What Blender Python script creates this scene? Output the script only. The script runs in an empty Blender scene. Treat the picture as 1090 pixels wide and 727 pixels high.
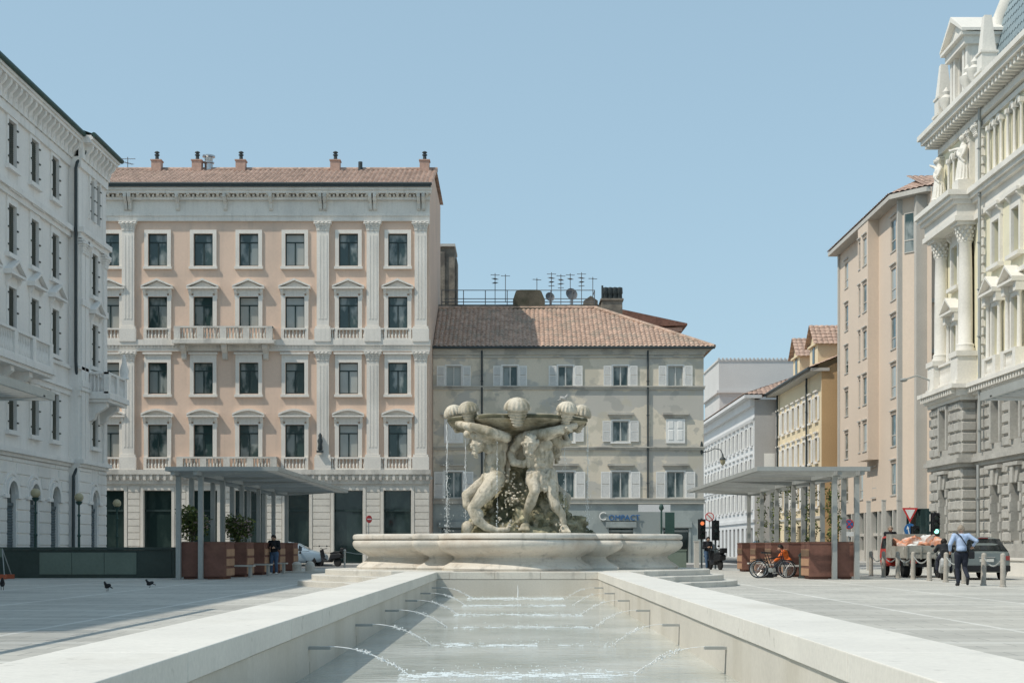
import bpy, bmesh, math, random
from mathutils import Vector, Matrix, noise
R = math.radians; PI = math.pi
sc = bpy.context.scene
C = sc.collection
rnd = random.Random(7)

# ---------------------------------------------------------------- mesh builder
class MB:
    def __init__(s):
        s.v = []; s.f = []; s.m = []; s.sm = []; s.T = None
    def add(s, vs, fs, mi=0, smooth=False):
        b = len(s.v)
        if s.T is not None:
            vs = [tuple(s.T @ Vector(p)) for p in vs]
        s.v.extend(vs)
        for f in fs:
            s.f.append([i + b for i in f]); s.m.append(mi); s.sm.append(smooth)
    def box(s, x0, x1, y0, y1, z0, z1, mi=0):
        s.add([(x0,y0,z0),(x1,y0,z0),(x1,y1,z0),(x0,y1,z0),(x0,y0,z1),(x1,y0,z1),(x1,y1,z1),(x0,y1,z1)],
              [(0,3,2,1),(4,5,6,7),(0,1,5,4),(1,2,6,5),(2,3,7,6),(3,0,4,7)], mi)
        return s
    def cbox(s, c, d, mi=0):
        return s.box(c[0]-d[0]/2,c[0]+d[0]/2,c[1]-d[1]/2,c[1]+d[1]/2,c[2]-d[2]/2,c[2]+d[2]/2,mi)
    def frust(s, x0, x1, yb, yf, z0, z1, c, mi=0):     # block on a wall: back at yb, front (smaller by c) at yf
        s.add([(x0,yb,z0),(x1,yb,z0),(x1,yb,z1),(x0,yb,z1),(x0+c,yf,z0+c),(x1-c,yf,z0+c),(x1-c,yf,z1-c),(x0+c,yf,z1-c)],
              [(4,5,6,7),(0,1,5,4),(1,2,6,5),(2,3,7,6),(3,0,4,7)], mi)
    def prism(s, poly, a0, a1, axis='y', mi=0, smooth=False):   # polygon extruded along axis
        n = len(poly)
        if axis == 'y': g = lambda p, a: (p[0], a, p[1])
        elif axis == 'z': g = lambda p, a: (p[0], p[1], a)
        else: g = lambda p, a: (a, p[0], p[1])
        vs = [g(p, a0) for p in poly] + [g(p, a1) for p in poly]
        s.add(vs, [tuple(range(n)), tuple(range(2*n-1, n-1, -1))], mi)
        b = len(s.v) - 2*n
        for i in range(n):
            j = (i+1) % n
            s.f.append([b+i, b+j, b+n+j, b+n+i]); s.m.append(mi); s.sm.append(smooth)
        return s
    def tube(s, pts, r, n=8, mi=0, caps=True, smooth=True, flat=None):
        pts = [Vector(p) for p in pts]; k = len(pts)
        rs = r if isinstance(r, (list, tuple)) else [r]*k
        vs = []; up = None
        for i, p in enumerate(pts):
            t = (pts[min(i+1,k-1)] - pts[max(i-1,0)])
            t = t.normalized() if t.length > 1e-9 else Vector((0,0,1))
            if up is None:
                up = Vector((0,0,1)) if abs(t.z) < .9 else Vector((0,1,0))
            a = t.cross(up)
            if a.length < 1e-4: a = t.cross(Vector((1,0,.3)))
            a.normalize(); b_ = a.cross(t).normalized(); up = b_
            f1, f2 = (1,1) if flat is None else flat
            for q in range(n):
                w = 2*PI*q/n
                vs.append(tuple(p + a*math.cos(w)*rs[i]*f1 + b_*math.sin(w)*rs[i]*f2))
        fs = [(i*n+q, i*n+(q+1)%n, (i+1)*n+(q+1)%n, (i+1)*n+q) for i in range(k-1) for q in range(n)]
        s.add(vs, fs, mi, smooth)
        if caps:
            b = len(s.v) - len(vs)
            s.f.append([b+q for q in range(n-1,-1,-1)]); s.m.append(mi); s.sm.append(False)
            s.f.append([b+(k-1)*n+q for q in range(n)]); s.m.append(mi); s.sm.append(False)
        return s
    def lathe(s, prof, c=(0,0,0), n=16, mi=0, smooth=True, wob=None):
        vs = []; k = len(prof)
        for r_, z in prof:
            for q in range(n):
                w = 2*PI*q/n
                rr = r_ * (wob(w, z) if wob else 1)
                vs.append((c[0]+rr*math.cos(w), c[1]+rr*math.sin(w), c[2]+z))
        fs = [(i*n+q, i*n+(q+1)%n, (i+1)*n+(q+1)%n, (i+1)*n+q) for i in range(k-1) for q in range(n)]
        s.add(vs, fs, mi, smooth)
        b = len(s.v) - len(vs)
        if prof[0][0] > 1e-5: s.f.append([b+q for q in range(n-1,-1,-1)]); s.m.append(mi); s.sm.append(False)
        if prof[-1][0] > 1e-5: s.f.append([b+(k-1)*n+q for q in range(n)]); s.m.append(mi); s.sm.append(False)
        return s
    def ell(s, c, r, n=10, mi=0, rot=None):
        if not isinstance(r, (list,tuple)): r = (r,r,r)
        m = max(4, n//2+1); vs = []
        for i in range(m+1):
            ph = PI*i/m
            for q in range(n):
                w = 2*PI*q/n
                p = Vector((r[0]*math.sin(ph)*math.cos(w), r[1]*math.sin(ph)*math.sin(w), -r[2]*math.cos(ph)))
                if rot is not None: p = rot @ p
                vs.append((c[0]+p.x, c[1]+p.y, c[2]+p.z))
        fs = [(i*n+q, i*n+(q+1)%n, (i+1)*n+(q+1)%n, (i+1)*n+q) for i in range(m) for q in range(n)]
        s.add(vs, fs, mi, True); return s
    def build(s, name, mats, parent=None, weld=False, loc=None, bevel=0, label=None):
        me = bpy.data.meshes.new(name)
        me.from_pydata(s.v, [], s.f)
        if not isinstance(mats, (list,tuple)): mats = [mats]
        for m in mats: me.materials.append(m)
        me.polygons.foreach_set('material_index', s.m)
        me.polygons.foreach_set('use_smooth', s.sm)
        bm = bmesh.new(); bm.from_mesh(me)
        bmesh.ops.remove_doubles(bm, verts=bm.verts, dist=1e-5)
        bmesh.ops.recalc_face_normals(bm, faces=bm.faces)
        bm.to_mesh(me); bm.free()
        if any(s.sm): me.set_sharp_from_angle(angle=R(52))
        me.update()
        o = bpy.data.objects.new(name, me); C.objects.link(o)
        if loc is not None: o.location = loc
        if parent is not None: o.parent = parent
        if label: o['label'] = label
        if bevel:
            b = o.modifiers.new('bevel','BEVEL'); b.width = bevel; b.segments = 2; b.limit_method = 'ANGLE'
        return o

def thing(name, label, cat, loc=(0,0,0), rz=0, group=None):
    o = bpy.data.objects.new(name, None); C.objects.link(o)
    o.location = loc; o.rotation_euler = (0,0,rz); o.empty_display_size = .3
    tag(o, label, cat, group); return o
def tag(o, label, cat, group=None):
    o['label'] = label; o['category'] = cat
    if group: o['group'] = group
    return o
def struct(o, kind='structure', label=None):
    o['kind'] = kind
    if label: o['label'] = label
    return o
KIDS = {}
def children_of(o): return [c for c in bpy.data.objects if c.parent == o]
def copy_tree(o, loc=None, rz=None, label=None, parent=None):
    def rec(a, par):
        c = a.copy(); C.objects.link(c)
        c.parent = par
        for ch in kids.get(a.name, []): rec(ch, c)
        return c
    kids = {}
    for b in bpy.data.objects:
        if b.parent: kids.setdefault(b.parent.name, []).append(b)
    c = rec(o, parent)
    if loc is not None: c.location = loc
    if rz is not None: c.rotation_euler = (0,0,rz)
    if label: c['label'] = label
    return c
class Proto:   # copies of a part with its sub-parts, quick
    def __init__(s, o, subs): s.o = o; s.subs = subs; s.used = False
    def put(s, parent, loc, rz=0, scale=None):
        if not s.used:
            s.used = True; c = s.o; c.parent = parent
        else:
            c = s.o.copy(); C.objects.link(c); c.parent = parent
            for q in s.subs:
                d = q.copy(); C.objects.link(d); d.parent = c
        c.location = loc; c.rotation_euler = (0,0,rz)
        if scale: c.scale = scale
        return c
ORD = ['nearest','second nearest','third nearest','fourth nearest','fifth nearest','sixth nearest','seventh nearest','eighth nearest','ninth nearest','tenth nearest','eleventh nearest','twelfth nearest']

# ---------------------------------------------------------------- materials
def mat(name, col, rough=.75, var=.12, scale=.8, fine=12, finev=.06, bump=0., bscale=30, spec=.3, metal=0.,
        stain=None, objrand=0., emit=None, joints=None, grime=None):
    m = bpy.data.materials.new(name); m.use_nodes = True
    nt = m.node_tree; N = nt.nodes; L = nt.links
    bs = N['Principled BSDF']
    bs.inputs['Roughness'].default_value = rough
    bs.inputs['Metallic'].default_value = metal
    bs.inputs['Specular IOR Level'].default_value = spec
    tc = N.new('ShaderNodeTexCoord')
    def noise_n(sc_, det=4, vec=None):
        n = N.new('ShaderNodeTexNoise'); n.inputs['Scale'].default_value = sc_; n.inputs['Detail'].default_value = det
        L.new(vec if vec else tc.outputs['Object'], n.inputs['Vector']); return n.outputs['Fac']
    def rng(f, a, b, c, d):
        r = N.new('ShaderNodeMapRange'); r.inputs[1].default_value = a; r.inputs[2].default_value = b
        r.inputs[3].default_value = c; r.inputs[4].default_value = d; L.new(f, r.inputs[0]); return r.outputs[0]
    def mul(a, b):
        x = N.new('ShaderNodeMath'); x.operation = 'MULTIPLY'; L.new(a, x.inputs[0]); L.new(b, x.inputs[1]); return x.outputs[0]
    f = mul(rng(noise_n(scale, 5), .3, .7, 1-var, 1+var), rng(noise_n(fine, 3), .3, .7, 1-finev, 1+finev))
    if objrand:
        oi = N.new('ShaderNodeObjectInfo'); f = mul(f, rng(oi.outputs['Random'], 0, 1, 1-objrand, 1+objrand))
    vm = N.new('ShaderNodeVectorMath'); vm.operation = 'SCALE'; vm.inputs[0].default_value = col[:3]
    L.new(f, vm.inputs['Scale']); out = vm.outputs[0]
    def mixc(fac, a, colb):
        x = N.new('ShaderNodeMix'); x.data_type = 'RGBA'; L.new(fac, x.inputs[0]); L.new(a, x.inputs[6])
        x.inputs[7].default_value = (*colb[:3], 1); return x.outputs[2]
    for st in (stain or []):       # (colour, scale, lo, hi, amount, (sx,sy,sz))
        mp = N.new('ShaderNodeMapping'); mp.inputs['Scale'].default_value = st[5] if len(st) > 5 else (1,1,1)
        mp.inputs['Location'].default_value = (st[1]*3.1, 1.7, .3)
        L.new(tc.outputs['Object'], mp.inputs['Vector'])
        fac = rng(noise_n(st[1], 6, mp.outputs[0]), st[2], st[3], 0, st[4])
        out = mixc(fac, out, st[0])
    L.new(out, bs.inputs['Base Color'])
    hb = None
    if bump:
        bp = N.new('ShaderNodeBump'); bp.inputs['Strength'].default_value = bump; bp.inputs['Distance'].default_value = .02
        L.new(noise_n(bscale, 6), bp.inputs['Height']); L.new(bp.outputs[0], bs.inputs['Normal'])
    if emit:
        bs.inputs['Emission Color'].default_value = (*emit[0], 1); bs.inputs['Emission Strength'].default_value = emit[1]
    return m

def h(s):   # hex sRGB -> linear
    c = [int(s[i:i+2],16)/255 for i in (0,2,4)]
    return tuple(x/12.92 if x <= .04045 else ((x+.055)/1.055)**2.4 for x in c)

M = {}
M['coping'] = mat('white_stone', (.71,.68,.62), .6, .06, .6, 25, .05, .12, 60, stain=[((.42,.40,.35),6,.66,.72,.5),((.50,.46,.38),.9,.60,.78,.45,(1,.4,1)),((.45,.44,.4),1.3,.58,.75,.35)])
M['basin'] = mat('basin_stone', (.64,.60,.53), .6, .09, .8, 20, .06, .12, 40,
     stain=[((.36,.27,.19),1.2,.50,.72,.45,(1,1,2.5)), ((.30,.29,.26),2.2,.57,.7,.5,(2,2,.5))])
M['steps'] = mat('step_stone', (.58,.555,.50), .7, .1, .9, 18, .06, .12, 40, stain=[((.3,.28,.24),2.5,.6,.75,.5)])
M['poolwall'] = mat('pool_wall_stone', (.60,.565,.50), .6, .06, .5, 22, .05, .08, 40, stain=[((.40,.36,.28),.8,.5,.72,.5,(1,1,.2))])
M['sculpt'] = mat('weathered_stone', (.56,.505,.41), .75, .18, 1.5, 14, .15, .7, 16,
     stain=[((.15,.135,.08),1.6,.50,.66,.75,(1,1,.35)), ((.60,.55,.47),1.3,.56,.7,.5), ((.17,.14,.08),5,.56,.68,.55,(1,1,.5))])
M['rock'] = mat('mossy_rock', (.33,.30,.20), .85, .3, 1.5, 9, .25, .9, 8,
     stain=[((.045,.05,.025),1.8,.47,.62,.85), ((.42,.38,.29),3.1,.56,.68,.65)])
M['pinkw'] = mat('pink_plaster', (.72,.535,.42), .85, .06, .25, 6, .03, .05, 30, stain=[((.50,.39,.32),1.0,.53,.7,.35,(2.4,2.4,.1)),((.47,.38,.31),.35,.5,.75,.35)])
M['trim'] = mat('pale_trim', (.77,.72,.655), .75, .06, .5, 10, .05, .08, 25, stain=[((.50,.47,.42),1.4,.54,.7,.4,(2.6,2.6,.15)),((.42,.40,.37),.6,.54,.75,.45,(1,1,.35))])
M['trimdirty'] = mat('soot_trim', (.66,.62,.56), .8, .1, .9, 10, .08, .15, 25, stain=[((.27,.26,.24),1.2,.5,.7,.6,(1,1,.4))])
M['pinkstone'] = mat('ground_floor_stone', (.66,.615,.55), .8, .08, .5, 10, .06, .1, 25, stain=[((.36,.33,.30),.8,.54,.75,.5,(1,1,.5))])
M['whitew'] = mat('white_plaster', (.83,.79,.745), .8, .05, .3, 8, .03, .05, 25, stain=[((.50,.48,.45),.9,.54,.72,.3,(2.6,2.6,.12)),((.50,.48,.45),.4,.52,.75,.35,(1,1,.4))])
M['whitetrim'] = mat('white_trim', (.81,.775,.735), .75, .05, .5, 10, .04, .06, 25, stain=[((.52,.50,.46),1.1,.54,.72,.35,(2.,2.,.2))])
M['midw'] = mat('blotchy_plaster', (.69,.62,.51), .85, .06, .3, 8, .04, .05, 25,
     stain=[((.46,.45,.42),.30,.49,.515,.75,(1,1,1.6)), ((.52,.48,.39),.9,.55,.6,.7,(1,1,.8)), ((.34,.335,.31),.75,.585,.62,.5,(1,1,1.2))])
M['midg'] = mat('grey_render', (.35,.385,.375), .85, .06, .4, 8, .04, .05, 25, stain=[((.22,.25,.25),.5,.5,.56,.5)])
M['greytrim'] = mat('grey_trim', (.50,.475,.42), .8, .1, .7, 10, .05, .06, 25, stain=[((.28,.27,.25),.9,.52,.6,.6)])
M['tile'] = mat('roof_tile', (.43,.305,.245), .85, .22, 1.2, 6, .25, .2, 20, stain=[((.22,.17,.13),1.4,.55,.7,.5), ((.60,.44,.35),2.7,.55,.66,.7)])
M['tilepale'] = mat('old_roof_tile', (.44,.31,.24), .85, .2, 1.5, 6, .28, .2, 20, stain=[((.30,.26,.21),1.1,.5,.62,.6), ((.58,.42,.33),2.9,.55,.66,.7)])
M['tilered'] = mat('red_brown_roof', (.19,.10,.075), .8, .2, 2, 6, .2)
M['gutter'] = mat('dark_gutter', (.05,.062,.065), .5, .1)
M['greenroof'] = mat('green_gutter', (.035,.075,.065), .5, .1)
M['frame'] = mat('dark_green_frame', (.03,.05,.048), .5, .1)
M['framew'] = mat('white_frame', (.55,.55,.52), .5, .05)
M['shutw'] = mat('white_shutter', (.80,.79,.76), .6, .05, objrand=.06)
M['shutg'] = mat('olive_shutter', (.065,.07,.055), .6, .12, objrand=.25)
M['shutroll'] = mat('steel_roller', (.10,.13,.14), .5, .1)
M['yelw'] = mat('cream_plaster', (.77,.72,.54), .8, .05, .4, 8, .03, stain=[((.60,.56,.44),.5,.52,.75,.3)])
M['rightstone'] = mat('bright_trim', (.74,.71,.65), .7, .07, .6, 10, .05, .08, 25, stain=[((.50,.48,.43),1,.55,.75,.4,(1,1,.4))])
M['rustic'] = mat('grey_rustic_stone', (.42,.405,.37), .8, .13, 1.1, 10, .1, .3, 16, stain=[((.30,.29,.27),1.2,.55,.7,.4)])
M['slate'] = mat('blue_slate', (.25,.315,.34), .5, .06, 2, 8, .1)
M['brownw'] = mat('tan_render', (.66,.55,.45), .85, .04, .2, 6, .03)
M['concrete'] = mat('pale_concrete', (.50,.48,.44), .8, .06)
M['ywall'] = mat('yellow_ochre_plaster', (.72,.60,.41), .85, .05, .3)
M['ywallshade'] = mat('shaded_ochre_plaster', (.58,.39,.21), .85, .06, .3, stain=[((.42,.24,.1),.5,.5,.7,.4)])  # ochre deepened to orange, the end wall's shade put into its colour
M['gwall'] = mat('grey_white_plaster', (.62,.62,.62), .85, .05, .3)
M['gwall2'] = mat('mauve_grey_plaster', (.43,.425,.42), .85, .05, .3)
M['gtower'] = mat('lilac_grey_plaster', (.55,.535,.52), .85, .05, .3)
M['steel'] = mat('galvanised_steel', (.36,.37,.355), .5, .08, 1, 10, .05, metal=.15)
M['slat'] = mat('grey_slats', (.30,.305,.29), .6, .1)
M['corten'] = mat('corten_steel', (.185,.09,.068), .8, .15, 1.5, 10, .1, stain=[((.27,.14,.10),1.8,.5,.7,.5)])
M['wood'] = mat('planter_wood', (.40,.24,.15), .7, .15, 2)
M['greenpanel'] = mat('dark_green_panel', (.052,.072,.062), .45, .12, .8, 8, .08)
M['greenpanel2'] = mat('grey_green_panel', (.16,.20,.165), .6, .1)
M['leaf'] = mat('leaves', (.075,.105,.035), .7, .35, 3, 12, .3)
M['leaf2'] = mat('light_leaves', (.17,.20,.055), .7, .35, 3, 12, .3)
M['blossom'] = mat('blossom', (.45,.32,.33), .7, .2)
M['bark'] = mat('bark', (.14,.11,.08), .9, .2, 4)
M['black'] = mat('black', (.015,.016,.018), .5, .1)
M['rubber'] = mat('rubber', (.02,.02,.02), .8, .1)
M['chrome'] = mat('metal', (.5,.5,.5), .3, .05, metal=.9)
M['asphalt'] = mat('asphalt', (.15,.155,.155), .9, .15, .3, 20, .1, .1, 60)
M['sidewalk'] = mat('sidewalk_stone', (.42,.41,.39), .85, .08, .4)
M['globe'] = mat('globe_glass', (.45,.40,.26), .3, .08)
M['red'] = mat('red_paint', (.50,.05,.04), .4, .08)
M['skin'] = mat('skin', (.45,.28,.2), .6, .05)
M['bluesh'] = mat('blue_shirt', (.38,.48,.66), .8, .06, 3)
M['navy'] = mat('navy_trousers', (.022,.026,.04), .8, .1)
M['jeans'] = mat('jeans', (.07,.12,.20), .85, .15, 5)
M['darkjacket'] = mat('dark_jacket', (.02,.022,.026), .85, .1)
M['orange'] = mat('orange_vest', (.80,.17,.035), .6, .08)
M['whiteshoe'] = mat('white_leather', (.6,.6,.58), .6, .05)
M['hairdark'] = mat('dark_hair', (.018,.014,.012), .6, .2)
M['hairgrey'] = mat('grey_hair', (.33,.27,.21), .7, .2)
M['water_fall'] = mat('falling_water', (.80,.82,.82), .2, .05)
M['signblue'] = mat('sign_blue', (.03,.14,.36), .4, .03)
M['signred'] = mat('sign_red', (.55,.05,.05), .4, .03)
M['signwhite'] = mat('sign_white', (.75,.75,.73), .4, .03)
M['antenna'] = mat('aerial_metal', (.16,.16,.165), .5, .05, metal=.3)
M['bollard'] = mat('worn_bollard_stone', (.38,.35,.305), .8, .12, 3, 20, .1, .2, 30)
M['brick'] = mat('brick', (.46,.31,.25), .85, .15, 3, 20, .12)
M['dirtywall'] = mat('dirty_plaster', (.24,.215,.18), .9, .2, 1.5, 10, .15, stain=[((.07,.065,.06),1.2,.45,.65,.7)])
M['hut'] = mat('dark_weathered_plaster', (.12,.11,.085), .9, .2, 1.5, 10, .15, stain=[((.04,.045,.03),1.2,.45,.65,.7)])
M['bowlstone'] = mat('stained_bowl_stone', (.38,.34,.25), .75, .2, 1.5, 14, .15, .7, 16, stain=[((.11,.10,.06),1.8,.46,.60,.8,(1,1,1.6)), ((.36,.25,.12),2.4,.55,.7,.5)])
M['bowlband'] = mat('dark_band', (.10,.095,.06), .8, .25, 3, stain=[((.4,.37,.3),3,.56,.64,.7)])  # darker band round the upper rim of the bowl
M['jointdark'] = mat('dark_joint', (.10,.085,.06), .7, .2)

def glass_mat(name, dark, light, p, rough=.06, spec=.6):
    m = bpy.data.materials.new(name); m.use_nodes = True; nt = m.node_tree; N = nt.nodes; L = nt.links
    bs = N['Principled BSDF']; bs.inputs['Roughness'].default_value = rough; bs.inputs['Specular IOR Level'].default_value = spec
    oi = N.new('ShaderNodeObjectInfo'); tc = N.new('ShaderNodeTexCoord')
    ad = N.new('ShaderNodeVectorMath'); ad.operation = 'MULTIPLY_ADD'
    sc_ = N.new('ShaderNodeVectorMath'); sc_.operation = 'SCALE'; sc_.inputs[0].default_value = (41,17,23)
    L.new(oi.outputs['Random'], sc_.inputs['Scale'])
    ad.inputs[1].default_value = (1.0,1.0,.5); L.new(tc.outputs['Object'], ad.inputs[0]); L.new(sc_.outputs[0], ad.inputs[2])
    n = N.new('ShaderNodeTexNoise'); n.inputs['Scale'].default_value = 1.3; n.inputs['Detail'].default_value = 3
    L.new(ad.outputs[0], n.inputs['Vector'])
    r = N.new('ShaderNodeValToRGB'); r.color_ramp.elements[0].position = p; r.color_ramp.elements[1].position = p+.12
    r.color_ramp.elements[0].color = (*dark,1); r.color_ramp.elements[1].color = (*light,1)
    L.new(n.outputs['Fac'], r.inputs[0])
    mx = N.new('ShaderNodeMix'); mx.data_type = 'RGBA'; gt = N.new('ShaderNodeMath'); gt.operation = 'GREATER_THAN'; gt.inputs[1].default_value = .62 if light[0] > .2 else 2
    L.new(oi.outputs['Random'], gt.inputs[0]); mu = N.new('ShaderNodeMath'); mu.operation = 'MULTIPLY'; mu.inputs[1].default_value = .85; L.new(gt.outputs[0], mu.inputs[0]); L.new(mu.outputs[0], mx.inputs[0])
    L.new(r.outputs[0], mx.inputs[6]); mx.inputs[7].default_value = (.42,.43,.40,1); L.new(mx.outputs[2], bs.inputs['Base Color'])
    n2 = N.new('ShaderNodeTexNoise'); n2.inputs['Scale'].default_value = .9; L.new(ad.outputs[0], n2.inputs['Vector'])
    b = N.new('ShaderNodeBump'); b.inputs['Strength'].default_value = .12; b.inputs['Distance'].default_value = .08
    L.new(n2.outputs['Fac'], b.inputs['Height']); L.new(b.outputs[0], bs.inputs['Normal'])
    return m
M['glass'] = glass_mat('window_glass', (.03,.055,.053), (.08,.11,.105), .50)
M['glassc'] = glass_mat('curtained_glass', (.04,.07,.068), (.26,.29,.28), .46)
M['glassd'] = glass_mat('dark_glass', (.02,.036,.034), (.035,.055,.05), .5)
M['carglass'] = glass_mat('car_glass', (.01,.014,.016), (.03,.035,.04), .5, .04)

# sky, sun, camera --------------------------------------------------------
SX, SY = .68, .32                       # shadow run per metre of height
sv = Vector((-SX, -SY, 1)).normalized() # towards the sun
elev = math.asin(sv.z); az = math.atan2(sv.x, sv.y)
w = bpy.data.worlds.new('World'); sc.world = w; w.use_nodes = True
N = w.node_tree.nodes; L = w.node_tree.links
sky = N.new('ShaderNodeTexSky'); sky.sky_type = 'NISHITA'; sky.sun_disc = False
sky.sun_elevation = elev; sky.sun_rotation = az % (2*PI); sky.altitude = 0; sky.air_density = 1.0; sky.dust_density = .9; sky.ozone_density = 1.3
hs = N.new('ShaderNodeHueSaturation'); hs.inputs['Saturation'].default_value = .80; hs.inputs['Value'].default_value = 1.0; hs.inputs['Hue'].default_value = .487
L.new(sky.outputs[0], hs.inputs['Color']); gm = N.new('ShaderNodeGamma'); gm.inputs['Gamma'].default_value = .36; L.new(hs.outputs[0], gm.inputs['Color'])
tn = N.new('ShaderNodeVectorMath'); tn.operation = 'MULTIPLY'; tn.inputs[1].default_value = (1.30,1.70,1.95); L.new(gm.outputs[0], tn.inputs[0])
L.new(tn.outputs[0], N['Background'].inputs['Color'])
N['Background'].inputs['Strength'].default_value = .15
sd = bpy.data.lights.new('sun', 'SUN'); sd.energy = 2.45; sd.angle = R(.53); sd.color = (1,.93,.82)
so = bpy.data.objects.new('sun', sd); C.objects.link(so); so.rotation_euler = sv.to_track_quat('Z','Y').to_euler(); so.location = (-40,-20,60)
H = 1.2
cd = bpy.data.cameras.new('camera'); cd.sensor_width = 36; cd.lens = 1550/1090*36
cd.shift_x = -6/1090; cd.shift_y = (581-363.5)/1090; cd.clip_end = 6000; cd.clip_start = .1
co = bpy.data.objects.new('camera', cd); C.objects.link(co); co.location = (0,0,H); co.rotation_euler = (R(90),0,0); sc.camera = co
sc.view_settings.view_transform = 'Standard'; sc.view_settings.look = 'None'; sc.view_settings.gamma = 1; sc.view_settings.exposure = .50
# ---------------------------------------------------------------- building helpers
def wall_open(mb, x0, x1, z0, z1, ops, y=0., rev=.25, mi=0):
    xs = sorted(set([x0,x1] + [min(max(o[i],x0),x1) for o in ops for i in (0,1)]))
    zs = sorted(set([z0,z1] + [min(max(o[i],z0),z1) for o in ops for i in (2,3)]))
    for i in range(len(xs)-1):
        for j in range(len(zs)-1):
            cx = (xs[i]+xs[i+1])/2; cz = (zs[j]+zs[j+1])/2
            if any(o[0] < cx < o[1] and o[2] < cz < o[3] for o in ops): continue
            mb.add([(xs[i],y,zs[j]),(xs[i+1],y,zs[j]),(xs[i+1],y,zs[j+1]),(xs[i],y,zs[j+1])], [(0,1,2,3)], mi)
    for a,b,c,d in ops:
        y2 = y+rev
        for q in ([(a,c),(a,d)],[(b,c),(b,d)],[(a,c),(b,c)],[(a,d),(b,d)]):
            (p,r_) = q
            mb.add([(p[0],y,p[1]),(r_[0],y,r_[1]),(r_[0],y2,r_[1]),(p[0],y2,p[1])], [(0,1,2,3)], mi)
def arch_fill(mb, xa, xb, zs, y0, y1, mi=0, n=12):
    r_ = (xb-xa)/2; cx = (xa+xb)/2; zt = zs+r_+.002
    for sgn in (-1,1):
        poly = [(cx+sgn*r_, zt)] + [(cx+sgn*r_*math.cos(PI/2*i/n), zs+r_*math.sin(PI/2*i/n)) for i in range(n+1)]
        # triangulated fan strips keep the prism convex-safe
        for i in range(1, len(poly)-1):
            mb.prism([poly[0], poly[i], poly[i+1]], y0, y1, 'y', mi)
def arch_band(mb, cx, zs, r0, r1, y0, y1, mi=0, n=18, a0=0, a1=PI):
    for i in range(n):
        p, q = a0+(a1-a0)*i/n, a0+(a1-a0)*(i+1)/n
        mb.prism([(cx+r0*math.cos(p),zs+r0*math.sin(p)),(cx+r1*math.cos(p),zs+r1*math.sin(p)),
                  (cx+r1*math.cos(q),zs+r1*math.sin(q)),(cx+r0*math.cos(q),zs+r0*math.sin(q))], y0, y1, 'y', mi)
def balustrade(mb, x0, x1, z0, z1, yc, mi=0, sp=.19, ped=None, axis='x', d=.22):
    hgt = z1-z0
    T0 = mb.T
    if axis == 'y':   # runs along y at x = yc
        mb.T = (T0 if T0 is not None else Matrix()) @ Matrix(((0,1,0,0),(1,0,0,0),(0,0,1,0),(0,0,0,1)))
    mb.box(x0,x1,yc-d/2,yc+d/2,z0,z0+.1,mi); mb.box(x0,x1,yc-d/2-.02,yc+d/2+.02,z1-.11,z1,mi)
    n = max(1, int((x1-x0)/sp)); ps = ped or []
    for i in range(n):
        x = x0 + (i+.5)*(x1-x0)/n
        if any(abs(x-p) < .25 for p in ps): continue
        hh = hgt-.21
        mb.lathe([(.05,0),(.045,.06*hh),(.075,.25*hh),(.06,.42*hh),(.032,.66*hh),(.05,.92*hh),(.055,hh)], (x,yc,z0+.1), 7, mi)
    for p in ps: mb.box(p-.2,p+.2,yc-d/2-.015,yc+d/2+.015,z0+.005,z1-.005,mi)
    mb.T = T0
def pediment(mb, cx, z, w_, hgt, d, mi=0, y=0):
    a = w_/2
    mb.prism([(cx-a+.12,z+.1),(cx+a-.12,z+.1),(cx,z+hgt-.06)], y-d*.45, y, 'y', mi)
    mb.box(cx-a,cx+a,y-d,y,z,z+.11,mi)
    for sg in (-1,1):
        mb.prism([(cx+sg*a,z+.112),(cx+sg*a,z+.2),(cx,z+hgt+.09),(cx,z+hgt-.04)], y-d-.01, y, 'y', mi)
def seg_pediment(mb, cx, z, w_, hgt, d, mi=0, y=0, n=10):
    a = w_/2; mb.box(cx-a,cx+a,y-d,y,z,z+.1,mi)
    pts = [(cx-a+2*a*i/n, z+.1+(hgt-.12)*math.sin(PI*(.12+.76*i/n)) - (hgt-.12)*math.sin(PI*.12)) for i in range(n+1)]
    for i in range(n):
        (xa,za),(xb,zb) = pts[i],pts[i+1]
        mb.prism([(xa,z+.101),(xb,z+.101),(xb,zb),(xa,za)], y-d*.4, y, 'y', mi)
        mb.prism([(xa,za),(xb,zb),(xb,zb+.12),(xa,za+.12)], y-d-.01, y, 'y', mi)
def scroll_bracket(mb, x, ztop, hgt, d, w_, y=0, mi=0):
    pts = [(y, ztop), (y-d, ztop), (y-d*1.02, ztop-hgt*.22), (y-d*.75, ztop-hgt*.42), (y-d*.4, ztop-hgt*.6), (y-d*.3, ztop-hgt*.9), (y-d*.12, ztop-hgt), (y, ztop-hgt)]
    mb.prism(pts, x-w_/2, x+w_/2, 'x', mi)
def capital(mb, x, z, w_, hgt, d, y=0, mi=0):
    for i in range(5):
        t = i/4; e = .02 + .13*t*t
        mb.box(x-w_/2-e, x+w_/2+e, y-d-e, y, z+hgt*.84*i/5, z+hgt*.84*(i+1)/5-.01, mi)
        for k in range(3):
            mb.ell((x-w_/2+w_*(k+.5)/3, y-d-e, z+hgt*.84*(i+.6)/5), (w_*.15,.05,hgt*.09), 6, mi)
    for sg in (-1,1): mb.ell((x+sg*(w_/2+.1), y-d-.08, z+hgt*.76), (.09,.09,.09), 8, mi)
    mb.box(x-w_/2-.17, x+w_/2+.17, y-d-.16, y, z+hgt*.86, z+hgt, mi)
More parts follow.
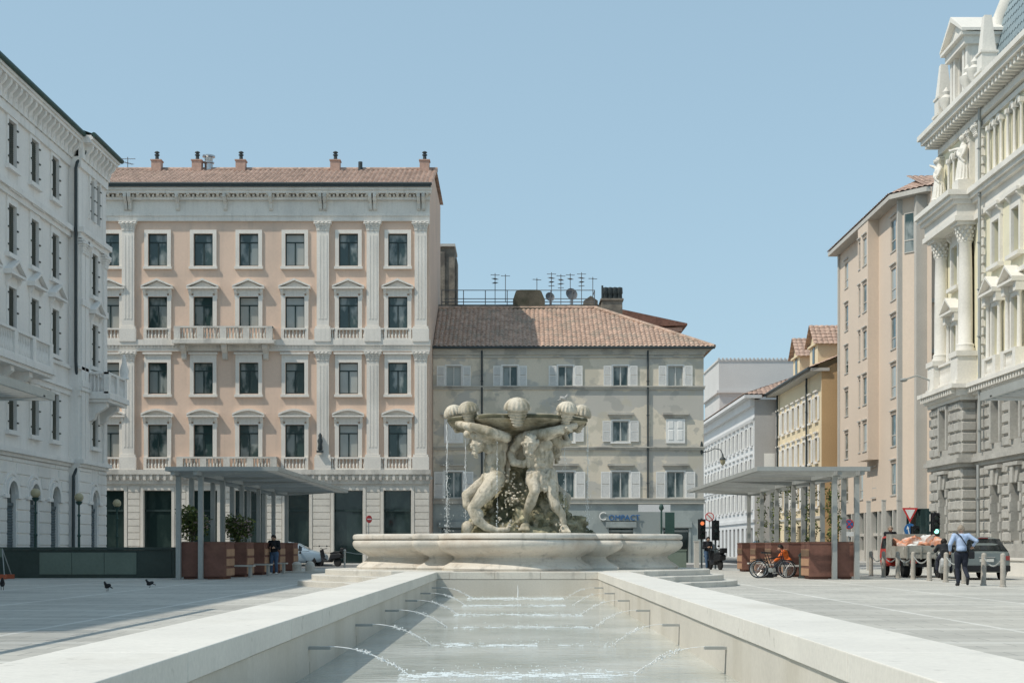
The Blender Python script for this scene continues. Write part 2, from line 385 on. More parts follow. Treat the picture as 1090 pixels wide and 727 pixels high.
def tile_roof(mb, O, u, g, Lx, T, a=0., b=0., pitch=.26, row=.45, amp=.05, mi=0, per=4):
    """O eave start, u unit along eave, g unit up the slope; a / b = hip inset of the ridge at either end"""
    O, u, g = Vector(O), Vector(u).normalized(), Vector(g).normalized(); nn = u.cross(g).normalized()
    if nn.z < 0: nn = -nn
    nx = int(Lx/pitch)*per; K = int(T/row)+1
    cols = []
    for i in range(nx+1):
        x = Lx*i/nx
        tm = T
        if a > 0: tm = min(tm, T*x/a)
        if b > 0: tm = min(tm, T*(Lx-x)/b)
        wv = amp*(abs(math.sin(PI*i/per*1.0)))*1.0
        jit = noise.noise((O.x+x*3.1, 0, 2.2))*.012
        cur = []
        for k in range(K):
            for e, lift in ((0,.035),(1,0.)):
                t = min((k+e*.98)*row, tm)
                cur.append(tuple(O + u*x + g*t + nn*(wv + lift + jit)))
        cols.append(cur)
    vs = [p for c in cols for p in c]; m = len(cols[0])
    fs = []
    for i in range(nx):
        for k in range(m-1):
            p = [i*m+k, (i+1)*m+k, (i+1)*m+k+1, i*m+k+1]
            if (Vector(vs[p[0]])-Vector(vs[p[3]])).length < 1e-3 and (Vector(vs[p[1]])-Vector(vs[p[2]])).length < 1e-3: continue
            fs.append(p)
    mb.add(vs, fs, mi, False)
def frame_mb(w_, h_, y=.16, mull=True, tr=.72, t=.06, d=.06):
    mb = MB()
    for a,b in ((-w_/2,-w_/2+t),(w_/2-t,w_/2)): mb.box(a,b,y,y+d,0,h_)
    mb.box(-w_/2+t,w_/2-t,y,y+d,0,t); mb.box(-w_/2+t,w_/2-t,y,y+d,h_-t,h_)
    if mull: mb.box(-.04,.04,y-.01,y+d-.01,t,h_*tr if tr else h_-t)
    if tr: mb.box(-w_/2+t,w_/2-t,y-.004,y+d-.004,h_*tr,h_*tr+.07)
    return mb
def pane_mb(w_, h_, y=.19): return MB().box(-w_/2+.01,w_/2-.01,y,y+.03,.01,h_-.01)
def window_proto(w_, h_, fm, gm, extra=None, **k):
    o = frame_mb(w_,h_,**k).build('window', fm)
    subs = [pane_mb(w_,h_).build('pane', gm, o)]
    for nm, mb, m in (extra or []): subs.append(mb.build(nm, m, o))
    return Proto(o, subs)
def chimney(parent, x, y, z, hgt, w_, m=None, pot='stack'):
    mb = MB(); mb.box(x-w_/2,x+w_/2,y-w_/2,y+w_/2,z-1.2,z+hgt*.5); mb.box(x-w_/2-.05,x+w_/2+.05,y-w_/2-.05,y+w_/2+.05,z+hgt*.5+.002,z+hgt*.56)
    o = mb.build('chimney', m or M['brick'], parent)
    p = MB(); p.lathe([(.13,0),(.11,hgt*.22),(.17,hgt*.24),(.17,hgt*.28),(.1,hgt*.3),(.1,hgt*.36),(.18,hgt*.37),(.14,hgt*.42),(.02,hgt*.46)], (x,y,z+hgt*.56), 10)
    p.build('chimney_pot', M['gutter'], o); return o
def downpipe(mb, x, y, z0, z1, r_=.06):
    mb.tube([(x,y,z0),(x,y,z1)], r_, 8)
    z = z0+1
    while z < z1: mb.box(x-r_*1.5,x+r_*1.5,y-r_*1.2,y+.05,z,z+.05); z += 2.2

# ---------------------------------------------------------------- pink palazzo  (front plane Y = 91)
sP = 1550/91.
PX = lambda x: (x-551)/sP
PZ = lambda y: 1.2+(581-y)/sP
PZ2 = lambda y: 1.2+(581-y)/17.17
pk = thing('palazzo', 'pink five storey palazzo with white pilasters, triangular pediments and a stone balcony', 'building', (0,91,0))
xL, xR = -33.0, PX(457)
wx = [PX(117)-2.95, PX(117), PX(168), PX(216.5), PX(265), PX(314), PX(371), PX(423.5)]
rows = [(PZ(283),PZ(249)), (PZ(350),PZ(316)), (PZ(419),PZ(386)), (PZ(487),PZ(452))]
ww = 1.2
mb = MB(); ops = [(x-ww/2,x+ww/2,a,b) for x in wx for a,b in rows]
zg = PZ(513)
wall_open(mb, xL, xR, zg, PZ(236), ops)
mb.add([(xR,0,zg),(xR,13,zg),(xR,13,25.4),(xR,4.5,25.6),(xR,0,23.2)],[(0,1,2,3,4)])
mb.add([(xL,0,0),(xL,13,0),(xL,13,PZ(200)),(xL,0,PZ(200))],[(0,1,2,3)])
mb.add([(xL,13,0),(xR,13,0),(xR,13,PZ(200)),(xL,13,PZ(200))],[(0,1,2,3)])
mb.add([(xR,0,0),(xR,13,0),(xR,13,zg),(xR,0,zg)],[(0,1,2,3)])
mb.build('wall', M['pinkw'], pk)
# ground floor, rusticated courses
gops = [(PX(a),PX(b),0,PZ(522)) for a,b in ((100,132),(153,182.5),(202,231),(250,280),(304,329),(355.5,386),(408.5,437.5))]
mb = MB(); wall_open(mb, xL, xR, 0, zg, gops, rev=.5)
z = .35; k = 0
while z < zg-.5:
    z1 = z+.42
    seg = []; x = xL
    for o in gops:
        if z < o[3]+.2: seg.append((x, o[0]-.22)); x = o[1]+.22
    seg.append((x, xR))
    for a,b in seg:
        if b-a < .1: continue
        n = max(1,int((b-a)/1.6)); off = .5*(k%2) if n>1 else 0
        for i in range(n): mb.frust(a+(b-a)*i/n+.01, a+(b-a)*(i+1)/n-.01, 0, -.045, z+.015, z1-.015, .02)
    z = z1; k += 1
for o in gops:
    for e in (o[0]-.2, o[1]+.02): mb.box(e, e+.18, -.07, 0, 0, o[3]+.2)
    mb.box(o[0]-.02,o[1]+.02,-.07,0,o[3]+.02,o[3]+.2)
mb.build('ground_floor', M['pinkstone'], pk)
for o in gops:
    m_ = MB().box(o[0],o[1],.3,.34,0,o[3]); sh = m_.build('shop_window', M['glassd'], pk)
    f = MB(); f.box(o[0],o[1],.24,.3,o[3]*.72,o[3]*.72+.12); f.box(o[0],o[0]+.08,.24,.3,0,o[3]); f.box(o[1]-.08,o[1],.24,.3,0,o[3])
    f.build('shop_frame', M['frame'], sh)
mb = MB()   # cornice over the ground floor
mb.box(xL,xR+.05,-.12,0,zg-.12,zg+.25); mb.box(xL,xR+.1,-.34,0,PZ(505),PZ(500)); mb.box(xL,xR+.08,-.2,0,PZ(509),PZ(505)-.003)
x = xL
while x < xR: mb.box(x,x+.16,-.3,-.1,PZ(511),PZ(505)-.005); mb.ell((x+.3,-.13,PZ(509)),(.09,.05,.12),6); x += .42
mb.build('cornice', M['trimdirty'], pk)
mb = MB(); mb.box(xL,xR+.05,-.14,0,PZ(374),PZ(368)); mb.box(xL,xR+.08,-.24,0,PZ(368)+.002,PZ(362)); 
x = xL
while x < xR: mb.box(x,x+.1,-.2,-.1,PZ(370.5),PZ(368.2)+.0); x += .22
mb.build('string_course', M['trim'], pk)
# balustrades between pilasters
pil = [PX(137), PX(344), PX(397), PX(448)]
for (za,zb) in ((PZ(500),PZ(487)+.02),(PZ(362),PZ(350)+.02)):
    for i,x in enumerate(wx):
        if i in (3,4):
            for e in (-.755,.755): MB().box(x+e-.095,x+e+.095,-.2,0,za+.002,zb).build('pedestal', M['trim'], pk)
            continue
        mb = MB(); mb.box(x-.85,x-.66,-.2,0,za+.002,zb); mb.box(x+.66,x+.85,-.2,0,za+.002,zb)
        balustrade(mb, x-.66, x+.66, za+.002, zb, -.11, sp=.2)
        if i >= 6: balustrade(mb, x-1.1, x-.87, za+.002, zb, -.11); balustrade(mb, x+.87, x+1.1, za+.002, zb, -.11)
        mb.build('balustrade', M['trim'], pk)
    mb = MB(); lo = xL
    mb.box(xL,xR,-.05,0,za,zb+.02); mb.build('parapet_panel', M['pinkw'], pk)
for (xa,xb,za,zb,pj) in ((PX(188),PX(292),PZ(363.5),PZ(349),.75),(PX(190),PX(296),PZ(500),PZ(486.5),.55)):
    mb = MB(); mb.box(xa-.1,xb+.1,-pj-.1,0,za-.22,za)
    peds = [xa+.2+(xb-xa-.4)*i/4 for i in range(5)]
    balustrade(mb, xa, xb, za+.001, zb, -pj+.1, ped=peds, sp=.2)
    for xx in (xa+.11, xb-.11): balustrade(mb, -pj+.22, -.02, za+.001, zb, xx, axis='y')
    bal = mb.build('balcony', M['trimdirty'], pk)
    if pj > .7:
        for i in (0,1,2):
            b2 = MB(); xx = xa+.5+(xb-xa-1.0)*i/2
            scroll_bracket(b2, xx, za-.22, .95, .6, .32); b2.build('bracket', M['trimdirty'], bal)
# pilasters
for (z0,z1) in ((PZ(364),PZ(236)),(PZ(500),PZ(374))):
    for x in pil:
        mb = MB(); d = .2
        mb.box(x-.52,x+.52,-d-.1,0,z0,z0+.8); mb.box(x-.47,x+.47,-d-.05,0,z0+.8,z0+.95)
        mb.box(x-.38,x+.38,-d,0,z0+.95,z1-.62); 
        for k in (-.2,0,.2): mb.box(x+k-.06,x+k+.06,-d-.02,-d,z0+1.4,z1-.9)
        capital(mb, x, z1-.62, .76, .62, d); mb.build('pilaster', M['trim'], pk)
# windows by row
def sur_plain(w_, h_, s=.23, head=True):
    mb = MB(); 
    mb.box(-w_/2-s,-w_/2,-.09,0,-.05,h_+s); mb.box(w_/2,w_/2+s,-.09,0,-.05,h_+s); mb.box(-w_/2,w_/2,-.09,0,h_,h_+s)
    mb.box(-w_/2-s-.06,w_/2+s+.06,-.16,0,-.22,-.052)
    if head: mb.box(-w_/2-s-.08,w_/2+s+.08,-.2,0,h_+s+.28,h_+s+.4); mb.box(-w_/2-s,w_/2+s,-.06,0,h_+s+.002,h_+s+.279)
    return mb
def sur_ped(w_, h_, kind):
    s = .25; mb = MB()
    mb.box(-w_/2-s,-w_/2,-.1,0,0,h_+.06); mb.box(w_/2,w_/2+s,-.1,0,0,h_+.06); mb.box(-w_/2,w_/2,-.1,0,h_+.001,h_+.18)
    mb.box(-w_/2-s,w_/2+s,-.12,0,h_+.182,h_+.46)
    for sg in (-1,1): scroll_bracket(mb, sg*(w_/2+s-.04), h_+.46, .62, .26, .16)
    if kind == 'tri': pediment(mb, 0, h_+.462, w_+2*s+.28, .55, .34)
    else: seg_pediment(mb, 0, h_+.462, w_+2*s+.28, .58, .34)
    return mb
curt = []
def curt_mb(w_, h_): 
    return MB().box(-w_/2+.05,w_/2-.05,.155,.185,.04,h_-.04)
r4 = window_proto(ww, rows[0][1]-rows[0][0], M['frame'], M['glassc'], [('surround', sur_plain(ww, rows[0][1]-rows[0][0], head=False), M['trim'])])
r3 = window_proto(ww, rows[1][1]-rows[1][0], M['frame'], M['glassc'], [('surround', sur_ped(ww, rows[1][1]-rows[1][0],'tri'), M['trim'])])
r2 = window_proto(ww, rows[2][1]-rows[2][0], M['frame'], M['glassc'], [('surround', sur_plain(ww, rows[2][1]-rows[2][0]), M['trim'])])
r1 = window_proto(ww, rows[3][1]-rows[3][0], M['frame'], M['glassc'], [('surround', sur_ped(ww, rows[3][1]-rows[3][0],'seg'), M['trim'])])
for i,x in enumerate(wx):
    for pr,(a,b) in zip((r4,r3,r2,r1), rows): pr.put(pk, (x,0,a))
# entablature
mb = MB(); zt = PZ(236)
mb.box(xL,xR+.02,-.16,0,zt,zt+.3); mb.box(xL,xR+.04,-.22,0,zt+.302,zt+.48); mb.box(xL,xR+.02,-.12,0,zt+.482,PZ(214))
mb.box(xL,xR+.05,-.3,0,PZ(214)+.002,PZ(211)); mb.box(xL,xR+.12,-.62,0,PZ2(205),PZ2(202)); mb.box(xL,xR+.16,-.7,0,PZ2(202)+.002,PZ2(199))
mb.box(xL,xR+.03,-.1,0,PZ(211)+.002,PZ2(205)-.002)
x = xL
while x < xR-.1: mb.box(x,x+.12,-.42,-.1,PZ(211)+.003,PZ(208.5)); x += .25
mb.build('entablature', M['trim'], pk)
mb = MB(); scroll_bracket(mb, 0, 0, .30, .5, .16, y=-.08); mp_ = Proto(mb.build('modillion', M['trimdirty']), []); x = xL+.1
while x < xR: mp_.put(pk, (x,0,PZ2(205)-.003)); x += .62
for x in [PX(105), PX(135), PX(139.5), PX(190), PX(240.5), PX(289), PX(341.5), PX(346.5), PX(394.5), PX(399.5), PX(446), PX(451)]:
    mb = MB(); scroll_bracket(mb, x, PZ2(205)-.002, 1.0, .5, .2, y=-.12); mb.build('bracket', M['trimdirty'], pk)
mb = MB(); mb.box(xL,xR+.15,-.84,-.7,PZ2(198.8),PZ2(195.8)); mb.tube([(xL,-.8,PZ2(196)),(xR+.2,-.8,PZ2(196))],.1,8)
mb.build('gutter', M['gutter'], pk)
mb = MB(); ze, zr = PZ2(196)-.02, 25.9
T = math.hypot(5.63, zr-ze); tile_roof(mb, (xL,-.78,ze), (1,0,0), (0,5.63,zr-ze), xR+.25-xL, T, pitch=.32, amp=.09)
mb.add([(xL,4.85,zr),(xR+.2,4.85,zr),(xR+.2,13.3,25.6),(xL,13.3,25.6)],[(0,1,2,3)])
mb.tube([(xL,4.85,zr+.04),(xR+.25,4.85,zr+.04)], .16, 8)
mb.build('roof', M['tile'], pk)
for x in (167,210,256.5,357,452): chimney(pk, PX(x)*1.05, 4.6, PZ(182)+1.1, 1.35, .62)
mb = MB(); x = PX(221)*1.05; mb.lathe([(.28,-1),(.28,.5),(.36,.55),(.36,.62),(.26,.66),(.3,.9),(.42,.95),(.42,1.05),(.05,1.15)], (x,4.9,PZ(182)+1.2), 12); mb.build('steel_flue', M['chrome'], pk)
mb = MB(); x = PX(383.5)*1.05; mb.tube([(x,4.6,PZ(182)+.3),(x,4.6,PZ(169)+1.0)], .14, 8); mb.build('flue', M['gutter'], pk)
mb = MB(); mb.lathe([(.09,0),(.16,.12),(.12,.4),(.17,.62),(.1,.8),(.12,.95),(.04,1.1)], (PX(341.5),-.34,PZ(480)), 8)
mb.box(PX(341.5)-.2,PX(341.5)+.2,-.55,-.3,PZ(480)-.12,PZ(480)); mb.build('statuette', M['gutter'], pk)
def antenna(parent, x, y, z0, z1, n=3, wd=.5, name='aerial', yaw=0.):
    mb = MB(); mb.tube([(x,y,z0),(x,y,z1)], .025, 6)
    for i in range(n):
        z = z1 - .12 - i*.28; a = yaw+i*.9; c_, s_ = math.cos(a), math.sin(a); l = wd*(1-.12*i)
        mb.tube([(x-c_*l,y-s_*l,z),(x+c_*l,y+s_*l,z)], .018, 5)
        for k in range(-3,4):
            q = l*k/3.3; mb.tube([(x+c_*q-s_*.16,y+s_*q+c_*.16,z),(x+c_*q+s_*.16,y+s_*q-c_*.16,z)], .01, 4)
    return mb.build(name, M['antenna'], parent)
antenna(pk, PX(134)*1.05, 5, PZ(184), PZ(160)+.9, 2)
# far roof block seen beyond the palazzo's left end
# ---------------------------------------------------------------- middle building (front plane Y = 94.5)
sM = 1550/94.5
MX = lambda x: (x-551)/sM
MZ = lambda y: 1.2+(581-y)/sM
md = thing('apartment_house', 'weathered beige four storey house with white shutters and a hipped tile roof', 'building', (0,94.5,0))
x0, x1 = xR+.03, MX(749); ztop = MZ(372); zs2 = MZ(536)
wr = [(MZ(411),MZ(389.5),.98), (MZ(470),MZ(448),1.05), (MZ(530),MZ(502),1.15)]
mwx = [MX(483),MX(543),MX(602),MX(660.5),MX(719)]
ops = []
for r_,(a,b,w_) in enumerate(wr): ops += [(x-w_/2,x+w_/2,a,b) for i,x in enumerate(mwx)]
mb = MB(); wall_open(mb, x0, x1, zs2, ztop, ops, rev=.2)
mb.add([(x1,0,zs2),(x1,14,zs2),(x1,14,ztop),(x1,0,ztop)],[(0,1,2,3)]); mb.add([(x0,14,0),(x1,14,0),(x1,14,ztop),(x0,14,ztop)],[(0,1,2,3)])
mb.build('wall', M['midw'], md)
gop = [(MX(470),MX(496),0,MZ(562)),(MX(530),MX(556),0,MZ(562)),(MX(588),MX(614),0,MZ(562)),(MX(648),MX(674),0,MZ(562)),(MX(706),MX(733),0,MZ(562))]
mb = MB(); wall_open(mb, x0, x1, 0, zs2, gop, rev=.35); mb.add([(x1,0,0),(x1,14,0),(x1,14,zs2),(x1,0,zs2)],[(0,1,2,3)]); mb.build('ground_floor', M['midg'], md)
for o in gop:
    s_ = MB().box(o[0],o[1],.3,.33,0,o[3]).build('shop_window', M['glassd'], md)
    f = MB(); f.box(o[0]-.2,o[1]+.2,-.16,0,o[3]+.05,o[3]+.42); f.box(o[0]-.14,o[0],-.06,.1,0,o[3]+.04); f.box(o[1],o[1]+.14,-.06,.1,0,o[3]+.04)
    f.box(o[0],o[1],.2,.3,o[3]-.25,o[3]-.12); f.build('shop_frame', M['midg'], s_)
mb = MB()
for y_,t_,d_ in ((536,.28,.14),(479,.14,.1),(414.5,.14,.1)): mb.box(x0,x1+.06,-d_,0,MZ(y_),MZ(y_)+t_); mb.box(x0,x1+.1,-d_-.07,0,MZ(y_)+t_+.002,MZ(y_)+t_+.08)
mb.box(x0,x1+.05,-.08,0,MZ(381),MZ(381)+.08)
# coved eaves
for i in range(6):
    t = i/5; mb.box(x0,x1+.08+.5*t*t,-.08-.14*t*t,0,ztop-.35+.07*i,ztop-.35+.07*(i+1)-.001)
mb.build('string_course', M['greytrim'], md)
def shutter_mb(w_, h_, sg, inner=0.):
    mb = MB(); a = sg*(inner); b = sg*(inner+w_); lo, hi = min(a,b), max(a,b)
    mb.box(lo,lo+.06,-.075,-.03,0,h_); mb.box(hi-.06,hi,-.075,-.03,0,h_)
    for z in (0,h_*.48,h_-.07): mb.box(lo+.06,hi-.06,-.075,-.03,z,z+.07)
    z = .09
    while z < h_-.1:
        if abs(z-h_*.5) > .06: mb.add([(lo+.06,-.072,z),(hi-.06,-.072,z),(hi-.06,-.04,z+.06),(lo+.06,-.04,z+.06)],[(0,1,2,3)])
        z += .065
    return mb
protos = []
for a,b,w_ in wr:
    h_ = b-a
    sur = MB(); s = .09
    sur.box(-w_/2-s,-w_/2,-.03,.1,-.02,h_+s); sur.box(w_/2,w_/2+s,-.03,.1,-.02,h_+s); sur.box(-w_/2,w_/2,-.03,.1,h_,h_+s); sur.box(-w_/2-s-.05,w_/2+s+.05,-.1,.1,-.12,-.02)
    protos.append(window_proto(w_, h_, M['framew'], M['glassc'], [('surround', sur, M['shutw'])] +
        [('shutter', shutter_mb(w_*.52, h_, sg, w_/2+.1), M['shutw']) for sg in (-1,1)], tr=None, y=.08))
for r_,pr in enumerate(protos):
    a,b,w_ = wr[r_]
    for i,x in enumerate(mwx):
        if r_ == 1 and i in (0,4): continue
        pr.put(md, (x,0,a))
        if r_ == 2 or (r_==1): 
            MB().box(x-.85,x+.85,-.2,0,b+.38,b+.52).box(x-.75,x+.75,-.07,0,b+.2,b+.38).build('window_cornice', M['greytrim'], md)
a,b,w_ = wr[1]
for x in (mwx[0], mwx[4]):   # two closed white shutters
    mb = MB(); mb.box(x-.62,x+.62,-.06,.02,a-.1,b+.12)
    for k in (-.3,.3): mb.frust(x+k-.17,x+k+.17,-.06,-.085,a+.1,a+.75,.02); mb.frust(x+k-.17,x+k+.17,-.06,-.085,a+.85,b,.02)
    mb.build('closed_shutter', M['shutw'], md)
    MB().box(x-.85,x+.85,-.2,0,b+.38,b+.52).box(x-.75,x+.75,-.07,0,b+.2,b+.38).build('window_cornice', M['greytrim'], md)
for x in (MX(513), MX(689.5)):
    mb = MB(); downpipe(mb, x, -.1, MZ(536)+.3, ztop); mb.build('downpipe', M['gutter'], md)
# roof, hipped at the right
yE, yR_ = -.3, 6.6
zE = MZ(370); zR = 1.2+(581-329)/(1550/(94.5+yR_))
sl = Vector((0, yR_-yE, zR-zE)); T = sl.length; xe0, xe1 = x0, MX(760); xr1 = (633-551)/(1550/(94.5+yR_))
mb = MB(); tile_roof(mb, (xe0,yE,zE), (1,0,0), sl, xe1-xe0, T, b=xe1-xr1, pitch=.3, amp=.075)
mb.build('roof', M['tilepale'], md)
mb = MB(); mb.add([(xe1,yE,zE),(xr1,yR_,zR),(xe1,14.8,zE)],[(0,1,2)]); mb.add([(xe0,14.8,zE),(xe1,14.8,zE),(xr1,yR_,zR),(xe0,yR_,zR)],[(0,1,2,3)])
mb.tube([(xe1,yE,zE+.03),(xr1,yR_,zR+.1)], .14, 8); mb.tube([(xe0,yR_,zR+.06),(xr1,yR_,zR+.08)], .14, 8)
mb.box(xe0,xe1-.15,yE+.05,0,zE-.1,zE-.04)
mb.build('roof_ridge', M['tilepale'], md)
mb = MB(); mb.tube([(xe0,yE-.05,zE-.04),(xe1,yE-.05,zE-.04)], .085, 8); mb.build('gutter', M['gutter'], md)
# roof terrace, hut, rail, dishes, aerials, chimney
def RXZ(x, y, Y): s_ = 1550/Y; return (x-551)/s_, 1.2+(581-y)/s_
Yr = 101.2
mb = MB(); a,zb = RXZ(466,331,Yr); b,zt_ = RXZ(640,325,Yr); mb.box(a,b,7,10.5,zb-1,zt_+.1); mb.build('terrace', M['dirtywall'], md)
mb = MB(); a,zb = RXZ(546,333,Yr); b,zt_ = RXZ(580,309,Yr)
mb.prism([(a,zb-.3),(b,zb-.3),(b,zt_-.7),(b-.25,zt_-.1),(b-.5,zt_),(a+.5,zt_),(a+.2,zt_-.1),(a,zt_-.7)],6.5,8.7,'y'); mb.box(a+.02,b-.02,6.42,6.5,zb-.3,zt_-1.25); mb.build('roof_hut', M['hut'], md)
mb = MB(); a,z1_ = RXZ(470,308.5,Yr); b,z2_ = RXZ(633,308.5,Yr); zlo = RXZ(0,329,Yr)[1]; zm = RXZ(0,321,Yr)[1]
for zz in (z1_,zm): mb.tube([(a,6.9,zz),(b,6.9,zz)], .03, 6); mb.tube([(a,10.4,zz),(b,10.4,zz)], .03, 6); mb.tube([(b,6.9,zz),(b,10.4,zz)], .03, 6)
for i in range(8): xx = a+(b-a)*i/7; mb.tube([(xx,6.9,zlo),(xx,6.9,z1_)], .03, 6)
mb.build('railing', M['antenna'], md)
for (px,yt,n,yb) in ((527,291,3,324),(538,292,1,322),(571.5,296,1,309),(587,290,4,325),(597,292,4,325),(607,291,2,325),(619,290,4,325),(631,295,1,325)):
    x,zt_ = RXZ(px,yt,103); _,zb = RXZ(px,yb,103); antenna(md, x, 8.5, zb, zt_, n, .32, yaw=rnd.random()*.6)
def dish(parent, x, y, z, r_, name='satellite_dish'):
    mb = MB(); T = Matrix.Translation((x,y,z)) @ Matrix.Rotation(R(72),4,'X') @ Matrix.Rotation(R(20),4,'Y')
    mb.T = T; mb.lathe([(.02,-.22*r_),(.5*r_,-.16*r_),(.85*r_,-.05*r_),(r_,0),(r_*.98,.03),(.84*r_,-.02*r_),(.5*r_,-.12*r_),(.01,-.17*r_)], (0,0,0), 20)
    mb.tube([(0,-r_*.95,0),(0,-.2*r_,r_*.9)], .02, 5); mb.cbox((0,-.15*r_,r_*.92),(.1,.1,.12)); mb.T = None
    mb.tube([(x,y+.15,z),(x,y+.15,z-1.2)], .04, 6); return mb.build(name, M['antenna'], parent)
for px,py,r_ in ((585.5,316,.34),(608.5,313,.44)):
    x,z = RXZ(px,py,102.1); dish(md, x, 7.6, z, r_)
mb = MB(); a,zb = RXZ(640,345,Yr); b,zt_ = RXZ(662,321,Yr); mb.box(a,b,6.2,8.2,zb-.8,zt_); mb.box(a-.08,b+.08,6.1,8.3,zt_+.001,zt_+.12); ch = mb.build('chimney', M['dirtywall'], md)
mb = MB()
for px in (645,650,655,660):
    x,_ = RXZ(px,0,Yr); mb.lathe([(.2,0),(.17,.45),(.22,.5),(.2,.9),(.05,.95)], (x,7.1,zt_+.12), 8)
mb.tube([(RXZ(641.5,0,Yr)[0],7.1,zt_),(RXZ(641.5,0,Yr)[0],7.1,RXZ(0,303,Yr)[1])], .07, 6); mb.build('chimney_pot', M['gutter'], ch)
mb = MB(); a,zb = RXZ(622,334,Yr); b,zt_ = RXZ(637,318,Yr); mb.prism([(a,zb),(b,zb),(b,zt_),((a+b)/2,zt_+.35),(a,zt_)],7.5,9.5,'y'); mb.build('roof_hatch', M['dirtywall'], md)
# sign over the shop: big ring-like C and small blue letters
def text_mesh(name, s, size, loc, rot, m, parent, ext=.02, align='LEFT'):
    cu = bpy.data.curves.new(name, 'FONT'); cu.body = s; cu.size = size; cu.extrude = ext; cu.align_x = align; cu.resolution_u = 3
    o = bpy.data.objects.new(name+'_tmp', cu); C.objects.link(o); bpy.context.view_layer.update()
    me = bpy.data.meshes.new_from_object(o.evaluated_get(bpy.context.evaluated_depsgraph_get()))
    bpy.data.objects.remove(o); me.name = name; me.materials.clear(); me.materials.append(m)
    t = bpy.data.objects.new(name, me); C.objects.link(t); t.location = loc; t.rotation_euler = rot; t.parent = parent; return t
sg = thing('shop_sign', 'blue lettered shop sign with a big pale C over a shop window', 'sign', (MX(661),94.5,MZ(549)))
MB().box(-1.3,1.0,-.1,-.01,-.32,.12).build('sign_board', M['midg'], sg)
text_mesh('letters', 'OMPACT', .5, (-.82,-.13,-.28), (R(90),0,0), M['signblue'], sg)
mb = MB(); pts = [(-1.15+.24*math.cos(R(a)),-.15,-.02+.24*math.sin(R(a))) for a in range(45,320,15)]; mb.tube(pts,.035,6); mb.build('initial', M['signwhite'], sg)
# wall mounted lamp on the corner
def wall_lamp(name, label, loc, sc_=1.):
    t = thing(name, label, 'lamp', loc)
    mb = MB(); mb.tube([(0,0,.0),(.05,-.5,.1),(.05,-.9,.28),(.1,-1.25,.2),(.15,-1.4,-.1)], .03, 6); mb.lathe([(.03,0),(.09,.15),(.05,.35),(.11,.5),(.03,.85)], (0,-.05,-.1), 8); mb.build('arm', M['gutter'], t)
    mb = MB(); mb.lathe([(.05,-.0),(.06,-.15),(.2,-.28),(.22,-.34),(.04,-.34)], (.15,-1.4,-.1), 12); mb.build('lamp_cap', M['gutter'], t)
    MB().lathe([(.03,-.72),(.15,-.6),(.18,-.36)], (.15,-1.4,-.1), 12).build('lamp_shade', M['globe'], t); return t
wl = wall_lamp('wall_lamp', 'black curved wall lantern at the right corner of the beige house', (MX(746),94.5,MZ(482)))
wl.rotation_euler = (0,0,R(75))
# ---------------------------------------------------------------- left white building, plane X = -21.2, local x = Y - 48
XL, YL0 = -21.2, 48.0-2.84*12
DO = 2.84*12
lb = thing('office_building', 'white neoclassical building with olive shuttered windows and arched ground floor in shade on the left', 'building', (XL,YL0,0), PI/2)
LX = lambda px: 1550*21.2/(551-px) - YL0        # local x of a picture column on the plane
Lw = 73.4-YL0
ax = [DO+18.65-2.84*k for k in range(17,-1,-1)]
axb = DO+23.35
bx0 = DO+20.8; pj = .45                             # projecting end bay
rowsL = [(17.05,18.95),(13.4,15.45),(9.95,12.0),(6.05,8.15)]
ww = .95
ops = [(x-ww/2,x+ww/2,a,b) for x in ax for a,b in rowsL]
aw = 1.12
aops = [(x-aw/2,x+aw/2,0,3.35+aw/2+.004) for x in ax]
mb = MB(); wall_open(mb, 0, bx0+.1, 0, 19.6, ops+aops, rev=.3)
for x in ax: arch_fill(mb, x-aw/2, x+aw/2, 3.35, .004, .28)
mb.box(0,Lw,.9,14,0,19.6)
mb.build('wall', M['whitew'], lb)
opb = [(axb-.45,axb+.45,a,b) for a,b in rowsL[1:]] + [(axb-.85,axb-.25,17.05,18.95),(axb+.15,axb+.75,17.05,18.95)]
mb = MB(); wall_open(mb, bx0, Lw, 0, 19.6, opb+[(axb-.5,axb+.5,0,3.35+.504)], y=-pj, rev=.3); arch_fill(mb, axb-.5, axb+.5, 3.35, -pj+.004, -pj+.28)
mb.add([(bx0,-pj,0),(bx0,.2,0),(bx0,.2,19.6),(bx0,-pj,19.6)],[(0,1,2,3)]); mb.add([(Lw,-pj,0),(Lw,14,0),(Lw,14,19.6),(Lw,-pj,19.6)],[(0,1,2,3)])
mb.build('corner_bay', M['whitew'], lb)
# banding and courses
mb = MB()
def course(z0, z1, d):
    mb.box(0,bx0-.002,-d,0,z0,z1); mb.box(bx0-d*.5,Lw+d*.5,-pj-d,-pj,z0,z1)
for a,b,d in ((16.0,16.25,.28),(15.75,16.0,.14),(8.55,8.7,.2),(8.3,8.55,.1),(5.1,5.3,.28),(4.95,5.1,.12),(9.55,9.7,.12),(0.,.7,.12)): course(a+.001,b,d)
for x in ax+[axb]:
    y = -pj if x == axb else 0
    arch_band(mb, x, 3.35, aw/2+.02, aw/2+.2, y-.12, y, n=14); arch_band(mb, x, 3.35, aw/2+.3, aw/2+.42, y-.06, y, n=14)
    for sg in (-1,1): mb.box(x+sg*(aw/2+.25)-.27,x+sg*(aw/2+.25)+.27,y-.14,y,3.2,3.35)
mb.build('string_course', M['whitetrim'], lb)
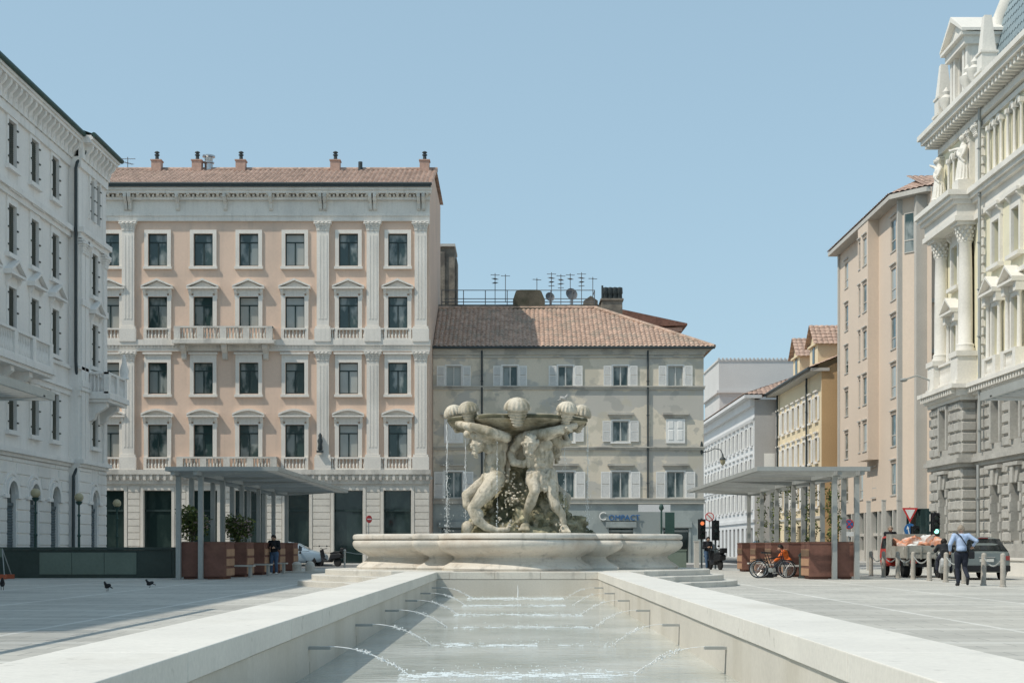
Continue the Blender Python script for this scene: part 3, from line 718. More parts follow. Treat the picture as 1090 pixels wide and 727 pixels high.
# ground floor joints as slightly raised courses
mb = MB(); mbb = [MB(),MB()]
z = .72; k = 0
while z < 4.9:
    xs = [0]; 
    for x in ax:
        hw = aw/2+.46 if z > 3.3 else aw/2+.04
        if z > 3.3: hw = math.sqrt(max(0,(aw/2+.46)**2-(z-3.35)**2)) if z-3.35 < aw/2+.46 else 0
        xs += [x-hw, x+hw]
    xs.append(bx0-.1)
    for i in range(0,len(xs),2):
        if xs[i+1]-xs[i] > .15: mb.frust(xs[i]+.01, xs[i+1]-.01, 0, -.05, z+.02, min(z+.48,4.93), .025)
    for q_,(a,b) in zip(mbb,((bx0+.02,axb-.6),(axb+.6,Lw-.02))): q_.frust(a, b, -pj, -pj-.05, z+.02, min(z+.48,4.93), .025)
    z += .5
mb.build('rusticated_courses', M['whitew'], lb)
for q_ in mbb: q_.build('rusticated_courses', M['whitew'], lb)
def lsur(h_, top=None):
    w_ = ww; s = .17; mb = MB()
    mb.box(-w_/2-s,-w_/2,-.07,0,-.02,h_+s); mb.box(w_/2,w_/2+s,-.07,0,-.02,h_+s); mb.box(-w_/2,w_/2,-.07,0,h_,h_+s); mb.box(-w_/2-s-.1,w_/2+s+.1,-.18,0,-.2,-.021)
    if top == 'flat': mb.box(-w_/2-s-.16,w_/2+s+.16,-.24,0,h_+.5,h_+.64); mb.box(-w_/2-s,w_/2+s,-.06,0,h_+s+.002,h_+.499)
    if top == 'ped': 
        mb.box(-w_/2-s,w_/2+s,-.06,0,h_+s+.002,h_+.45); pediment(mb, 0, h_+.452, w_+2*s+.5, .62, .34)
        for sg in (-1,1): scroll_bracket(mb, sg*(w_/2+s), h_+.45, .45, .22, .14)
    return mb
def lshut(h_, w_=None):
    w_ = w_ or ww
    mb = MB()
    for sg in (-1,1):
        a, b = (0.01, w_/2-.02) if sg > 0 else (-w_/2+.02, -.01)
        mb.box(a,b,.08,.12,.02,h_-.02)
        z = .1
        while z < h_-.1: mb.box(a+.05,b-.05,.055,.08,z,z+.045); z += .09
    for z in (.3,h_*.5,h_-.3):
        for sg in (-1,1): mb.box(sg*(w_/2+.06)-.07,sg*(w_/2+.06)+.07,-.12,-.07,z,z+.06)
    return mb
PL = []
for r_,(a,b) in enumerate(rowsL):
    h_ = b-a
    o = lshut(h_).build('window', M['shutg']); s_ = lsur(h_, [None,'flat','ped',None][r_]).build('surround', M['whitetrim'], o)
    fr = MB().box(-ww/2,ww/2,.2,.24,0,h_).build('pane', M['glassd'], o)
    PL.append(Proto(o,[s_,fr]))
for r_,pr in enumerate(PL):
    for x in ax: pr.put(lb, (x,0,rowsL[r_][0]))
    if r_: pr.put(lb, (axb,-pj,rowsL[r_][0]))
for x in (axb-.55, axb+.45):
    lshut(1.9,.6).build('window', M['shutg'], lb, loc=(x,-pj,17.05))
    MB().box(x-.45,x-.3,-pj-.1,-pj,17.0,19.2).box(x+.3,x+.45,-pj-.1,-pj,17.0,19.2).build('window_pilaster', M['whitetrim'], lb)
# roller shutters in the arches
for x in ax+[axb]:
    y = -pj if x == axb else 0
    mb = MB(); mb.box(x-aw/2,x+aw/2,y+.2,y+.26,2.9,4.0); g_ = mb.build('arch_window', M['glassd'], lb)
    mb = MB(); z = 0
    while z < 2.9: mb.prism([(y+.16,z),(y+.12,z+.06),(y+.16,z+.12)],x-aw/2+.02,x+aw/2-.02,'x'); z += .12
    mb.box(x-aw/2,x+aw/2,y+.1,y+.2,2.88,3.02); mb.build('roller_shutter', M['shutroll'], lb)
# quoin pilasters of the end bay
mb = MB()
for x in (bx0+.4, bx0+1.0, Lw-.45):
    mb.box(x-.26,x+.26,-pj-.12,-pj,5.32,15.7); 
    for z in (8.75,12.6): mb.box(x-.31,x+.31,-pj-.18,-pj,z,z+.3)
    capital(mb, x, 15.05, .5, .65, .14, y=-pj)
mb.build('corner_pilasters', M['whitetrim'], lb)
# cornice with brackets
mb = MB()
for (xa,xb,yy) in ((0,bx0,0),(bx0,Lw,-pj)):
    mb.box(xa,xb,yy-.12,yy,19.1,19.5); mb.box(xa-.0,xb+(.1 if yy else -.002),yy-.6,yy,20.25,20.4); mb.box(xa,xb+(.15 if yy else -.002),yy-.68,yy,20.402,20.6); mb.box(xa,xb,yy-.2,yy,19.5,20.25)
mb.box(0,Lw,.002,.9,19.59,20.55)
mb.build('cornice', M['whitetrim'], lb)
mb = MB(); x = .25
while x < Lw:
    yy = -pj if x > bx0 else 0
    scroll_bracket(mb, x, 20.25, .75, .45, .2, y=yy-.1); mb.ell((x+.3,yy-.22,19.85),(.1,.05,.14),6); x += .62
mb.build('cornice_brackets', M['whitetrim'], lb)
mb = MB(); mb.tube([(0,-.72,20.62),(bx0-.05,-.72,20.62)], .12, 8); mb.tube([(bx0,-pj-.72,20.62),(Lw+.3,-pj-.72,20.62)], .12, 8)
mb.add([(0,-.7,20.66),(bx0,-.7,20.66),(bx0,6,23.2),(0,6,23.2)],[(0,1,2,3)]); mb.add([(bx0,-pj-.7,20.66),(Lw+.3,-pj-.7,20.66),(Lw-3,6,23.2),(bx0,6,23.2)],[(0,1,2,3)]); mb.add([(Lw+.3,-pj-.7,20.66),(Lw+.3,14,20.66),(Lw-3,6,23.2)],[(0,1,2)]); mb.add([(0,14,20.66),(Lw+.3,14,20.66),(Lw-3,6,23.2),(0,6,23.2)],[(0,1,2,3)])
mb.build('roof', M['greenroof'], lb)
mb = MB(); xp = LX(72.5)
mb.tube([(xp+.9,-.72,20.5),(xp+.75,-.7,20.1),(xp+.1,-.4,19.3),(xp,-.36,19.0),(xp,-.36,9.9),(xp+.08,-.36,9.5),(xp+.25,-.36,9.2),(xp+.25,-.36,5.6),(xp+.2,-.36,4.9),(xp+.05,-.24,4.5),(xp+.05,-.22,.1)], .075, 8)
mb.build('downpipe', M['gutter'], lb)
for (xa,xb,z0,z1,y) in ((ax[13]-1.3,ax[15]+2.3,8.85,9.95,0),(axb-1.1,Lw+.15,8.55,9.6,-pj)):
    mb = MB(); pjj = 1.0; mb.box(xa-.1,xb+.1,y-pjj-.12,y,z0-.25,z0); mb.box(xa,xb,y-pjj-.02,y,z0-.4,z0-.251)
    n = 4 if y == 0 else 2
    peds = [xa+.2+(xb-xa-.4)*i/n for i in range(n+1)]
    balustrade(mb, xa, xb, z0+.001, z1, y-pjj+.1, ped=peds)
    for xx in (xa+.11, xb-.11): balustrade(mb, y-pjj+.22, y-.02, z0+.001, z1, xx, axis='y')
    for xx in peds[1:-1] if y == 0 else (xa+.4, xb-1.0): scroll_bracket(mb, xx, z0-.4, .9, .85, .4, y=y)
    mb.build('balcony', M['whitetrim'], lb)
mb = MB(); mb.lathe([(.26,0),(.2,.15),(.24,.4),(.1,.9),(.12,1.0),(.02,1.25)], (Lw+.05,-pj-.9,9.6), 8); mb.build('finial', M['whitetrim'], lb)

# ---------------------------------------------------------------- right ornate building, plane X = 22, local x = 75.3 - Y
XR, YR0 = 22.0, 75.3
rb = thing('ornate_palace', 'ornate white and cream palace with giant columns and a blue slate dome on the right', 'building', (XR,YR0,0), -PI/2)
Rw = 34.0; bj = .7; ba, bb = .3, 5.4
axm = [8.6, 11.25, 15.2, 17.85, 21.8, 24.45, 28.4, 31.0]; bay = 2.75
gw = 1.05
OG = (1.45,4.0); OM = (5.95,7.95); O1 = (9.95,12.2); O2 = (14.1,16.1); O3 = (18.7,20.75)
mb = MB(); wall_open(mb, bb, Rw, 0, 8.2, [(x-gw/2,x+gw/2,*o) for x in axm for o in (OG,OM)], rev=.4)
wall_open(mb, ba, bb, 0, 8.2, [(bay-gw/2,bay+gw/2,*o) for o in (OG,OM)], y=-bj, rev=.4)
mb.add([(bb,-bj,0),(bb,0,0),(bb,0,8.2),(bb,-bj,8.2)],[(0,1,2,3)]); mb.add([(ba,-bj,0),(ba,14,0),(ba,14,8.2),(ba,-bj,8.2)],[(0,1,2,3)])
mb.box(ba+.001,Rw,.9,14,0,8.2)
mb.build('ground_floor', M['rustic'], rb)
PIER = {}
def rustic(x0, x1, y, oplist, z0, z1, ch=.52):
    z = z0; k = 0
    while z < z1-.2:
        zt = min(z+ch, z1); seg = []; x = x0
        for a,b,c,d in sorted(oplist):
            if c-.05 < (z+zt)/2 < d+.05: seg.append((x,a-.26)); x = b+.26
        seg.append((x,x1))
        for si,(a,b) in enumerate(seg):
            if b-a < .12: continue
            mb = PIER.setdefault((z0,y,si if len(seg)>1 else -1 if z < z0+1 else -2), MB())
            n = max(1,int(round((b-a)/1.0)))
            e = [a+(b-a)*i/n for i in range(n+1)]
            if n > 1 and k%2: e = [a]+[a+(b-a)*(i+.5)/n for i in range(n)]+[b]
            for i in range(len(e)-1): mb.frust(e[i]+.02,e[i+1]-.02,y,y-.11-.02*rnd.random(),z+.03,zt-.03,.06)
        z = zt; k += 1
opm = [(x-gw/2,x+gw/2,*o) for x in axm for o in (OG,OM)]; opb = [(bay-gw/2,bay+gw/2,*o) for o in (OG,OM)]
for z0,z1 in ((1.35,4.95),(5.65,8.15)):
    rustic(bb+.5, Rw, 0, opm, z0, z1); rustic(ba, bb, -bj, opb, z0, z1)
    k = 0; z = z0; mb = PIER.setdefault((z0,'return'), MB())
    while z < z1-.2:      # return faces of the bay, facing the square's near end
        zt = min(z+.52,z1)
        mb.add([(bb,-bj,z+.03),(bb,0,z+.03),(bb,0,zt-.03),(bb,-bj,zt-.03),(bb+.11,-bj+.04,z+.09),(bb+.11,-.04,z+.09),(bb+.11,-.04,zt-.09),(bb+.11,-bj+.04,zt-.09)],[(4,5,6,7),(0,1,5,4),(1,2,6,5),(2,3,7,6),(3,0,4,7)]); z = zt
for mb in PIER.values(): mb.build('rusticated_blocks', M['rustic'], rb)
mb = MB()
def rcourse(z0, z1, d):
    mb.box(bb+d,Rw,-d,0,z0,z1); mb.box(ba-d,bb+d-.002,-bj-d,-.001,z0,z1)
for a,b,d in ((0,1.0,.3),(1.0,1.3,.2),(5.0,5.2,.16),(5.2,5.42,.32),(5.42,5.6,.2)): rcourse(a+.001,b,d)
for x in axm+[bay]:
    y = -bj if x == bay else 0
    for (a,b) in (OG,OM):
        if b < 5: 
            z = a
            k = 0
            while z < b: e = .06 if k%2 else 0; mb.box(x-gw/2-.24,x-gw/2,y-.13-e,y,z,min(z+.42,b)); mb.box(x+gw/2,x+gw/2+.24,y-.13-e,y,z,min(z+.42,b)); z += .43; k += 1
            for q in (-.36,0,.36): mb.prism([(x+q*.7-.14,b),(x+q*.7+.14,b),(x+q*1.35+.2,b+.72),(x+q*1.35-.2,b+.72)], y-.2-(.1 if q==0 else 0), y, 'y')
            mb.box(x-gw/2-.4,x+gw/2+.4,y-.35,y,b+.74,b+.9)
        else:
            mb.box(x-gw/2-.22,x-gw/2,y-.17,y,a,b+.2); mb.box(x+gw/2,x+gw/2+.22,y-.17,y,a,b+.2); mb.box(x-gw/2,x+gw/2,y-.17,y,b,b+.2)
mb.build('stone_trim', M['rustic'], rb)
# upper walls
u_ops = [(x-.48,x+.48,*o) for x in axm for o in (O1,O2)] + [(x+e-.32,x+e+.32,*O3) for x in axm for e in (-.42,.42)]
mb = MB(); wall_open(mb, bb-.3, Rw, 8.2, 21.6, u_ops, rev=.4); 
wall_open(mb, ba, bb-.302, 8.2, 21.6, [(bay-.48,bay+.48,*o) for o in (O1,O2)] + [(bay+e-.32,bay+e+.32,*O3) for e in (-.42,.42)], y=-.12, rev=.4)
mb.add([(ba,-.12,8.2),(ba,14,8.2),(ba,14,21.6),(ba,-.12,21.6)],[(0,1,2,3)]); mb.box(ba+.001,Rw,.9,14,8.2,21.6)
mb.build('wall', M['yelw'], rb)
mb = MB()
def rc2(z0,z1,d,e=0.): mb.box(bb+.2,Rw,-d,0,z0,z1); mb.box(ba-d*.5-.1,bb+d*.5+.2,-bj-d-e,-.001,z0+.001,z1+.001)
for a,b,d in ((8.2,8.4,.15),(8.75,8.95,.62),(8.4,8.75,.3)): rc2(a,b,d)
x = ba
while x < Rw:
    y = -bj if x < bb else 0
    mb.box(x,x+.14,y-.55,y,8.5,8.74); x += .36
for a,b,d in ((16.75,17.0,.2),(17.0,17.55,.1),(17.55,17.75,.3),(17.75,17.95,.45),(17.95,18.2,.58)): rc2(a,b,d,.2)
for a,b,d in ((13.15,13.35,.18),(9.0,9.2,.2),(20.95,21.2,.14)): mb.box(bb+.8,Rw,-d,0,a,b)
mb.build('entablature', M['rightstone'], rb)
mb = MB()   # main cornice
mb.box(ba-.2,Rw,-.3,0,21.3,21.6); mb.box(ba-.9,Rw,-1.0,0,22.0,22.25); mb.box(ba-1.05,Rw,-1.15,0,22.25,22.5); mb.box(ba-.3,Rw,-.2,0,21.6,22.0)
x = ba-.5
while x < Rw: mb.box(x,x+.2,-.88,-.1,21.72,21.99); x += .48
mb.box(ba-.5,Rw,.002,14,21.59,22.3)
mb.build('main_cornice', M['rightstone'], rb)
# quoins
mb = MB(); z = 9.0; k = 0
while z < 16.6: e = .12 if k%2 else 0; mb.frust(bb+.75-e,bb+1.35+e,0,-.14,z+.02,z+.4,.03); z += .42; k += 1
mb.build('quoins', M['rightstone'], rb); mb = MB(); z = 18.3
while z < 21.2: e = .12 if k%2 else 0; mb.frust(bb+.75-e,bb+1.35+e,0,-.14,z+.02,z+.4,.03); z += .42; k += 1
mb.build('quoins', M['rightstone'], rb)
mb = MB(); downpipe(mb, 7.05, -.35, 5.6, 22.0, .08); downpipe(mb, 7.05, -.42, .2, 5.0, .08); mb.build('downpipe', M['steel'], rb)
def rsur(w_, h_, kind):
    mb = MB(); s = .2
    mb.box(-w_/2-s,-w_/2,-.14,0,-.02,h_+s); mb.box(w_/2,w_/2+s,-.14,0,-.02,h_+s); mb.box(-w_/2,w_/2,-.14,0,h_,h_+s); 
    if kind == 'ped':
        mb.box(-w_/2-s-.08,w_/2+s+.08,-.2,0,h_+s+.002,h_+.5); pediment(mb, 0, h_+.502, w_+2*s+.6, .75, .6)
        for sg in (-1,1): mb.lathe([(.15,-.6),(.12,-.5),(.1,h_*.6),(.09,h_),(.14,h_+.1)], (sg*(w_/2+s+.1),-.2,0), 8); mb.box(sg*(w_/2+s+.1)-.18,sg*(w_/2+s+.1)+.18,-.42,0,h_+.1,h_+.5)
        for sg in (-1,1): mb.box(sg*(w_/2+s+.1)-.2,sg*(w_/2+s+.1)+.2,-.45,0,-.95,-.1)
        balustrade(mb, -w_/2-.1, w_/2+.1, -.93, -.1, -.3, sp=.17)
    elif kind == 'flat':
        mb.box(-w_/2-s-.12,w_/2+s+.12,-.34,0,h_+.6,h_+.76); mb.box(-w_/2-s,w_/2+s,-.1,0,h_+s+.002,h_+.599); mb.box(-w_/2-s-.14,w_/2+s+.14,-.3,0,-.2,-.021)
        for sg in (-1,1): scroll_bracket(mb, sg*(w_/2+s-.02), h_+.6, .5, .3, .16)
    return mb
def rwin(w_, o, kind, fm='frame'): return window_proto(w_, o[1]-o[0], M[fm], M['glassc'], [('surround', rsur(w_,o[1]-o[0],kind), M['rightstone'])] if kind else None, y=.26 if not kind else .22, mull=w_>.7)
p1 = rwin(.96,O1,'ped'); p2 = rwin(.96,O2,'flat'); pg = rwin(gw,OG,None); pm = rwin(gw,OM,None)
for x in axm:
    p1.put(rb,(x,0,O1[0])); p2.put(rb,(x,0,O2[0])); pg.put(rb,(x,0.1,OG[0])); pm.put(rb,(x,0.1,OM[0]))
p1.put(rb,(bay,-.12,O1[0])); p2.put(rb,(bay,-.12,O2[0])); pg.put(rb,(bay,-bj+.1,OG[0])); pm.put(rb,(bay,-bj+.1,OM[0]))
o = frame_mb(.64, O3[1]-O3[0], y=.22, mull=False, tr=None).build('window', M['frame']); o2 = pane_mb(.64,O3[1]-O3[0],y=.25).build('pane', M['glassc'], o)
p3 = Proto(o,[o2])
for x in axm+[bay]:
    y = -.12 if x == bay else 0
    for e in (-.42,.42): p3.put(rb,(x+e,y,O3[0]))
    mb = MB(); 
    for e in (-.86,0,.86): mb.lathe([(.12,-.3),(.085,-.2),(.065,1.6),(.1,1.7),(.12,1.75)], (x+e,y-.14,O3[0]), 8); mb.box(x+e-.14,x+e+.14,y-.26,y,O3[0]+1.75,O3[0]+1.95)
    for e in (-.42,.42): arch_band(mb, x+e, O3[0]+1.75, .3, .42, y-.16, y-.0, n=8)
    mb.box(x-1.0,x+1.0,y-.28,y,O3[0]-.5,O3[0]-.3)
    mb.build('window_colonnettes', M['rightstone'], rb)
# giant columns on pedestals
for cx in (1.05, 5.05):
    mb = MB(); y = -bj+.3
    mb.box(cx-.55,cx+.55,y-.55,y+.4,8.96,10.5); mb.box(cx-.62,cx+.62,y-.62,y+.4,10.3,10.55); mb.box(cx-.62,cx+.62,y-.62,y+.4,8.95,9.15)
    mb.lathe([(.45,10.55),(.47,10.68),(.4,10.78),(.43,10.88),(.345,10.98),(.34,12.5),(.32,14.5),(.295,15.75),(.34,15.82),(.3,15.88)], (cx,y,0), 20)
    for i in range(4):
        r_ = .31+.045*i
        for q in range(10): a = 2*PI*(q+.5*(i%2))/10; mb.ell((cx+r_*math.cos(a),y+r_*math.sin(a),15.95+.17*i),(.08,.08,.11),6)
    mb.lathe([(.33,15.88),(.36,16.3),(.44,16.6)], (cx,y,0), 16); mb.box(cx-.55,cx+.55,y-.55,y+.5,16.6,16.76)
    mb.build('column', M['rightstone'], rb)
    MB().box(cx-.5,cx+.5,y-.5,y+.45,18.21,18.75).build('statue_pedestal', M['rightstone'], rb)
STATUES = []
for cx in (1.05, 5.05): STATUES.append((XR+(-bj+.3)-.1, YR0-cx, 18.76))
mb = MB(); balustrade(mb, 1.6, 4.5, 9.2, 10.3, -bj+.1, sp=.2); mb.build('balustrade', M['rightstone'], rb)
for x in (.25, 5.15, 6.3): 
    mb = MB(); mb.box(x-.28,x+.28,-.24 if x>5.2 else -.3,0,18.3,21.1); capital(mb, x, 20.6, .5, .55, .3); mb.build('pilaster', M['rightstone'], rb)
# roof: cresting, obelisks, dormer, dome
zc = 22.5
mb = MB(); mb.box(ba-.4,Rw,-.3,.3,zc,zc+.3)
for x in (.6,6.2,10,14,18,22): pass
mb.build('parapet', M['rightstone'], rb)
for x in (.4, 7.35):
    mb = MB(); y = -.1
    mb.box(x-.4,x+.4,y-.4,y+.4,zc,zc+.7); mb.box(x-.47,x+.47,y-.47,y+.47,zc+.7,zc+.82); mb.box(x-.36,x+.36,y-.36,y+.36,zc+.82,zc+1.6); mb.box(x-.42,x+.42,y-.42,y+.42,zc+1.6,zc+1.7)
    mb.add([(x-.33,y-.33,zc+1.7),(x+.33,y-.33,zc+1.7),(x+.33,y+.33,zc+1.7),(x-.33,y+.33,zc+1.7),(x-.17,y-.17,zc+3.4),(x+.17,y-.17,zc+3.4),(x+.17,y+.17,zc+3.4),(x-.17,y+.17,zc+3.4)],
           [(0,3,2,1),(4,5,6,7),(0,1,5,4),(1,2,6,5),(2,3,7,6),(3,0,4,7)]); mb.build('obelisk', M['rightstone'], rb)
for x in (1.1, 4.6, 5.7):
    mb = MB(); mb.lathe([(.24,0),(.24,.25),(.1,.35),(.12,.5),(.36,.9),(.4,1.15),(.3,1.2),(.14,1.35),(.2,1.5),(.03,1.75)], (x,-.15,zc+.3), 12); mb.build('urn', M['rightstone'], rb)
mb = MB(); dx0,dx1 = 1.5,4.4; zd = zc+3.5
wall_open(mb, dx0, dx1, zc, zd, [(2.45,3.45,zc+.9,zc+3.2)], y=.1, rev=.3); arch_fill(mb, 2.45, 3.45, zc+2.7, .104, .38)
mb.add([(dx0,.1,zc),(dx0,4.5,zc),(dx0,4.5,zd),(dx0,.1,zd)],[(0,1,2,3)]); mb.add([(dx1,.1,zc),(dx1,4.5,zc),(dx1,4.5,zd),(dx1,.1,zd)],[(0,1,2,3)])
for x in (dx0+.2,dx1-.2,2.2,3.7): mb.box(x-.16,x+.16,-.1,.1,zc+.3,zd-.4)
mb.box(dx0-.15,dx1+.15,-.3,4.5,zd-.4,zd)
mb.box(dx0-.3,dx1+.3,-.5,4.5,zd,zd+.15)
mb.prism([(dx0-.3,zd+.15),(dx1+.3,zd+.15),((dx0+dx1)/2,zd+1.25)],-.2,.1,'y')
for sg in (-1,1): mb.prism([((dx0+dx1)/2+sg*1.85,zd+.16),((dx0+dx1)/2+sg*1.85,zd+.3),((dx0+dx1)/2,zd+1.45),((dx0+dx1)/2,zd+1.2)],-.5,5,'y')
dm = mb.build('dormer', M['rightstone'], rb)
frame_mb(1.0,2.3,y=.35).build('dormer_window', M['frame'], dm, loc=(2.95,.0,zc+.9)); pane_mb(1.0,2.3,y=.38).build('pane', M['glassd'], dm, loc=(2.95,0,zc+.9))
# dome: square plan, bulging slates
mb = MB(); d0x,d1x,d0y,d1y = 3.6,13.6,1.2,11.2
prof = [(0,0),(.02,1.2),(.12,2.6),(.45,4.4),(1.05,6.2),(1.9,7.8),(3.0,9.2),(4.0,10.0)]
lev = []
for ins,z in prof: lev.append([(d0x+ins,d0y+ins,zc+z),(d1x-ins,d0y+ins,zc+z),(d1x-ins,d1y-ins,zc+z),(d0x+ins,d1y-ins,zc+z)])
vs = [p for l in lev for p in l]; fs = [(i*4+q,i*4+(q+1)%4,(i+1)*4+(q+1)%4,(i+1)*4+q) for i in range(len(lev)-1) for q in range(4)]+[(28,29,30,31)]
mb.add(vs, fs, 0, False)
# fish scale slates on the two visible faces
def dome_pt(face, t, u):    # t height param 0..1, u across 0..1
    f = t*(len(prof)-1); i = min(int(f),len(prof)-2); g = f-i
    ins = prof[i][0]*(1-g)+prof[i+1][0]*g; z = prof[i][1]*(1-g)+prof[i+1][1]*g
    if face == 0: return Vector((d0x+ins+(d1x-d0x-2*ins)*u, d0y+ins, zc+z))
    if face == 1: return Vector((d1x-ins, d0y+ins+(d1y-d0y-2*ins)*u, zc+z))
    return Vector((d0x+ins, d0y+ins+(d1y-d0y-2*ins)*u, zc+z))
for face,nv in ((0,Vector((0,-1,.25))),(1,Vector((1,0,.25))),(2,Vector((-1,0,.25)))):
    nv = nv.normalized(); rows_ = 26
    for r_ in range(rows_):
        n = 24
        for i in range(n):
            u0 = (i+.5*(r_%2))/n; u1 = u0+1/n
            if u1 > 1.001: continue
            t0, t1 = r_/rows_, (r_+1.35)/rows_
            if t1 > 1: continue
            um = (u0+u1)/2
            a,b,c_ = dome_pt(face,t0+.3/rows_,u0),dome_pt(face,t0,um),dome_pt(face,t0+.3/rows_,u1); d_,e_ = dome_pt(face,t1,u1),dome_pt(face,t1,u0)
            mb.add([tuple(a+nv*.035),tuple(b+nv*.04),tuple(c_+nv*.035),tuple(d_+nv*.012),tuple(e_+nv*.012)],[(0,1,2,3,4)])
dome = mb.build('dome', M['slate'], rb)
mb = MB()
for cx_,cy_ in ((0,0),(1,0),(0,1)):
    pts = [((d1x-i_ if cx_ else d0x+i_),(d1y-i_ if cy_ else d0y+i_),zc+z) for i_,z in prof]; mb.tube(pts, .42, 8)
mb.box(d0x+3.8,d1x-3.8,d0y+3.8,d1y-3.8,zc+10,zc+10.6)
mb.build('dome_rib', M['rightstone'], dome)
mb = MB(); mb.box(ba,Rw,2.5,13.5,zc-.05,zc+.6); mb.add([(d1x,1.5,zc+.3),(Rw,1.5,zc+.3),(Rw,5,zc+4),(d1x,5,zc+4)],[(0,1,2,3)]); mb.box(ba+1,Rw,5,12,zc+.6,zc+4); mb.build('roof', M['slate'], rb)
mb = MB(); mb.tube([(.9,-.8,9.6),(.9,-1.6,9.9),(1.0,-2.2,9.7)],.05,6); mb.ell((1.0,-2.3,9.66),(.35,.2,.1),8); mb.build('street_light_arm', M['steel'], rb)

# ---------------------------------------------------------------- tan tower block behind, plane X = 25
tb = thing('tower_block', 'tall tan eight storey apartment block with slim windows beyond the ornate palace', 'building', (25,113,0), -PI/2)
fl = [4.0+2.62*i for i in range(8)]
fl = [4.6+3.24*i for i in range(6)]
# column positions: local x = 113 - Y
cols = [(2.3,1.15,1.9),(7.0,1.2,1.9),(16.1,1.3,2.1)]
mb = MB(); ops = []
for x,w_,h_ in cols:
    k = (581-0)/1.0
    for i in range(6): ops.append((x-w_/2,x+w_/2,fl[i]-.0,fl[i]+h_))
ops = [o for o in ops if o[3] < 24]
wall_open(mb, 0, 18, 3.6, 24, ops, rev=.15); mb.add([(0,0,0),(0,14,0),(0,14,24),(0,0,24)],[(0,1,2,3)])
mb.box(.001,17.9,.5,14,3.6,23.9)
# chamfer, front
mb.add([(18,0,3.6),(19.1,.9,3.6),(19.1,.9,24),(18,0,24)],[(0,1,2,3)])
mb.add([(18.7,1.3,3.6),(18.7,16,3.6),(18.7,16,24),(18.7,1.3,24)],[(0,1,2,3)])
mb.build('wall', M['brownw'], tb)
mb = MB(); ox0,ox1 = 9.2,12.2   # projecting oriel
oops = [(x-w_/2,x+w_/2,fl[i],fl[i]+1.9) for x,w_ in ((9.7,.5),(11.25,1.1)) for i in range(1,6)]
wall_open(mb, ox0, ox1, fl[1]-.65, 23.9, oops, y=-.75, rev=.15); mb.box(ox0+.05,ox1-.05,-.45,.2,fl[1]-.6,23.8)
mb.add([(ox0,-.75,fl[1]-.65),(ox0,0,fl[1]-.65),(ox0,0,23.9),(ox0,-.75,23.9)],[(0,1,2,3)]); mb.add([(ox1,-.75,fl[1]-.65),(ox1,0,fl[1]-.65),(ox1,0,23.9),(ox1,-.75,23.9)],[(0,1,2,3)]); mb.add([(ox0,-.75,fl[1]-.65),(ox1,-.75,fl[1]-.65),(ox1,0,fl[1]-.65),(ox0,0,fl[1]-.65)],[(0,1,2,3)])
mb.build('oriel', M['brownw'], tb)
def twin(w_, h_):
    o = frame_mb(w_,h_,y=.06,mull=False,tr=.33,t=.05).build('window', M['concrete']); p = pane_mb(w_,h_,y=.09).build('pane', M['glassc'], o)
    l = MB(); l.box(-w_/2-.1,w_/2+.1,-.12,0,h_+.22,h_+.3); l.box(-w_/2-.06,w_/2+.06,-.05,0,-.08,0); return Proto(o,[p,l.build('hood',M['concrete'],o)])
pa,pb,pc_,pd_ = twin(1.15,1.9), twin(1.3,2.1), twin(.5,1.9), twin(1.1,1.9)
for x,w_,h_ in cols:
    for i in range(6): (pb if h_ > 2 else pa).put(tb,(x,0,fl[i]))
for i in range(1,6): pc_.put(tb,(9.7,-.75,fl[i])); pd_.put(tb,(11.25,-.75,fl[i]))
pa.put(tb,(10.9,-.06,fl[0]))
for i in range(7,8):   # chamfer windows, only the top one framed large
    if i == 7:
        o = frame_mb(.8,2.6,y=-.04,mull=False,tr=.3).build('window', M['concrete'], tb, loc=(18.55,.42,20.2)); o.rotation_euler=(0,0,R(39)); pane_mb(.8,2.6,y=-.01).build('pane', M['glassc'], o)
mb = MB()
mb.box(17.82,18.1,-.22,.1,3.6,23.74); mb.build('pilaster_strip', M['concrete'], tb); MB().box(19.0,19.5,.6,1.3,3.6,23.74).build('pilaster_strip', M['concrete'], tb); MB().box(-.15,.15,-.15,.1,3.6,23.74).build('pilaster_strip', M['concrete'], tb)
mb = MB(); wall_open(mb, 19.5, 20.5, 3.6, 24, [], y=1.3)
mb.T = Matrix.Translation((19.4,1.3,0)) @ Matrix.Rotation(R(90),4,'Z')
bo = [(1.1+3*k,2.3+3*k,fl[i]-.2,fl[i]+1.7) for k in range(4) for i in range(6)]
wall_open(mb, 0, 14, 3.6, 24, [b for b in bo if b[3] < 23.9], rev=.2)
mb.T = None
mb.build('front_wall', M['brownw'], tb)
T90 = R(90)
q = window_proto(1.2,1.9,M['concrete'],M['glassc'])
for k in range(4):
    for i in range(6): q.put(tb,(19.4,1.3+1.7+3*k,fl[i]-.2),T90)
mb = MB()
for i in range(6): mb.box(19.42,19.7,1.5,15,fl[i]-.75,fl[i]-.5)
mb.build('floor_bands', M['concrete'], tb)
mb = MB(); mb.prism([(-.6,-.8),(18.2,-.8),(19.7,.4),(20.4,1.0),(20.4,16),(-.6,16)],23.75,24.05,'z'); mb.build('eaves', M['concrete'], tb)
mb = MB(); tile_roof(mb, (-.6,-.85,24.06), (1,0,0), (0,5,1.9), 18.8, 5.35, b=1.2, pitch=.4, amp=.07)
tile_roof(mb, (18.2,-.85,24.06), (2.2,1.85,0), (-3,3.4,2.0), 3.0, 4.2, pitch=.4, amp=.07); tile_roof(mb, (20.4,1.0,24.06), (0,1,0), (-5,0,1.9), 14, 5.3, pitch=.4, amp=.07)
mb.build('roof', M['tile'], tb)
mb = MB(); mb.box(0,18.2,.3,.6,0,3.6); 
mb.build('shop_glass', M['glass'], tb)
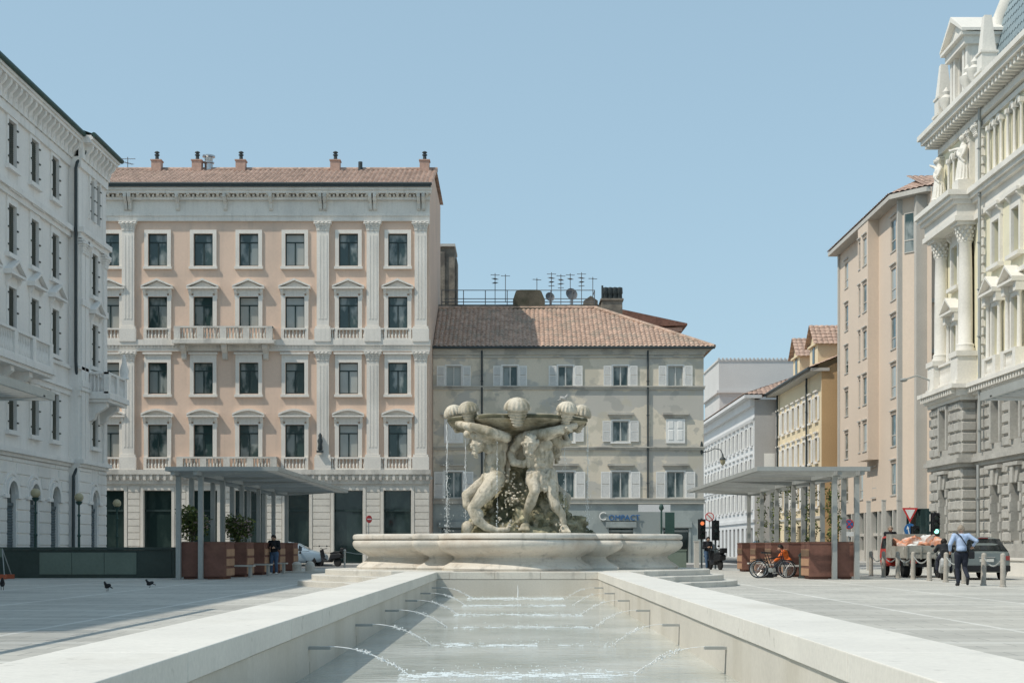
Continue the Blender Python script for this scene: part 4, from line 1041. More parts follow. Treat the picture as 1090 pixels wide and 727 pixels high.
mb = MB(); mb.box(0,18.3,.1,.35,0,.9); mb.box(0,18.4,.1,.3,1.9,2.1)
for i in range(10): mb.box(2.0*i,2.0*i+.25,-.05,.3,0,3.6)
mb.build('shop_front', M['concrete'], tb)
mb = MB(); mb.box(18.3,19.5,.9,1.2,0,3.6); mb.box(19.5,19.8,1.2,15,0,3.6); mb.build('front_shop_glass', M['glass'], tb)

# ---------------------------------------------------------------- ochre house, plane X = 24, Y 115..135
yb_ = thing('ochre_house', 'yellow ochre street house with white shutters, tiled gable dormers and a shade-toned orange end wall', 'building', (24,135,0), -PI/2)
yro = [(4.4,6.2),(8.0,9.8),(11.3,13.2)]; yax = [1.2,3.6,6.0,8.4,10.8,13.2,15.6,18.2]
mb = MB(); wall_open(mb, 0, 20, 0, 15.1, [(x-.5,x+.5,a,b) for x in yax for a,b in yro]+[(x-.8,x+.8,0,2.9) for x in yax[::2]], rev=.2)
mb.build('wall', M['ywall'], yb_)
mb = MB(); mb.add([(20,0,0),(20,14,0),(20,14,17.5),(20,5,17.5),(20,0,15.1)],[(0,1,2,3,4)]); mb.add([(0,0,0),(0,14,0),(0,14,15),(0,0,15)],[(0,1,2,3)]); mb.box(.01,19.9,.6,14,0,15); mb.build('end_wall', M['ywallshade'], yb_)
yp = window_proto(1.0,1.85,M['framew'],M['glassc'],[('surround', sur_plain(1.0,1.85,.1), M['trim'])]+[('shutter', shutter_mb(.5,1.85,sg,.6), M['shutw']) for sg in (-1,1)], tr=None)
for x in yax:
    for a,b in yro: yp.put(yb_,(x,0,a))
mb = MB(); 
for x in yax[::2]: mb.box(x-.8,x+.8,.16,.2,0,2.9)
mb.build('shop_window', M['glassd'], yb_)
mb = MB(); mb.box(-.6,20.2,-.9,.6,15.0,15.25); mb.box(0,20,-.12,0,7.0,7.15); mb.box(0,20,-.12,0,3.4,3.6); mb.build('eaves', M['concrete'], yb_)
mb = MB(); tile_roof(mb, (-.6,-1,15.27), (1,0,0), (0,6,2.4), 20.9, 6.5, pitch=.4, amp=.07); mb.build('roof', M['tile'], yb_)
mb = MB(); mb.tube([(-.6,-1.05,15.2),(20.2,-1.05,15.2)],.12,8); downpipe(mb,1.5,-.2,.2,15,.09); downpipe(mb,15.0,-.2,.2,15,.09); mb.build('gutter', M['gutter'], yb_)
for gx,gw_ in ((10.2,3.0),(17.5,3.2)):
    mb = MB(); zt_ = 18.0
    mb.add([(gx-gw_/2,-.1,15.0),(gx+gw_/2,-.1,15.0),(gx+gw_/2,-.1,zt_-.6),(gx,-.1,zt_+.9),(gx-gw_/2,-.1,zt_-.6)],[(0,1,2,3,4)])
    for sg in (-1,1): mb.add([(gx+sg*gw_/2,-.1,15.2),(gx+sg*gw_/2,7,15.2),(gx+sg*gw_/2,7,zt_-.6),(gx+sg*gw_/2,-.1,zt_-.6)],[(0,1,2,3)])
    mb.box(gx-gw_/2-.15,gx+gw_/2+.15,-.3,-.1,zt_-.75,zt_-.6)
    g_ = mb.build('gable', M['ywall'], yb_)
    MB().box(gx-.4,gx+.4,-.14,-.1,15.9,17.2).build('gable_window', M['glassd'], g_)
    mb = MB()
    for sg in (-1,1): tile_roof(mb, (gx+sg*(gw_/2+.3),-.5,zt_-.78), (0,1,0), (-sg*(gw_/2+.3),0,1.75), 7.5, math.hypot(gw_/2+.3,1.75), pitch=.4, amp=.06)
    mb.build('gable_roof', M['tile'], g_)

# ---------------------------------------------------------------- grey-white house, plane X = 22, Y 135.3..171
gb = thing('street_house', 'long pale grey street house with white shutters seen behind the ochre house', 'building', (22,172,0), -PI/2)
mb = MB(); gax = [2.0+2.75*i for i in range(13)]; gro = [(4.6,6.3),(7.6,9.3),(10.6,12.5)]
wall_open(mb, 0, 36.7, 0, 14.8, [(x-.5,x+.5,a,b) for x in gax for a,b in gro]+[(x-.7,x+.7,0,2.9) for x in gax], rev=.2)
mb.build('wall', M['gwall'], gb)
mb = MB(); mb.add([(36.7,0,0),(36.7,10,0),(36.7,10,14.8),(36.7,0,14.8)],[(0,1,2,3)]); mb.box(.01,36.6,.6,10,0,14.7); mb.build('end_wall', M['gwall2'], gb)
mb = MB(); mb.box(36.7,36.73,.9,1.9,7.8,9.8); mb.build('blind_window', M['shutw'], gb)
gp = window_proto(1.0,1.75,M['framew'],M['glassd'],[('surround', sur_plain(1.0,1.75,.1), M['gwall'])]+[('shutter', shutter_mb(.5,1.75,sg,.6), M['shutw']) for sg in (-1,1)], tr=None)
for x in gax:
    for a,b in gro: gp.put(gb,(x,0,a))
mb = MB()
for x in gax: mb.box(x-.7,x+.7,.16,.2,0,2.9)
mb.build('shop_window', M['glassd'], gb)
mb = MB(); mb.box(-.3,37.2,-1.0,.6,14.9,15.2); mb.box(0,36.8,-.4,0,14.2,14.9); mb.box(0,36.75,-.15,0,3.4,3.7); mb.box(0,36.72,-.12,0,13.0,13.15); mb.box(-.1,36.72,-.12,0,7.0,7.12)
x = .3
while x < 36.5: mb.box(x,x+.15,-.3,0,12.75,13.0); x += .5
mb.build('eaves', M['gwall'], gb)
mb = MB(); tile_roof(mb, (-.3,-1.05,15.22), (1,0,0), (0,6,2.3), 37.5, 6.4, b=5.0, pitch=.45, amp=.07); tile_roof(mb, (37.2,-1.05,15.22), (0,1,0), (-5,0,2.3), 14, 5.5, a=6, pitch=.45, amp=.07)
mb.build('roof', M['tile'], gb)
# tower-like block behind
tw = thing('rooftop_block', 'lilac grey flat topped block rising behind the pale street house', 'building', (0,0,0))
tw.location = (22.6,168,0)
mb = MB(); mb.box(.8,11,.8,14,0,21.6); mb.box(1.0,11,.7,14,18.6,18.9); mb.box(.45,11.3,.4,14,18.9,19.2); mb.box(.7,11,.6,14,19.2,22.6); mb.build('wall', M['gtower'], tw)
mb = MB(); mb.box(.55,11.2,.5,14,22.6,22.8); x = .6
while x < 11: mb.box(x,x+.2,.45,.7,22.8,22.95); x += .45
mb.build('parapet', M['gtower'], tw)
mb = MB()
for x in (4.2,5.3): mb.box(x,x+.85,.74,.8,17.0,17.9)
mb.build('window', M['tilered'], tw)
# far closing block of the street and pieces seen over roofs
fb = thing('street_end_house', 'distant dark roofed house closing the street on the right', 'building', (12,210,0))
mb = MB(); wall_open(mb, 0, 26, 0, 15.5, [(x,x+1.1,z,z+1.8) for x in (1.5,4.5,7.5,10.5,13.5,16.5,19.5) for z in (1,4.5,8,11.5)], rev=.2); mb.box(0,26,.5,12,0,15.4); mb.build('wall', M['gwall'], fb)
mb = MB(); tile_roof(mb, (-.4,-.5,15.5), (1,0,0), (0,5,2.2), 27, 5.4, pitch=.5, amp=.07); mb.build('roof', M['tilered'], fb)
bt = thing('rear_block', 'narrow grey brown block with a grooved face rising behind the pink palazzo', 'building', (-9.0,112,0))
mb = MB(); zz = 1.2+(581-263)/(1550/112); mb.box(0,4.15,0,4,0,zz); mb.box(2.7,3.4,-.15,0,0,zz-.4); mb.box(4.15,4.3,.5,3,0,zz-.8); mb.build('wall', M['dirtywall'], bt)
MB().box(-.1,4.2,-.25,4,zz,zz+.2).build('coping', M['concrete'], bt)
rr = thing('rear_house', 'house with a dark red sloping roof behind the beige apartment house', 'building', (0,110,0))
s_ = 1550/110.; X_ = lambda x: (x-551)/s_; Z_ = lambda y: 1.2+(581-y)/s_
mb = MB(); mb.prism([(X_(640),0),(X_(722),0),(X_(722),Z_(350)),(X_(640),Z_(350))],0,8,'y'); mb.box(X_(640),X_(726),-.2,0,Z_(353),Z_(349)); mb.build('wall', M['brick'], rr)
mb = MB(); mb.prism([(X_(660),Z_(349)),(X_(731),Z_(347)),(X_(731),Z_(345)),(X_(661),Z_(330))],-.4,8,'y'); mb.build('roof', M['tilered'], rr)
# ---------------------------------------------------------------- ground
def paving_mat():
    m = bpy.data.materials.new('plaza_paving'); m.use_nodes = True; nt = m.node_tree; N = nt.nodes; L = nt.links
    bs = N['Principled BSDF']; bs.inputs['Roughness'].default_value = .75; bs.inputs['Specular IOR Level'].default_value = .3
    tc = N.new('ShaderNodeTexCoord'); sx = N.new('ShaderNodeSeparateXYZ'); L.new(tc.outputs['Object'], sx.inputs[0])
    def math_(op, a, b=None):
        x = N.new('ShaderNodeMath'); x.operation = op
        for i,v in enumerate((a,b)):
            if v is None: continue
            if isinstance(v,(int,float)): x.inputs[i].default_value = v
            else: L.new(v, x.inputs[i])
        return x.outputs[0]
    def stripe(coord, period, width, off=0.):
        a = math_('ADD', coord, off+3000.); b = math_('MODULO', a, period); return math_('LESS_THAN', b, width)
    br = N.new('ShaderNodeTexBrick'); br.inputs['Scale'].default_value = 1; br.inputs['Brick Width'].default_value = 1.0; br.inputs['Row Height'].default_value = .5
    br.inputs['Mortar Size'].default_value = .009; br.inputs['Color1'].default_value = (.41,.40,.365,1); br.inputs['Color2'].default_value = (.50,.485,.44,1); br.inputs['Mortar'].default_value = (.24,.235,.22,1); br.inputs['Bias'].default_value = .1
    L.new(tc.outputs['Object'], br.inputs['Vector'])
    st = math_('MAXIMUM', stripe(sx.outputs['Y'], 3.0, .16), stripe(sx.outputs['X'], 3.5, .12, -3000%3.5))
    n = N.new('ShaderNodeTexNoise'); n.inputs['Scale'].default_value = .25; n.inputs['Detail'].default_value = 6; L.new(tc.outputs['Object'], n.inputs['Vector'])
    n2 = N.new('ShaderNodeTexNoise'); n2.inputs['Scale'].default_value = 9; n2.inputs['Detail'].default_value = 5; L.new(tc.outputs['Object'], n2.inputs['Vector'])
    mx = N.new('ShaderNodeMix'); mx.data_type = 'RGBA'; L.new(st, mx.inputs[0]); L.new(br.outputs[0], mx.inputs[6]); mx.inputs[7].default_value = (.60,.59,.55,1)
    f = math_('MULTIPLY', math_('ADD', math_('MULTIPLY', n.outputs['Fac'], .7), .65), math_('ADD', math_('MULTIPLY', n2.outputs['Fac'], .24), .88))
    sc_ = N.new('ShaderNodeVectorMath'); sc_.operation = 'SCALE'; L.new(mx.outputs[2], sc_.inputs[0]); L.new(f, sc_.inputs['Scale']); L.new(sc_.outputs[0], bs.inputs['Base Color'])
    bp = N.new('ShaderNodeBump'); bp.inputs['Strength'].default_value = .25; bp.inputs['Distance'].default_value = .01; L.new(n2.outputs['Fac'], bp.inputs['Height']); L.new(bp.outputs[0], bs.inputs['Normal'])
    return m
M['paving'] = paving_mat()
mb = MB(); G = 2500.; hx, hy0, hy1 = 2.6, -8.3, 39.9
for a,b,c,d in ((-G,-hx,-G,G),(hx,G,-G,G),(-hx,hx,-G,hy0),(-hx,hx,hy1,G)): mb.add([(a,c,0),(b,c,0),(b,d,0),(a,d,0)],[(0,1,2,3)])
struct(mb.build('plaza_ground', M['paving']))
mb = MB(); mb.box(-60,13.5,79,86.5,-.3,.004); mb.box(13.5,21,76,260,-.3,.004); mb.box(21,60,76,94,-.3,.0036); struct(mb.build('road', M['asphalt']))
mb = MB(); mb.box(-60,12.6,86.5,96.5,-.2,.12); mb.box(12.6,13.5,86.5,230,-.2,.119); mb.box(20.8,22.1,114,230,-.2,.12); mb.box(21.5,26,95.5,113,-.2,.121); struct(mb.build('pavement', M['sidewalk'], bevel=.02))
mb = MB()
for i in range(9): mb.box(14.2+.72*i,14.2+.72*i+.4,79,82,.0,.008)
struct(mb.build('road_marking', M['signwhite']))

# ---------------------------------------------------------------- long pool
pl = thing('reflecting_pool', 'long white stone pool with low walls and steel spouts leading to the fountain', 'pool', (0,0,0))
iw, ow = 2.2, 3.08
for sg,lab in ((-1,None),(1,None)):
    mb = MB(); mb.box(min(sg*iw,sg*(ow-.03)),max(sg*iw,sg*(ow-.03)),-8,39.6,-.7,.29); mb.build('pool_wall', M['poolwall'], pl)
    mb = MB(); y = -8.0; k = 0
    while y < 39.4:
        y1 = min(y+2.2, 39.4); e = .0015*((k*7)%3)
        a,b = sorted((sg*(iw-.025-e), sg*ow)); mb.box(a,b,y+.004,y1-.004,.30,.5+e*.4); y = y1; k += 1
    mb.build('coping', M['coping'], pl, bevel=.008)
    mb = MB(); a,b = sorted((sg*(iw+.02), sg*(ow-.05))); mb.box(a,b,-8,39.4,.289,.301); mb.build('shadow_joint', M['jointdark'], pl)  # dark strip painted as the shade in the gap under the coping
mb = MB(); mb.box(-iw-.9,iw+.9,39.41,40.2,-.7,.29); mb.build('end_wall', M['poolwall'], pl); MB().box(-iw-.88,iw+.88,-8.2,-8.01,-.7,.5).build('end_wall', M['poolwall'], pl)
mb = MB(); x = -iw+.03-.9
for i in range(5): mb.box(-3.08+1.232*i+.003,-3.08+1.232*(i+1)-.003,39.404,40.4,.3,.499)
mb.build('end_coping', M['basin'], pl, bevel=.008)
MB().box(-iw,iw,-8,39.41,-.7,-.6).build('pool_floor', M['poolwall'], pl)
SY_ = [15.36,19.8,24.2,28.6,33.0,37.4]
spy = [2.2,6.6,10.98]+SY_
for sg in (-1,1):
    for y in spy:
        a,b = sorted((sg*(iw-.23), sg*(iw+.01))); mb = MB(); mb.box(a,b,y-.05,y+.05,.112,.142); sp_ = mb.build('spout', M['steel'], pl)
        a,b = sorted((sg*(iw-.002), sg*(iw+.01))); MB().box(a,b,y+.046,y+.051,-.2,.112 if sg>0 else -.02).build('wall_joint', M['jointdark'], pl)
# water
def water_mat():
    m = bpy.data.materials.new('pool_water'); m.use_nodes = True; nt = m.node_tree; N = nt.nodes; L = nt.links
    bs = N['Principled BSDF']; bs.inputs['Base Color'].default_value = (.37,.385,.36,1); bs.inputs['Roughness'].default_value = .09; bs.inputs['IOR'].default_value = 1.33; bs.inputs['Specular IOR Level'].default_value = .5
    tc = N.new('ShaderNodeTexCoord')
    mp = N.new('ShaderNodeMapping'); mp.inputs['Scale'].default_value = (.8,2.2,1); L.new(tc.outputs['Object'], mp.inputs['Vector'])
    n = N.new('ShaderNodeTexNoise'); n.inputs['Scale'].default_value = 3.6; n.inputs['Detail'].default_value = 5; n.inputs['Distortion'].default_value = .6; L.new(mp.outputs[0], n.inputs['Vector'])
    bp = N.new('ShaderNodeBump'); bp.inputs['Strength'].default_value = .9; bp.inputs['Distance'].default_value = .05; L.new(n.outputs['Fac'], bp.inputs['Height']); L.new(bp.outputs[0], bs.inputs['Normal'])
    n2 = N.new('ShaderNodeTexNoise'); n2.inputs['Scale'].default_value = .5; n2.inputs['Detail'].default_value = 4; L.new(tc.outputs['Object'], n2.inputs['Vector'])
    r = N.new('ShaderNodeValToRGB'); r.color_ramp.elements[0].position = .35; r.color_ramp.elements[1].position = .65; r.color_ramp.elements[0].color = (.36,.375,.33,1); r.color_ramp.elements[1].color = (.56,.57,.53,1)
    L.new(n2.outputs['Fac'], r.inputs[0]); L.new(r.outputs[0], bs.inputs['Base Color'])
    return m
M['water'] = water_mat()
mb = MB(); mb.add([(-iw,-8,-.15),(iw,-8,-.15),(iw,39.41,-.15),(-iw,39.41,-.15)],[(0,1,2,3)]); struct(mb.build('pool_water', M['water']))
jr = random.Random(3)
for sg,side in ((-1,'left'),(1,'right')):
    for i,y in enumerate(SY_):
        mb = MB(); reach = .82 if sg < 0 else (.75 if i not in (1,2) else .7)
        x0_ = sg*(iw-.22); pts = []; rs = []
        for k in range(25):
            t = k/24; pts.append((x0_-sg*reach*t+jr.uniform(-1,1)*.006, y+jr.uniform(-1,1)*.012*t, .14-.29*t*t+jr.uniform(-1,1)*.006*t)); rs.append((.003+.005*jr.random()+.003*t*jr.random())*(1 if sg<0 else .6))
        mb.tube(pts, rs, 6)
        for k in range(70 if sg<0 else 55):
            t = .35+.65*jr.random(); r_ = jr.uniform(.004,.011)
            mb.ell((x0_-sg*reach*t*jr.uniform(.94,1.03), y+jr.uniform(-1,1)*.05, .15-.29*t*t+jr.uniform(-.03,.02)), r_, 5)
        o = mb.build('water_jet', M['water_fall']); tag(o, f'arc of water from the {ORD[i]} spout on the {side} pool wall', 'water jet', 'water jets along the pool')
mb = MB(); mb.tube([(0,38.6,-.16),(.01,38.6,-.0),(0,38.6,.16)], [.02,.014,.006], 6); o = mb.build('water_jet', M['water_fall']); tag(o,'small upright water jet at the far end of the long pool','water jet','water jets along the pool')
mb = MB()
def foam_row(mb, y, x0, x1, wdt, dens):
    nx = int((x1-x0)/.035); ny = max(3,int(wdt*2/.05))
    for i in range(nx):
        for j in range(-ny,ny+1):
            x = x0+i*.035; yy = y+j*.05
            v = noise.noise((x*3,yy*8,1.3))*.5+.5 + .45*noise.noise((x*11,yy*22,4.)) - abs(j)/ny*.55
            if v > dens:
                hgt = .004+.02*max(0,v-dens)
                mb.add([(x,yy,-.149),(x+.036,yy,-.149),(x+.036,yy+.05,-.149),(x,yy+.05,-.149),(x+.018,yy+.025,-.149+hgt)],[(0,1,4),(1,2,4),(2,3,4),(3,0,4)])
    for k in range(int((x1-x0)*22)):
        mb.ell((jr.uniform(x0,x1), y+jr.uniform(-1,1)*wdt*.7, -.14+abs(jr.gauss(0,.03))), jr.uniform(.003,.009), 5)
for y,x0_,x1_,w_,d_ in ((37.4,-1.3,1.2,.8,.47),(33.0,-1.25,1.1,.6,.49),(28.6,-1.25,1.3,.5,.51),(24.2,-1.2,1.25,.4,.55),(19.8,-1.2,.3,.4,.52),(19.8,.55,1.3,.25,.63),(15.2,-1.25,1.3,.48,.50),(15.9,-.9,.8,.2,.72),(20.4,-.3,.5,.15,.8)):
    foam_row(mb, y, x0_, x1_, w_, d_)
M['foam'] = mat('foam', (.70,.75,.75), .5, .04)
struct(mb.build('foam', M['foam']), 'stuff', 'white foam streaks and droplets across the long pool')

# ---------------------------------------------------------------- fountain basin
FC = (0.,45.3)
ft = thing('fountain_basin', 'large lobed pale stone fountain basin on three curved steps', 'fountain', (*FC,0))
def ray_circle(th, cx, cy, r_):
    dx, dy = math.cos(th), math.sin(th); b = dx*cx+dy*cy; disc = b*b-(cx*cx+cy*cy-r_*r_)
    if disc < 0: return 0
    return b+math.sqrt(disc)
def ray_sq(th, a):
    return a/max(abs(math.cos(th)),abs(math.sin(th)))
def quatre(th, r_, c_, sq, front=True):
    return max([ray_circle(th, c_*q[0], c_*q[1], r_) for q in (((1,0),(-1,0),(0,1),(0,-1)) if front else ((1,0),(-1,0)))]+[ray_sq(th,sq)])
def loft(mb, prof, r0, c0, sq0, n=288, close=True, smooth=True, front=True):
    vs = []; k = len(prof)
    for off,z in prof:
        for i in range(n):
            th = 2*PI*(i+.5)/n; r_ = quatre(th, r0+off, c0, sq0+off, front); vs.append((r_*math.cos(th), r_*math.sin(th), z))
    fs = [(i*n+q, i*n+(q+1)%n, (i+1)*n+(q+1)%n, (i+1)*n+q) for i in range(k-1) for q in range(n)]
    if close: fs.append(tuple((k-1)*n+q for q in range(n)))
    mb.add(vs, fs, 0, smooth)
BR = (2.3,2.8,3.05)
mb = MB(); loft(mb, [(-.12,.5),(-.1,.56),(-.14,.6),(-.22,.66),(-.36,.74),(-.42,.8),(-.46,.86),(-.42,.92)], *BR, close=False)
mb.build('basin_foot', M['basin'], ft)
mb = MB(); loft(mb, [(-.42,.9),(-.32,.96),(-.16,1.04),(-.04,1.13),(.015,1.22),(.02,1.3),(-.01,1.36),(-.07,1.38),(-.08,1.395)], *BR, close=False); mb.build('bowl', M['basin'], ft)
mb = MB(); loft(mb, [(-.07,1.392),(-.02,1.4),(.01,1.42),(.015,1.5),(-.02,1.55),(-.10,1.565),(-.36,1.56),(-.4,1.5),(-.42,1.0)], *BR, close=True); mb.build('rim', M['basin'], ft)
mb = MB(); n = 60
for i in range(20):
    th = 2*PI*i/20+.12; r_ = quatre(th,*BR)+.004
    pass
mb = MB(); loft(mb, [(-.41,1.42)], *BR); mb.build('basin_water', M['water'], ft)
for j,(e,z0,z1) in enumerate(((0,-.02,.165),(-.42,.166,.335),(-.84,.336,.5))):
    mb = MB(); loft(mb, [(e,z0),(e,z1-.02),(e-.02,z1)], 4.45, 2.35, 4.85, n=56, smooth=False, front=False); mb.build('step', M['steps'], ft)

# ---------------------------------------------------------------- sculpture
def P(zx, zy, d=-1.2):
    s_ = 1550/(FC[1]+d); return Vector(((460+zx/4.28-551)/s_ - FC[0], d, 1.2+(581-410-zy/4.28)/s_))
sp = thing('sea_god_sculpture', 'weathered stone sea gods on mossy rocks carrying a scalloped shell bowl above the fountain', 'sculpture', (*FC,0))
def remesh(o, vox, sm=3, disp=0.):
    m = o.modifiers.new('remesh','REMESH'); m.mode = 'VOXEL'; m.voxel_size = vox; m.use_smooth_shade = True
    if sm: s_ = o.modifiers.new('smooth','SMOOTH'); s_.iterations = sm; s_.factor = .5
    if disp:
        t = bpy.data.textures.new('rough','CLOUDS'); t.noise_scale = .16; t.noise_depth = 3
        d = o.modifiers.new('disp','DISPLACE'); d.texture = t; d.strength = disp; d.mid_level = .5; d.texture_coords = 'LOCAL'
    return o
def limb(mb, pts, rs, n=12, flat=None):
    mb.tube(pts, rs, n, flat=flat)
    for p,r_ in zip(pts, rs): mb.ell(p, r_*1.01, n)
def hand(mb, p, dirv, s=.2, n=4):
    p = Vector(p); d = Vector(dirv).normalized(); side = d.cross(Vector((0,1,0))); side = side.normalized() if side.length > .1 else Vector((1,0,0))
    mb.ell(p+d*s*.3, (s*.42,s*.3,s*.45), 8)
    for i in range(n):
        a = p+d*s*.6+side*s*(i-1.5)*.24; l = s*(.8,.95,1.0,.75)[i]
        mb.tube([a, a+d*l*.5, a+d*l*.85+Vector((0,s*.35,0))], [s*.13,s*.12,s*.09], 6)
    mb.tube([p+side*s*.35+d*s*.1, p+side*s*.75+d*s*.45, p+side*s*.7+d*s*.8], [s*.15,s*.13,s*.1], 6)
def head(mb, c, s, face, up=(0,0,1)):
    f = Vector(face).normalized(); u = Vector(up); u = (u-f*u.dot(f)).normalized(); r_ = f.cross(u)
    rot = Matrix((r_,f,u)).transposed()
    W = lambda x,y,z: Vector(c)+rot@Vector((x*s,y*s,z*s))
    mb.ell(c,(s*.78,s*.95,s*1.05),16,rot=rot); mb.ell(W(0,.35,-.45),(s*.55,s*.55,s*.55),12,rot=rot)
    mb.ell(W(0,1.0,-.08),(s*.14,s*.24,s*.28),8,rot=rot); mb.tube([W(0,.88,.25),W(0,1.08,-.12)],[s*.1,s*.15],6)
    for q in (-1,1):
        mb.ell(W(q*.34,.83,.28),(s*.3,s*.16,s*.1),8,rot=rot); mb.ell(W(q*.36,.72,-.18),(s*.22,s*.2,s*.2),8,rot=rot); mb.ell(W(q*.8,.05,-.02),(s*.1,s*.2,s*.28),8,rot=rot); mb.ell(W(q*.32,.82,.1),s*.1,6)
    mb.ell(W(0,.88,-.42),(s*.26,s*.12,s*.07),8,rot=rot); mb.ell(W(0,.86,-.56),(s*.22,s*.12,s*.07),8,rot=rot)
    return W
def hair(mb, W, s, beard=True, rr=None):
    q = random.Random(5)
    for i in range(46):
        a = q.uniform(0,2*PI); z = q.uniform(-.3,1.05); y = -.1-.2*q.random()
        rad = math.sqrt(max(.05,1.1-z*z))*.86
        x_,y_ = rad*math.cos(a), rad*math.sin(a)
        if y_ > .45 and z < .7: continue
        mb.ell(W(x_,y_,z), s*q.uniform(.16,.28), 7)
    if beard:
        for i in range(34):
            t = q.random(); mb.ell(W(q.uniform(-.5,.5)*(1-t*.5), .55+.4*q.random()-.15*t, -.6-t*1.0), s*q.uniform(.12,.2), 7)
# --- frontal triton (right hand one in the picture)
def triton_front():
    mb = MB()
    mb.ell(P(480,292,-1.42),(.46,.30,.46),18); mb.ell(P(492,345,-1.4),(.37,.27,.36),16); mb.ell(P(494,392,-1.36),(.39,.27,.27),16)
    for q in (-1,1):
        mb.ell(P(480+q*34,272,-1.62),(.24,.13,.19),12)
        for k in range(3): mb.ell(P(490+q*13,318+k*24,-1.655+.02*k),(.095,.06,.085),8)
        mb.ell(P(490+q*50,335,-1.5),(.1,.16,.3),10); mb.ell(P(480+q*70,245,-1.38),(.19,.18,.19),12)
        mb.tube([P(478,225,-1.5),P(480+q*62,238,-1.52)],[.06,.05],8)
    limb(mb,[P(478,240,-1.35),P(466,228,-1.5)],[.2,.17])
    # arms: one behind the head to the bowl, the other bent up on the right
    limb(mb,[P(408,246,-1.36),P(372,290,-1.25),P(398,222,-1.0)],[.17,.13,.1]); hand(mb,P(398,215,-1.0),(0.1,.1,1),.17)
    limb(mb,[P(552,243,-1.35),P(580,268,-1.2),P(618,262,-1.05),P(603,228,-.95)],[.17,.14,.12,.1]); hand(mb,P(602,222,-.95),(-.1,.1,1),.17)
    # legs
    limb(mb,[P(462,405,-1.35),P(462,440,-1.62),P(468,478,-1.85)],[.24,.22,.165]); mb.ell(P(470,482,-1.9),(.15,.13,.15),12)
    limb(mb,[P(468,482,-1.85),P(450,530,-1.75),P(428,585,-1.6),P(424,628,-1.55)],[.155,.165,.11,.085]); mb.ell(P(455,525,-1.65),(.13,.14,.24),10)
    limb(mb,[P(532,408,-1.32),P(545,460,-1.5),P(552,520,-1.62)],[.25,.21,.16]); limb(mb,[P(552,520,-1.62),P(562,550,-1.66),P(592,590,-1.62),P(600,640,-1.6)],[.16,.165,.12,.09])
    for (bx,by,sx) in ((424,636,-1),(602,645,1)):      # webbed feet spreading over the rock
        for k in range(5):
            limb(mb,[P(bx,by,-1.58),P(bx+(k-2)*11+sx*4,by+22,-1.72-.03*k)],[.075,.04],8)
        mb.ell(P(bx,by+8,-1.62),(.15,.14,.14),10)
    W = head(mb,P(448,264,-2.06),.26,(-.3,-.95,-.3)); hair(mb,W,.235)
    return mb
o = triton_front().build('sea_god', M['sculpt'], sp); remesh(o,.02,1,.02)
mb = MB(); q = random.Random(8)     # seaweed loincloth
for i in range(260):
    a = q.uniform(430,560); b = q.uniform(392,440)+ (q.random()**2)*60*(1-abs(a-505)/90)
    mb.ell(P(a,b,-1.62-.12*q.random()+.0022*abs(a-495)),(q.uniform(.03,.07),.05,q.uniform(.05,.11)),6)
remesh(mb.build('seaweed_cloth', M['sculpt'], sp),.024,1)
# --- twisting triton (left one)
def triton_side():
    mb = MB()
    mb.ell(P(292,275,-1.25),(.36,.32,.38),18); mb.ell(P(288,330,-1.22),(.31,.27,.36),16); mb.ell(P(283,385,-1.22),(.32,.28,.3),16); mb.ell(P(278,425,-1.25),(.35,.32,.3),16)
    mb.ell(P(315,250,-1.3),(.22,.22,.2),12); mb.ell(P(262,258,-1.4),(.24,.2,.22),12); mb.ell(P(255,285,-1.5),(.2,.12,.18),12); mb.ell(P(318,330,-1.35),(.14,.18,.34),10); mb.ell(P(262,335,-1.42),(.12,.09,.22),10)
    limb(mb,[P(285,245,-1.2),P(250,250,-1.3),P(222,262,-1.35)],[.2,.17,.15])
    # raised arm across the head under the bowl
    limb(mb,[P(262,246,-1.5),P(205,232,-1.6),P(160,222,-1.5),P(195,200,-1.2)],[.17,.14,.12,.09]); hand(mb,P(195,200,-1.2),(.5,.1,1),.17)
    limb(mb,[P(325,246,-1.15),P(350,255,-.9),P(352,215,-.75)],[.16,.13,.1]); hand(mb,P(352,212,-.75),(0,.1,1),.16)
    # thighs and coiling lower legs
    limb(mb,[P(268,430,-1.2),P(215,462,-1.05),P(158,500,-1.05)],[.27,.22,.15]); limb(mb,[P(156,500,-1.05),P(160,545,-1.1),P(200,590,-1.15)],[.15,.14,.12])
    limb(mb,[P(292,430,-1.35),P(240,495,-1.5),P(184,560,-1.55)],[.3,.26,.16])
    limb(mb,[P(184,565,-1.55),P(205,612,-1.62),P(245,645,-1.6),P(295,662,-1.6),P(345,655,-1.65),P(352,635,-1.7)],[.165,.165,.13,.1,.075,.05])
    mb.ell(P(210,590,-1.55),(.17,.15,.2),12)
    W = head(mb,P(208,272,-1.5),.225,(-.85,-.5,-.25)); hair(mb,W,.225)
    return mb
o = triton_side().build('sea_god', M['sculpt'], sp); remesh(o,.02,1,.02)
# third figure between them: crouching arm and shoulder
mb = MB(); limb(mb,[P(372,282,-.9),P(360,320,-1.2),P(372,352,-1.4),P(415,360,-1.45),P(438,340,-1.5)],[.17,.14,.13,.12,.08]); mb.ell(P(385,300,-.8),(.3,.3,.34),14)
limb(mb,[P(340,245,-.95),P(347,330,-.95),P(342,430,-1.0)],[.08,.075,.07]); mb.ell(P(395,262,-1.1),(.2,.2,.17),10)
remesh(mb.build('sea_god_arm', M['sculpt'], sp),.025,3,.03)
# rear pair: copies turned round
kids = [o for o in bpy.data.objects if o.parent == sp and o.name.startswith('sea_god') ]
for o in kids[:2]:
    c = o.copy(); C.objects.link(c); c.parent = sp; c.rotation_euler = (0,0,PI)
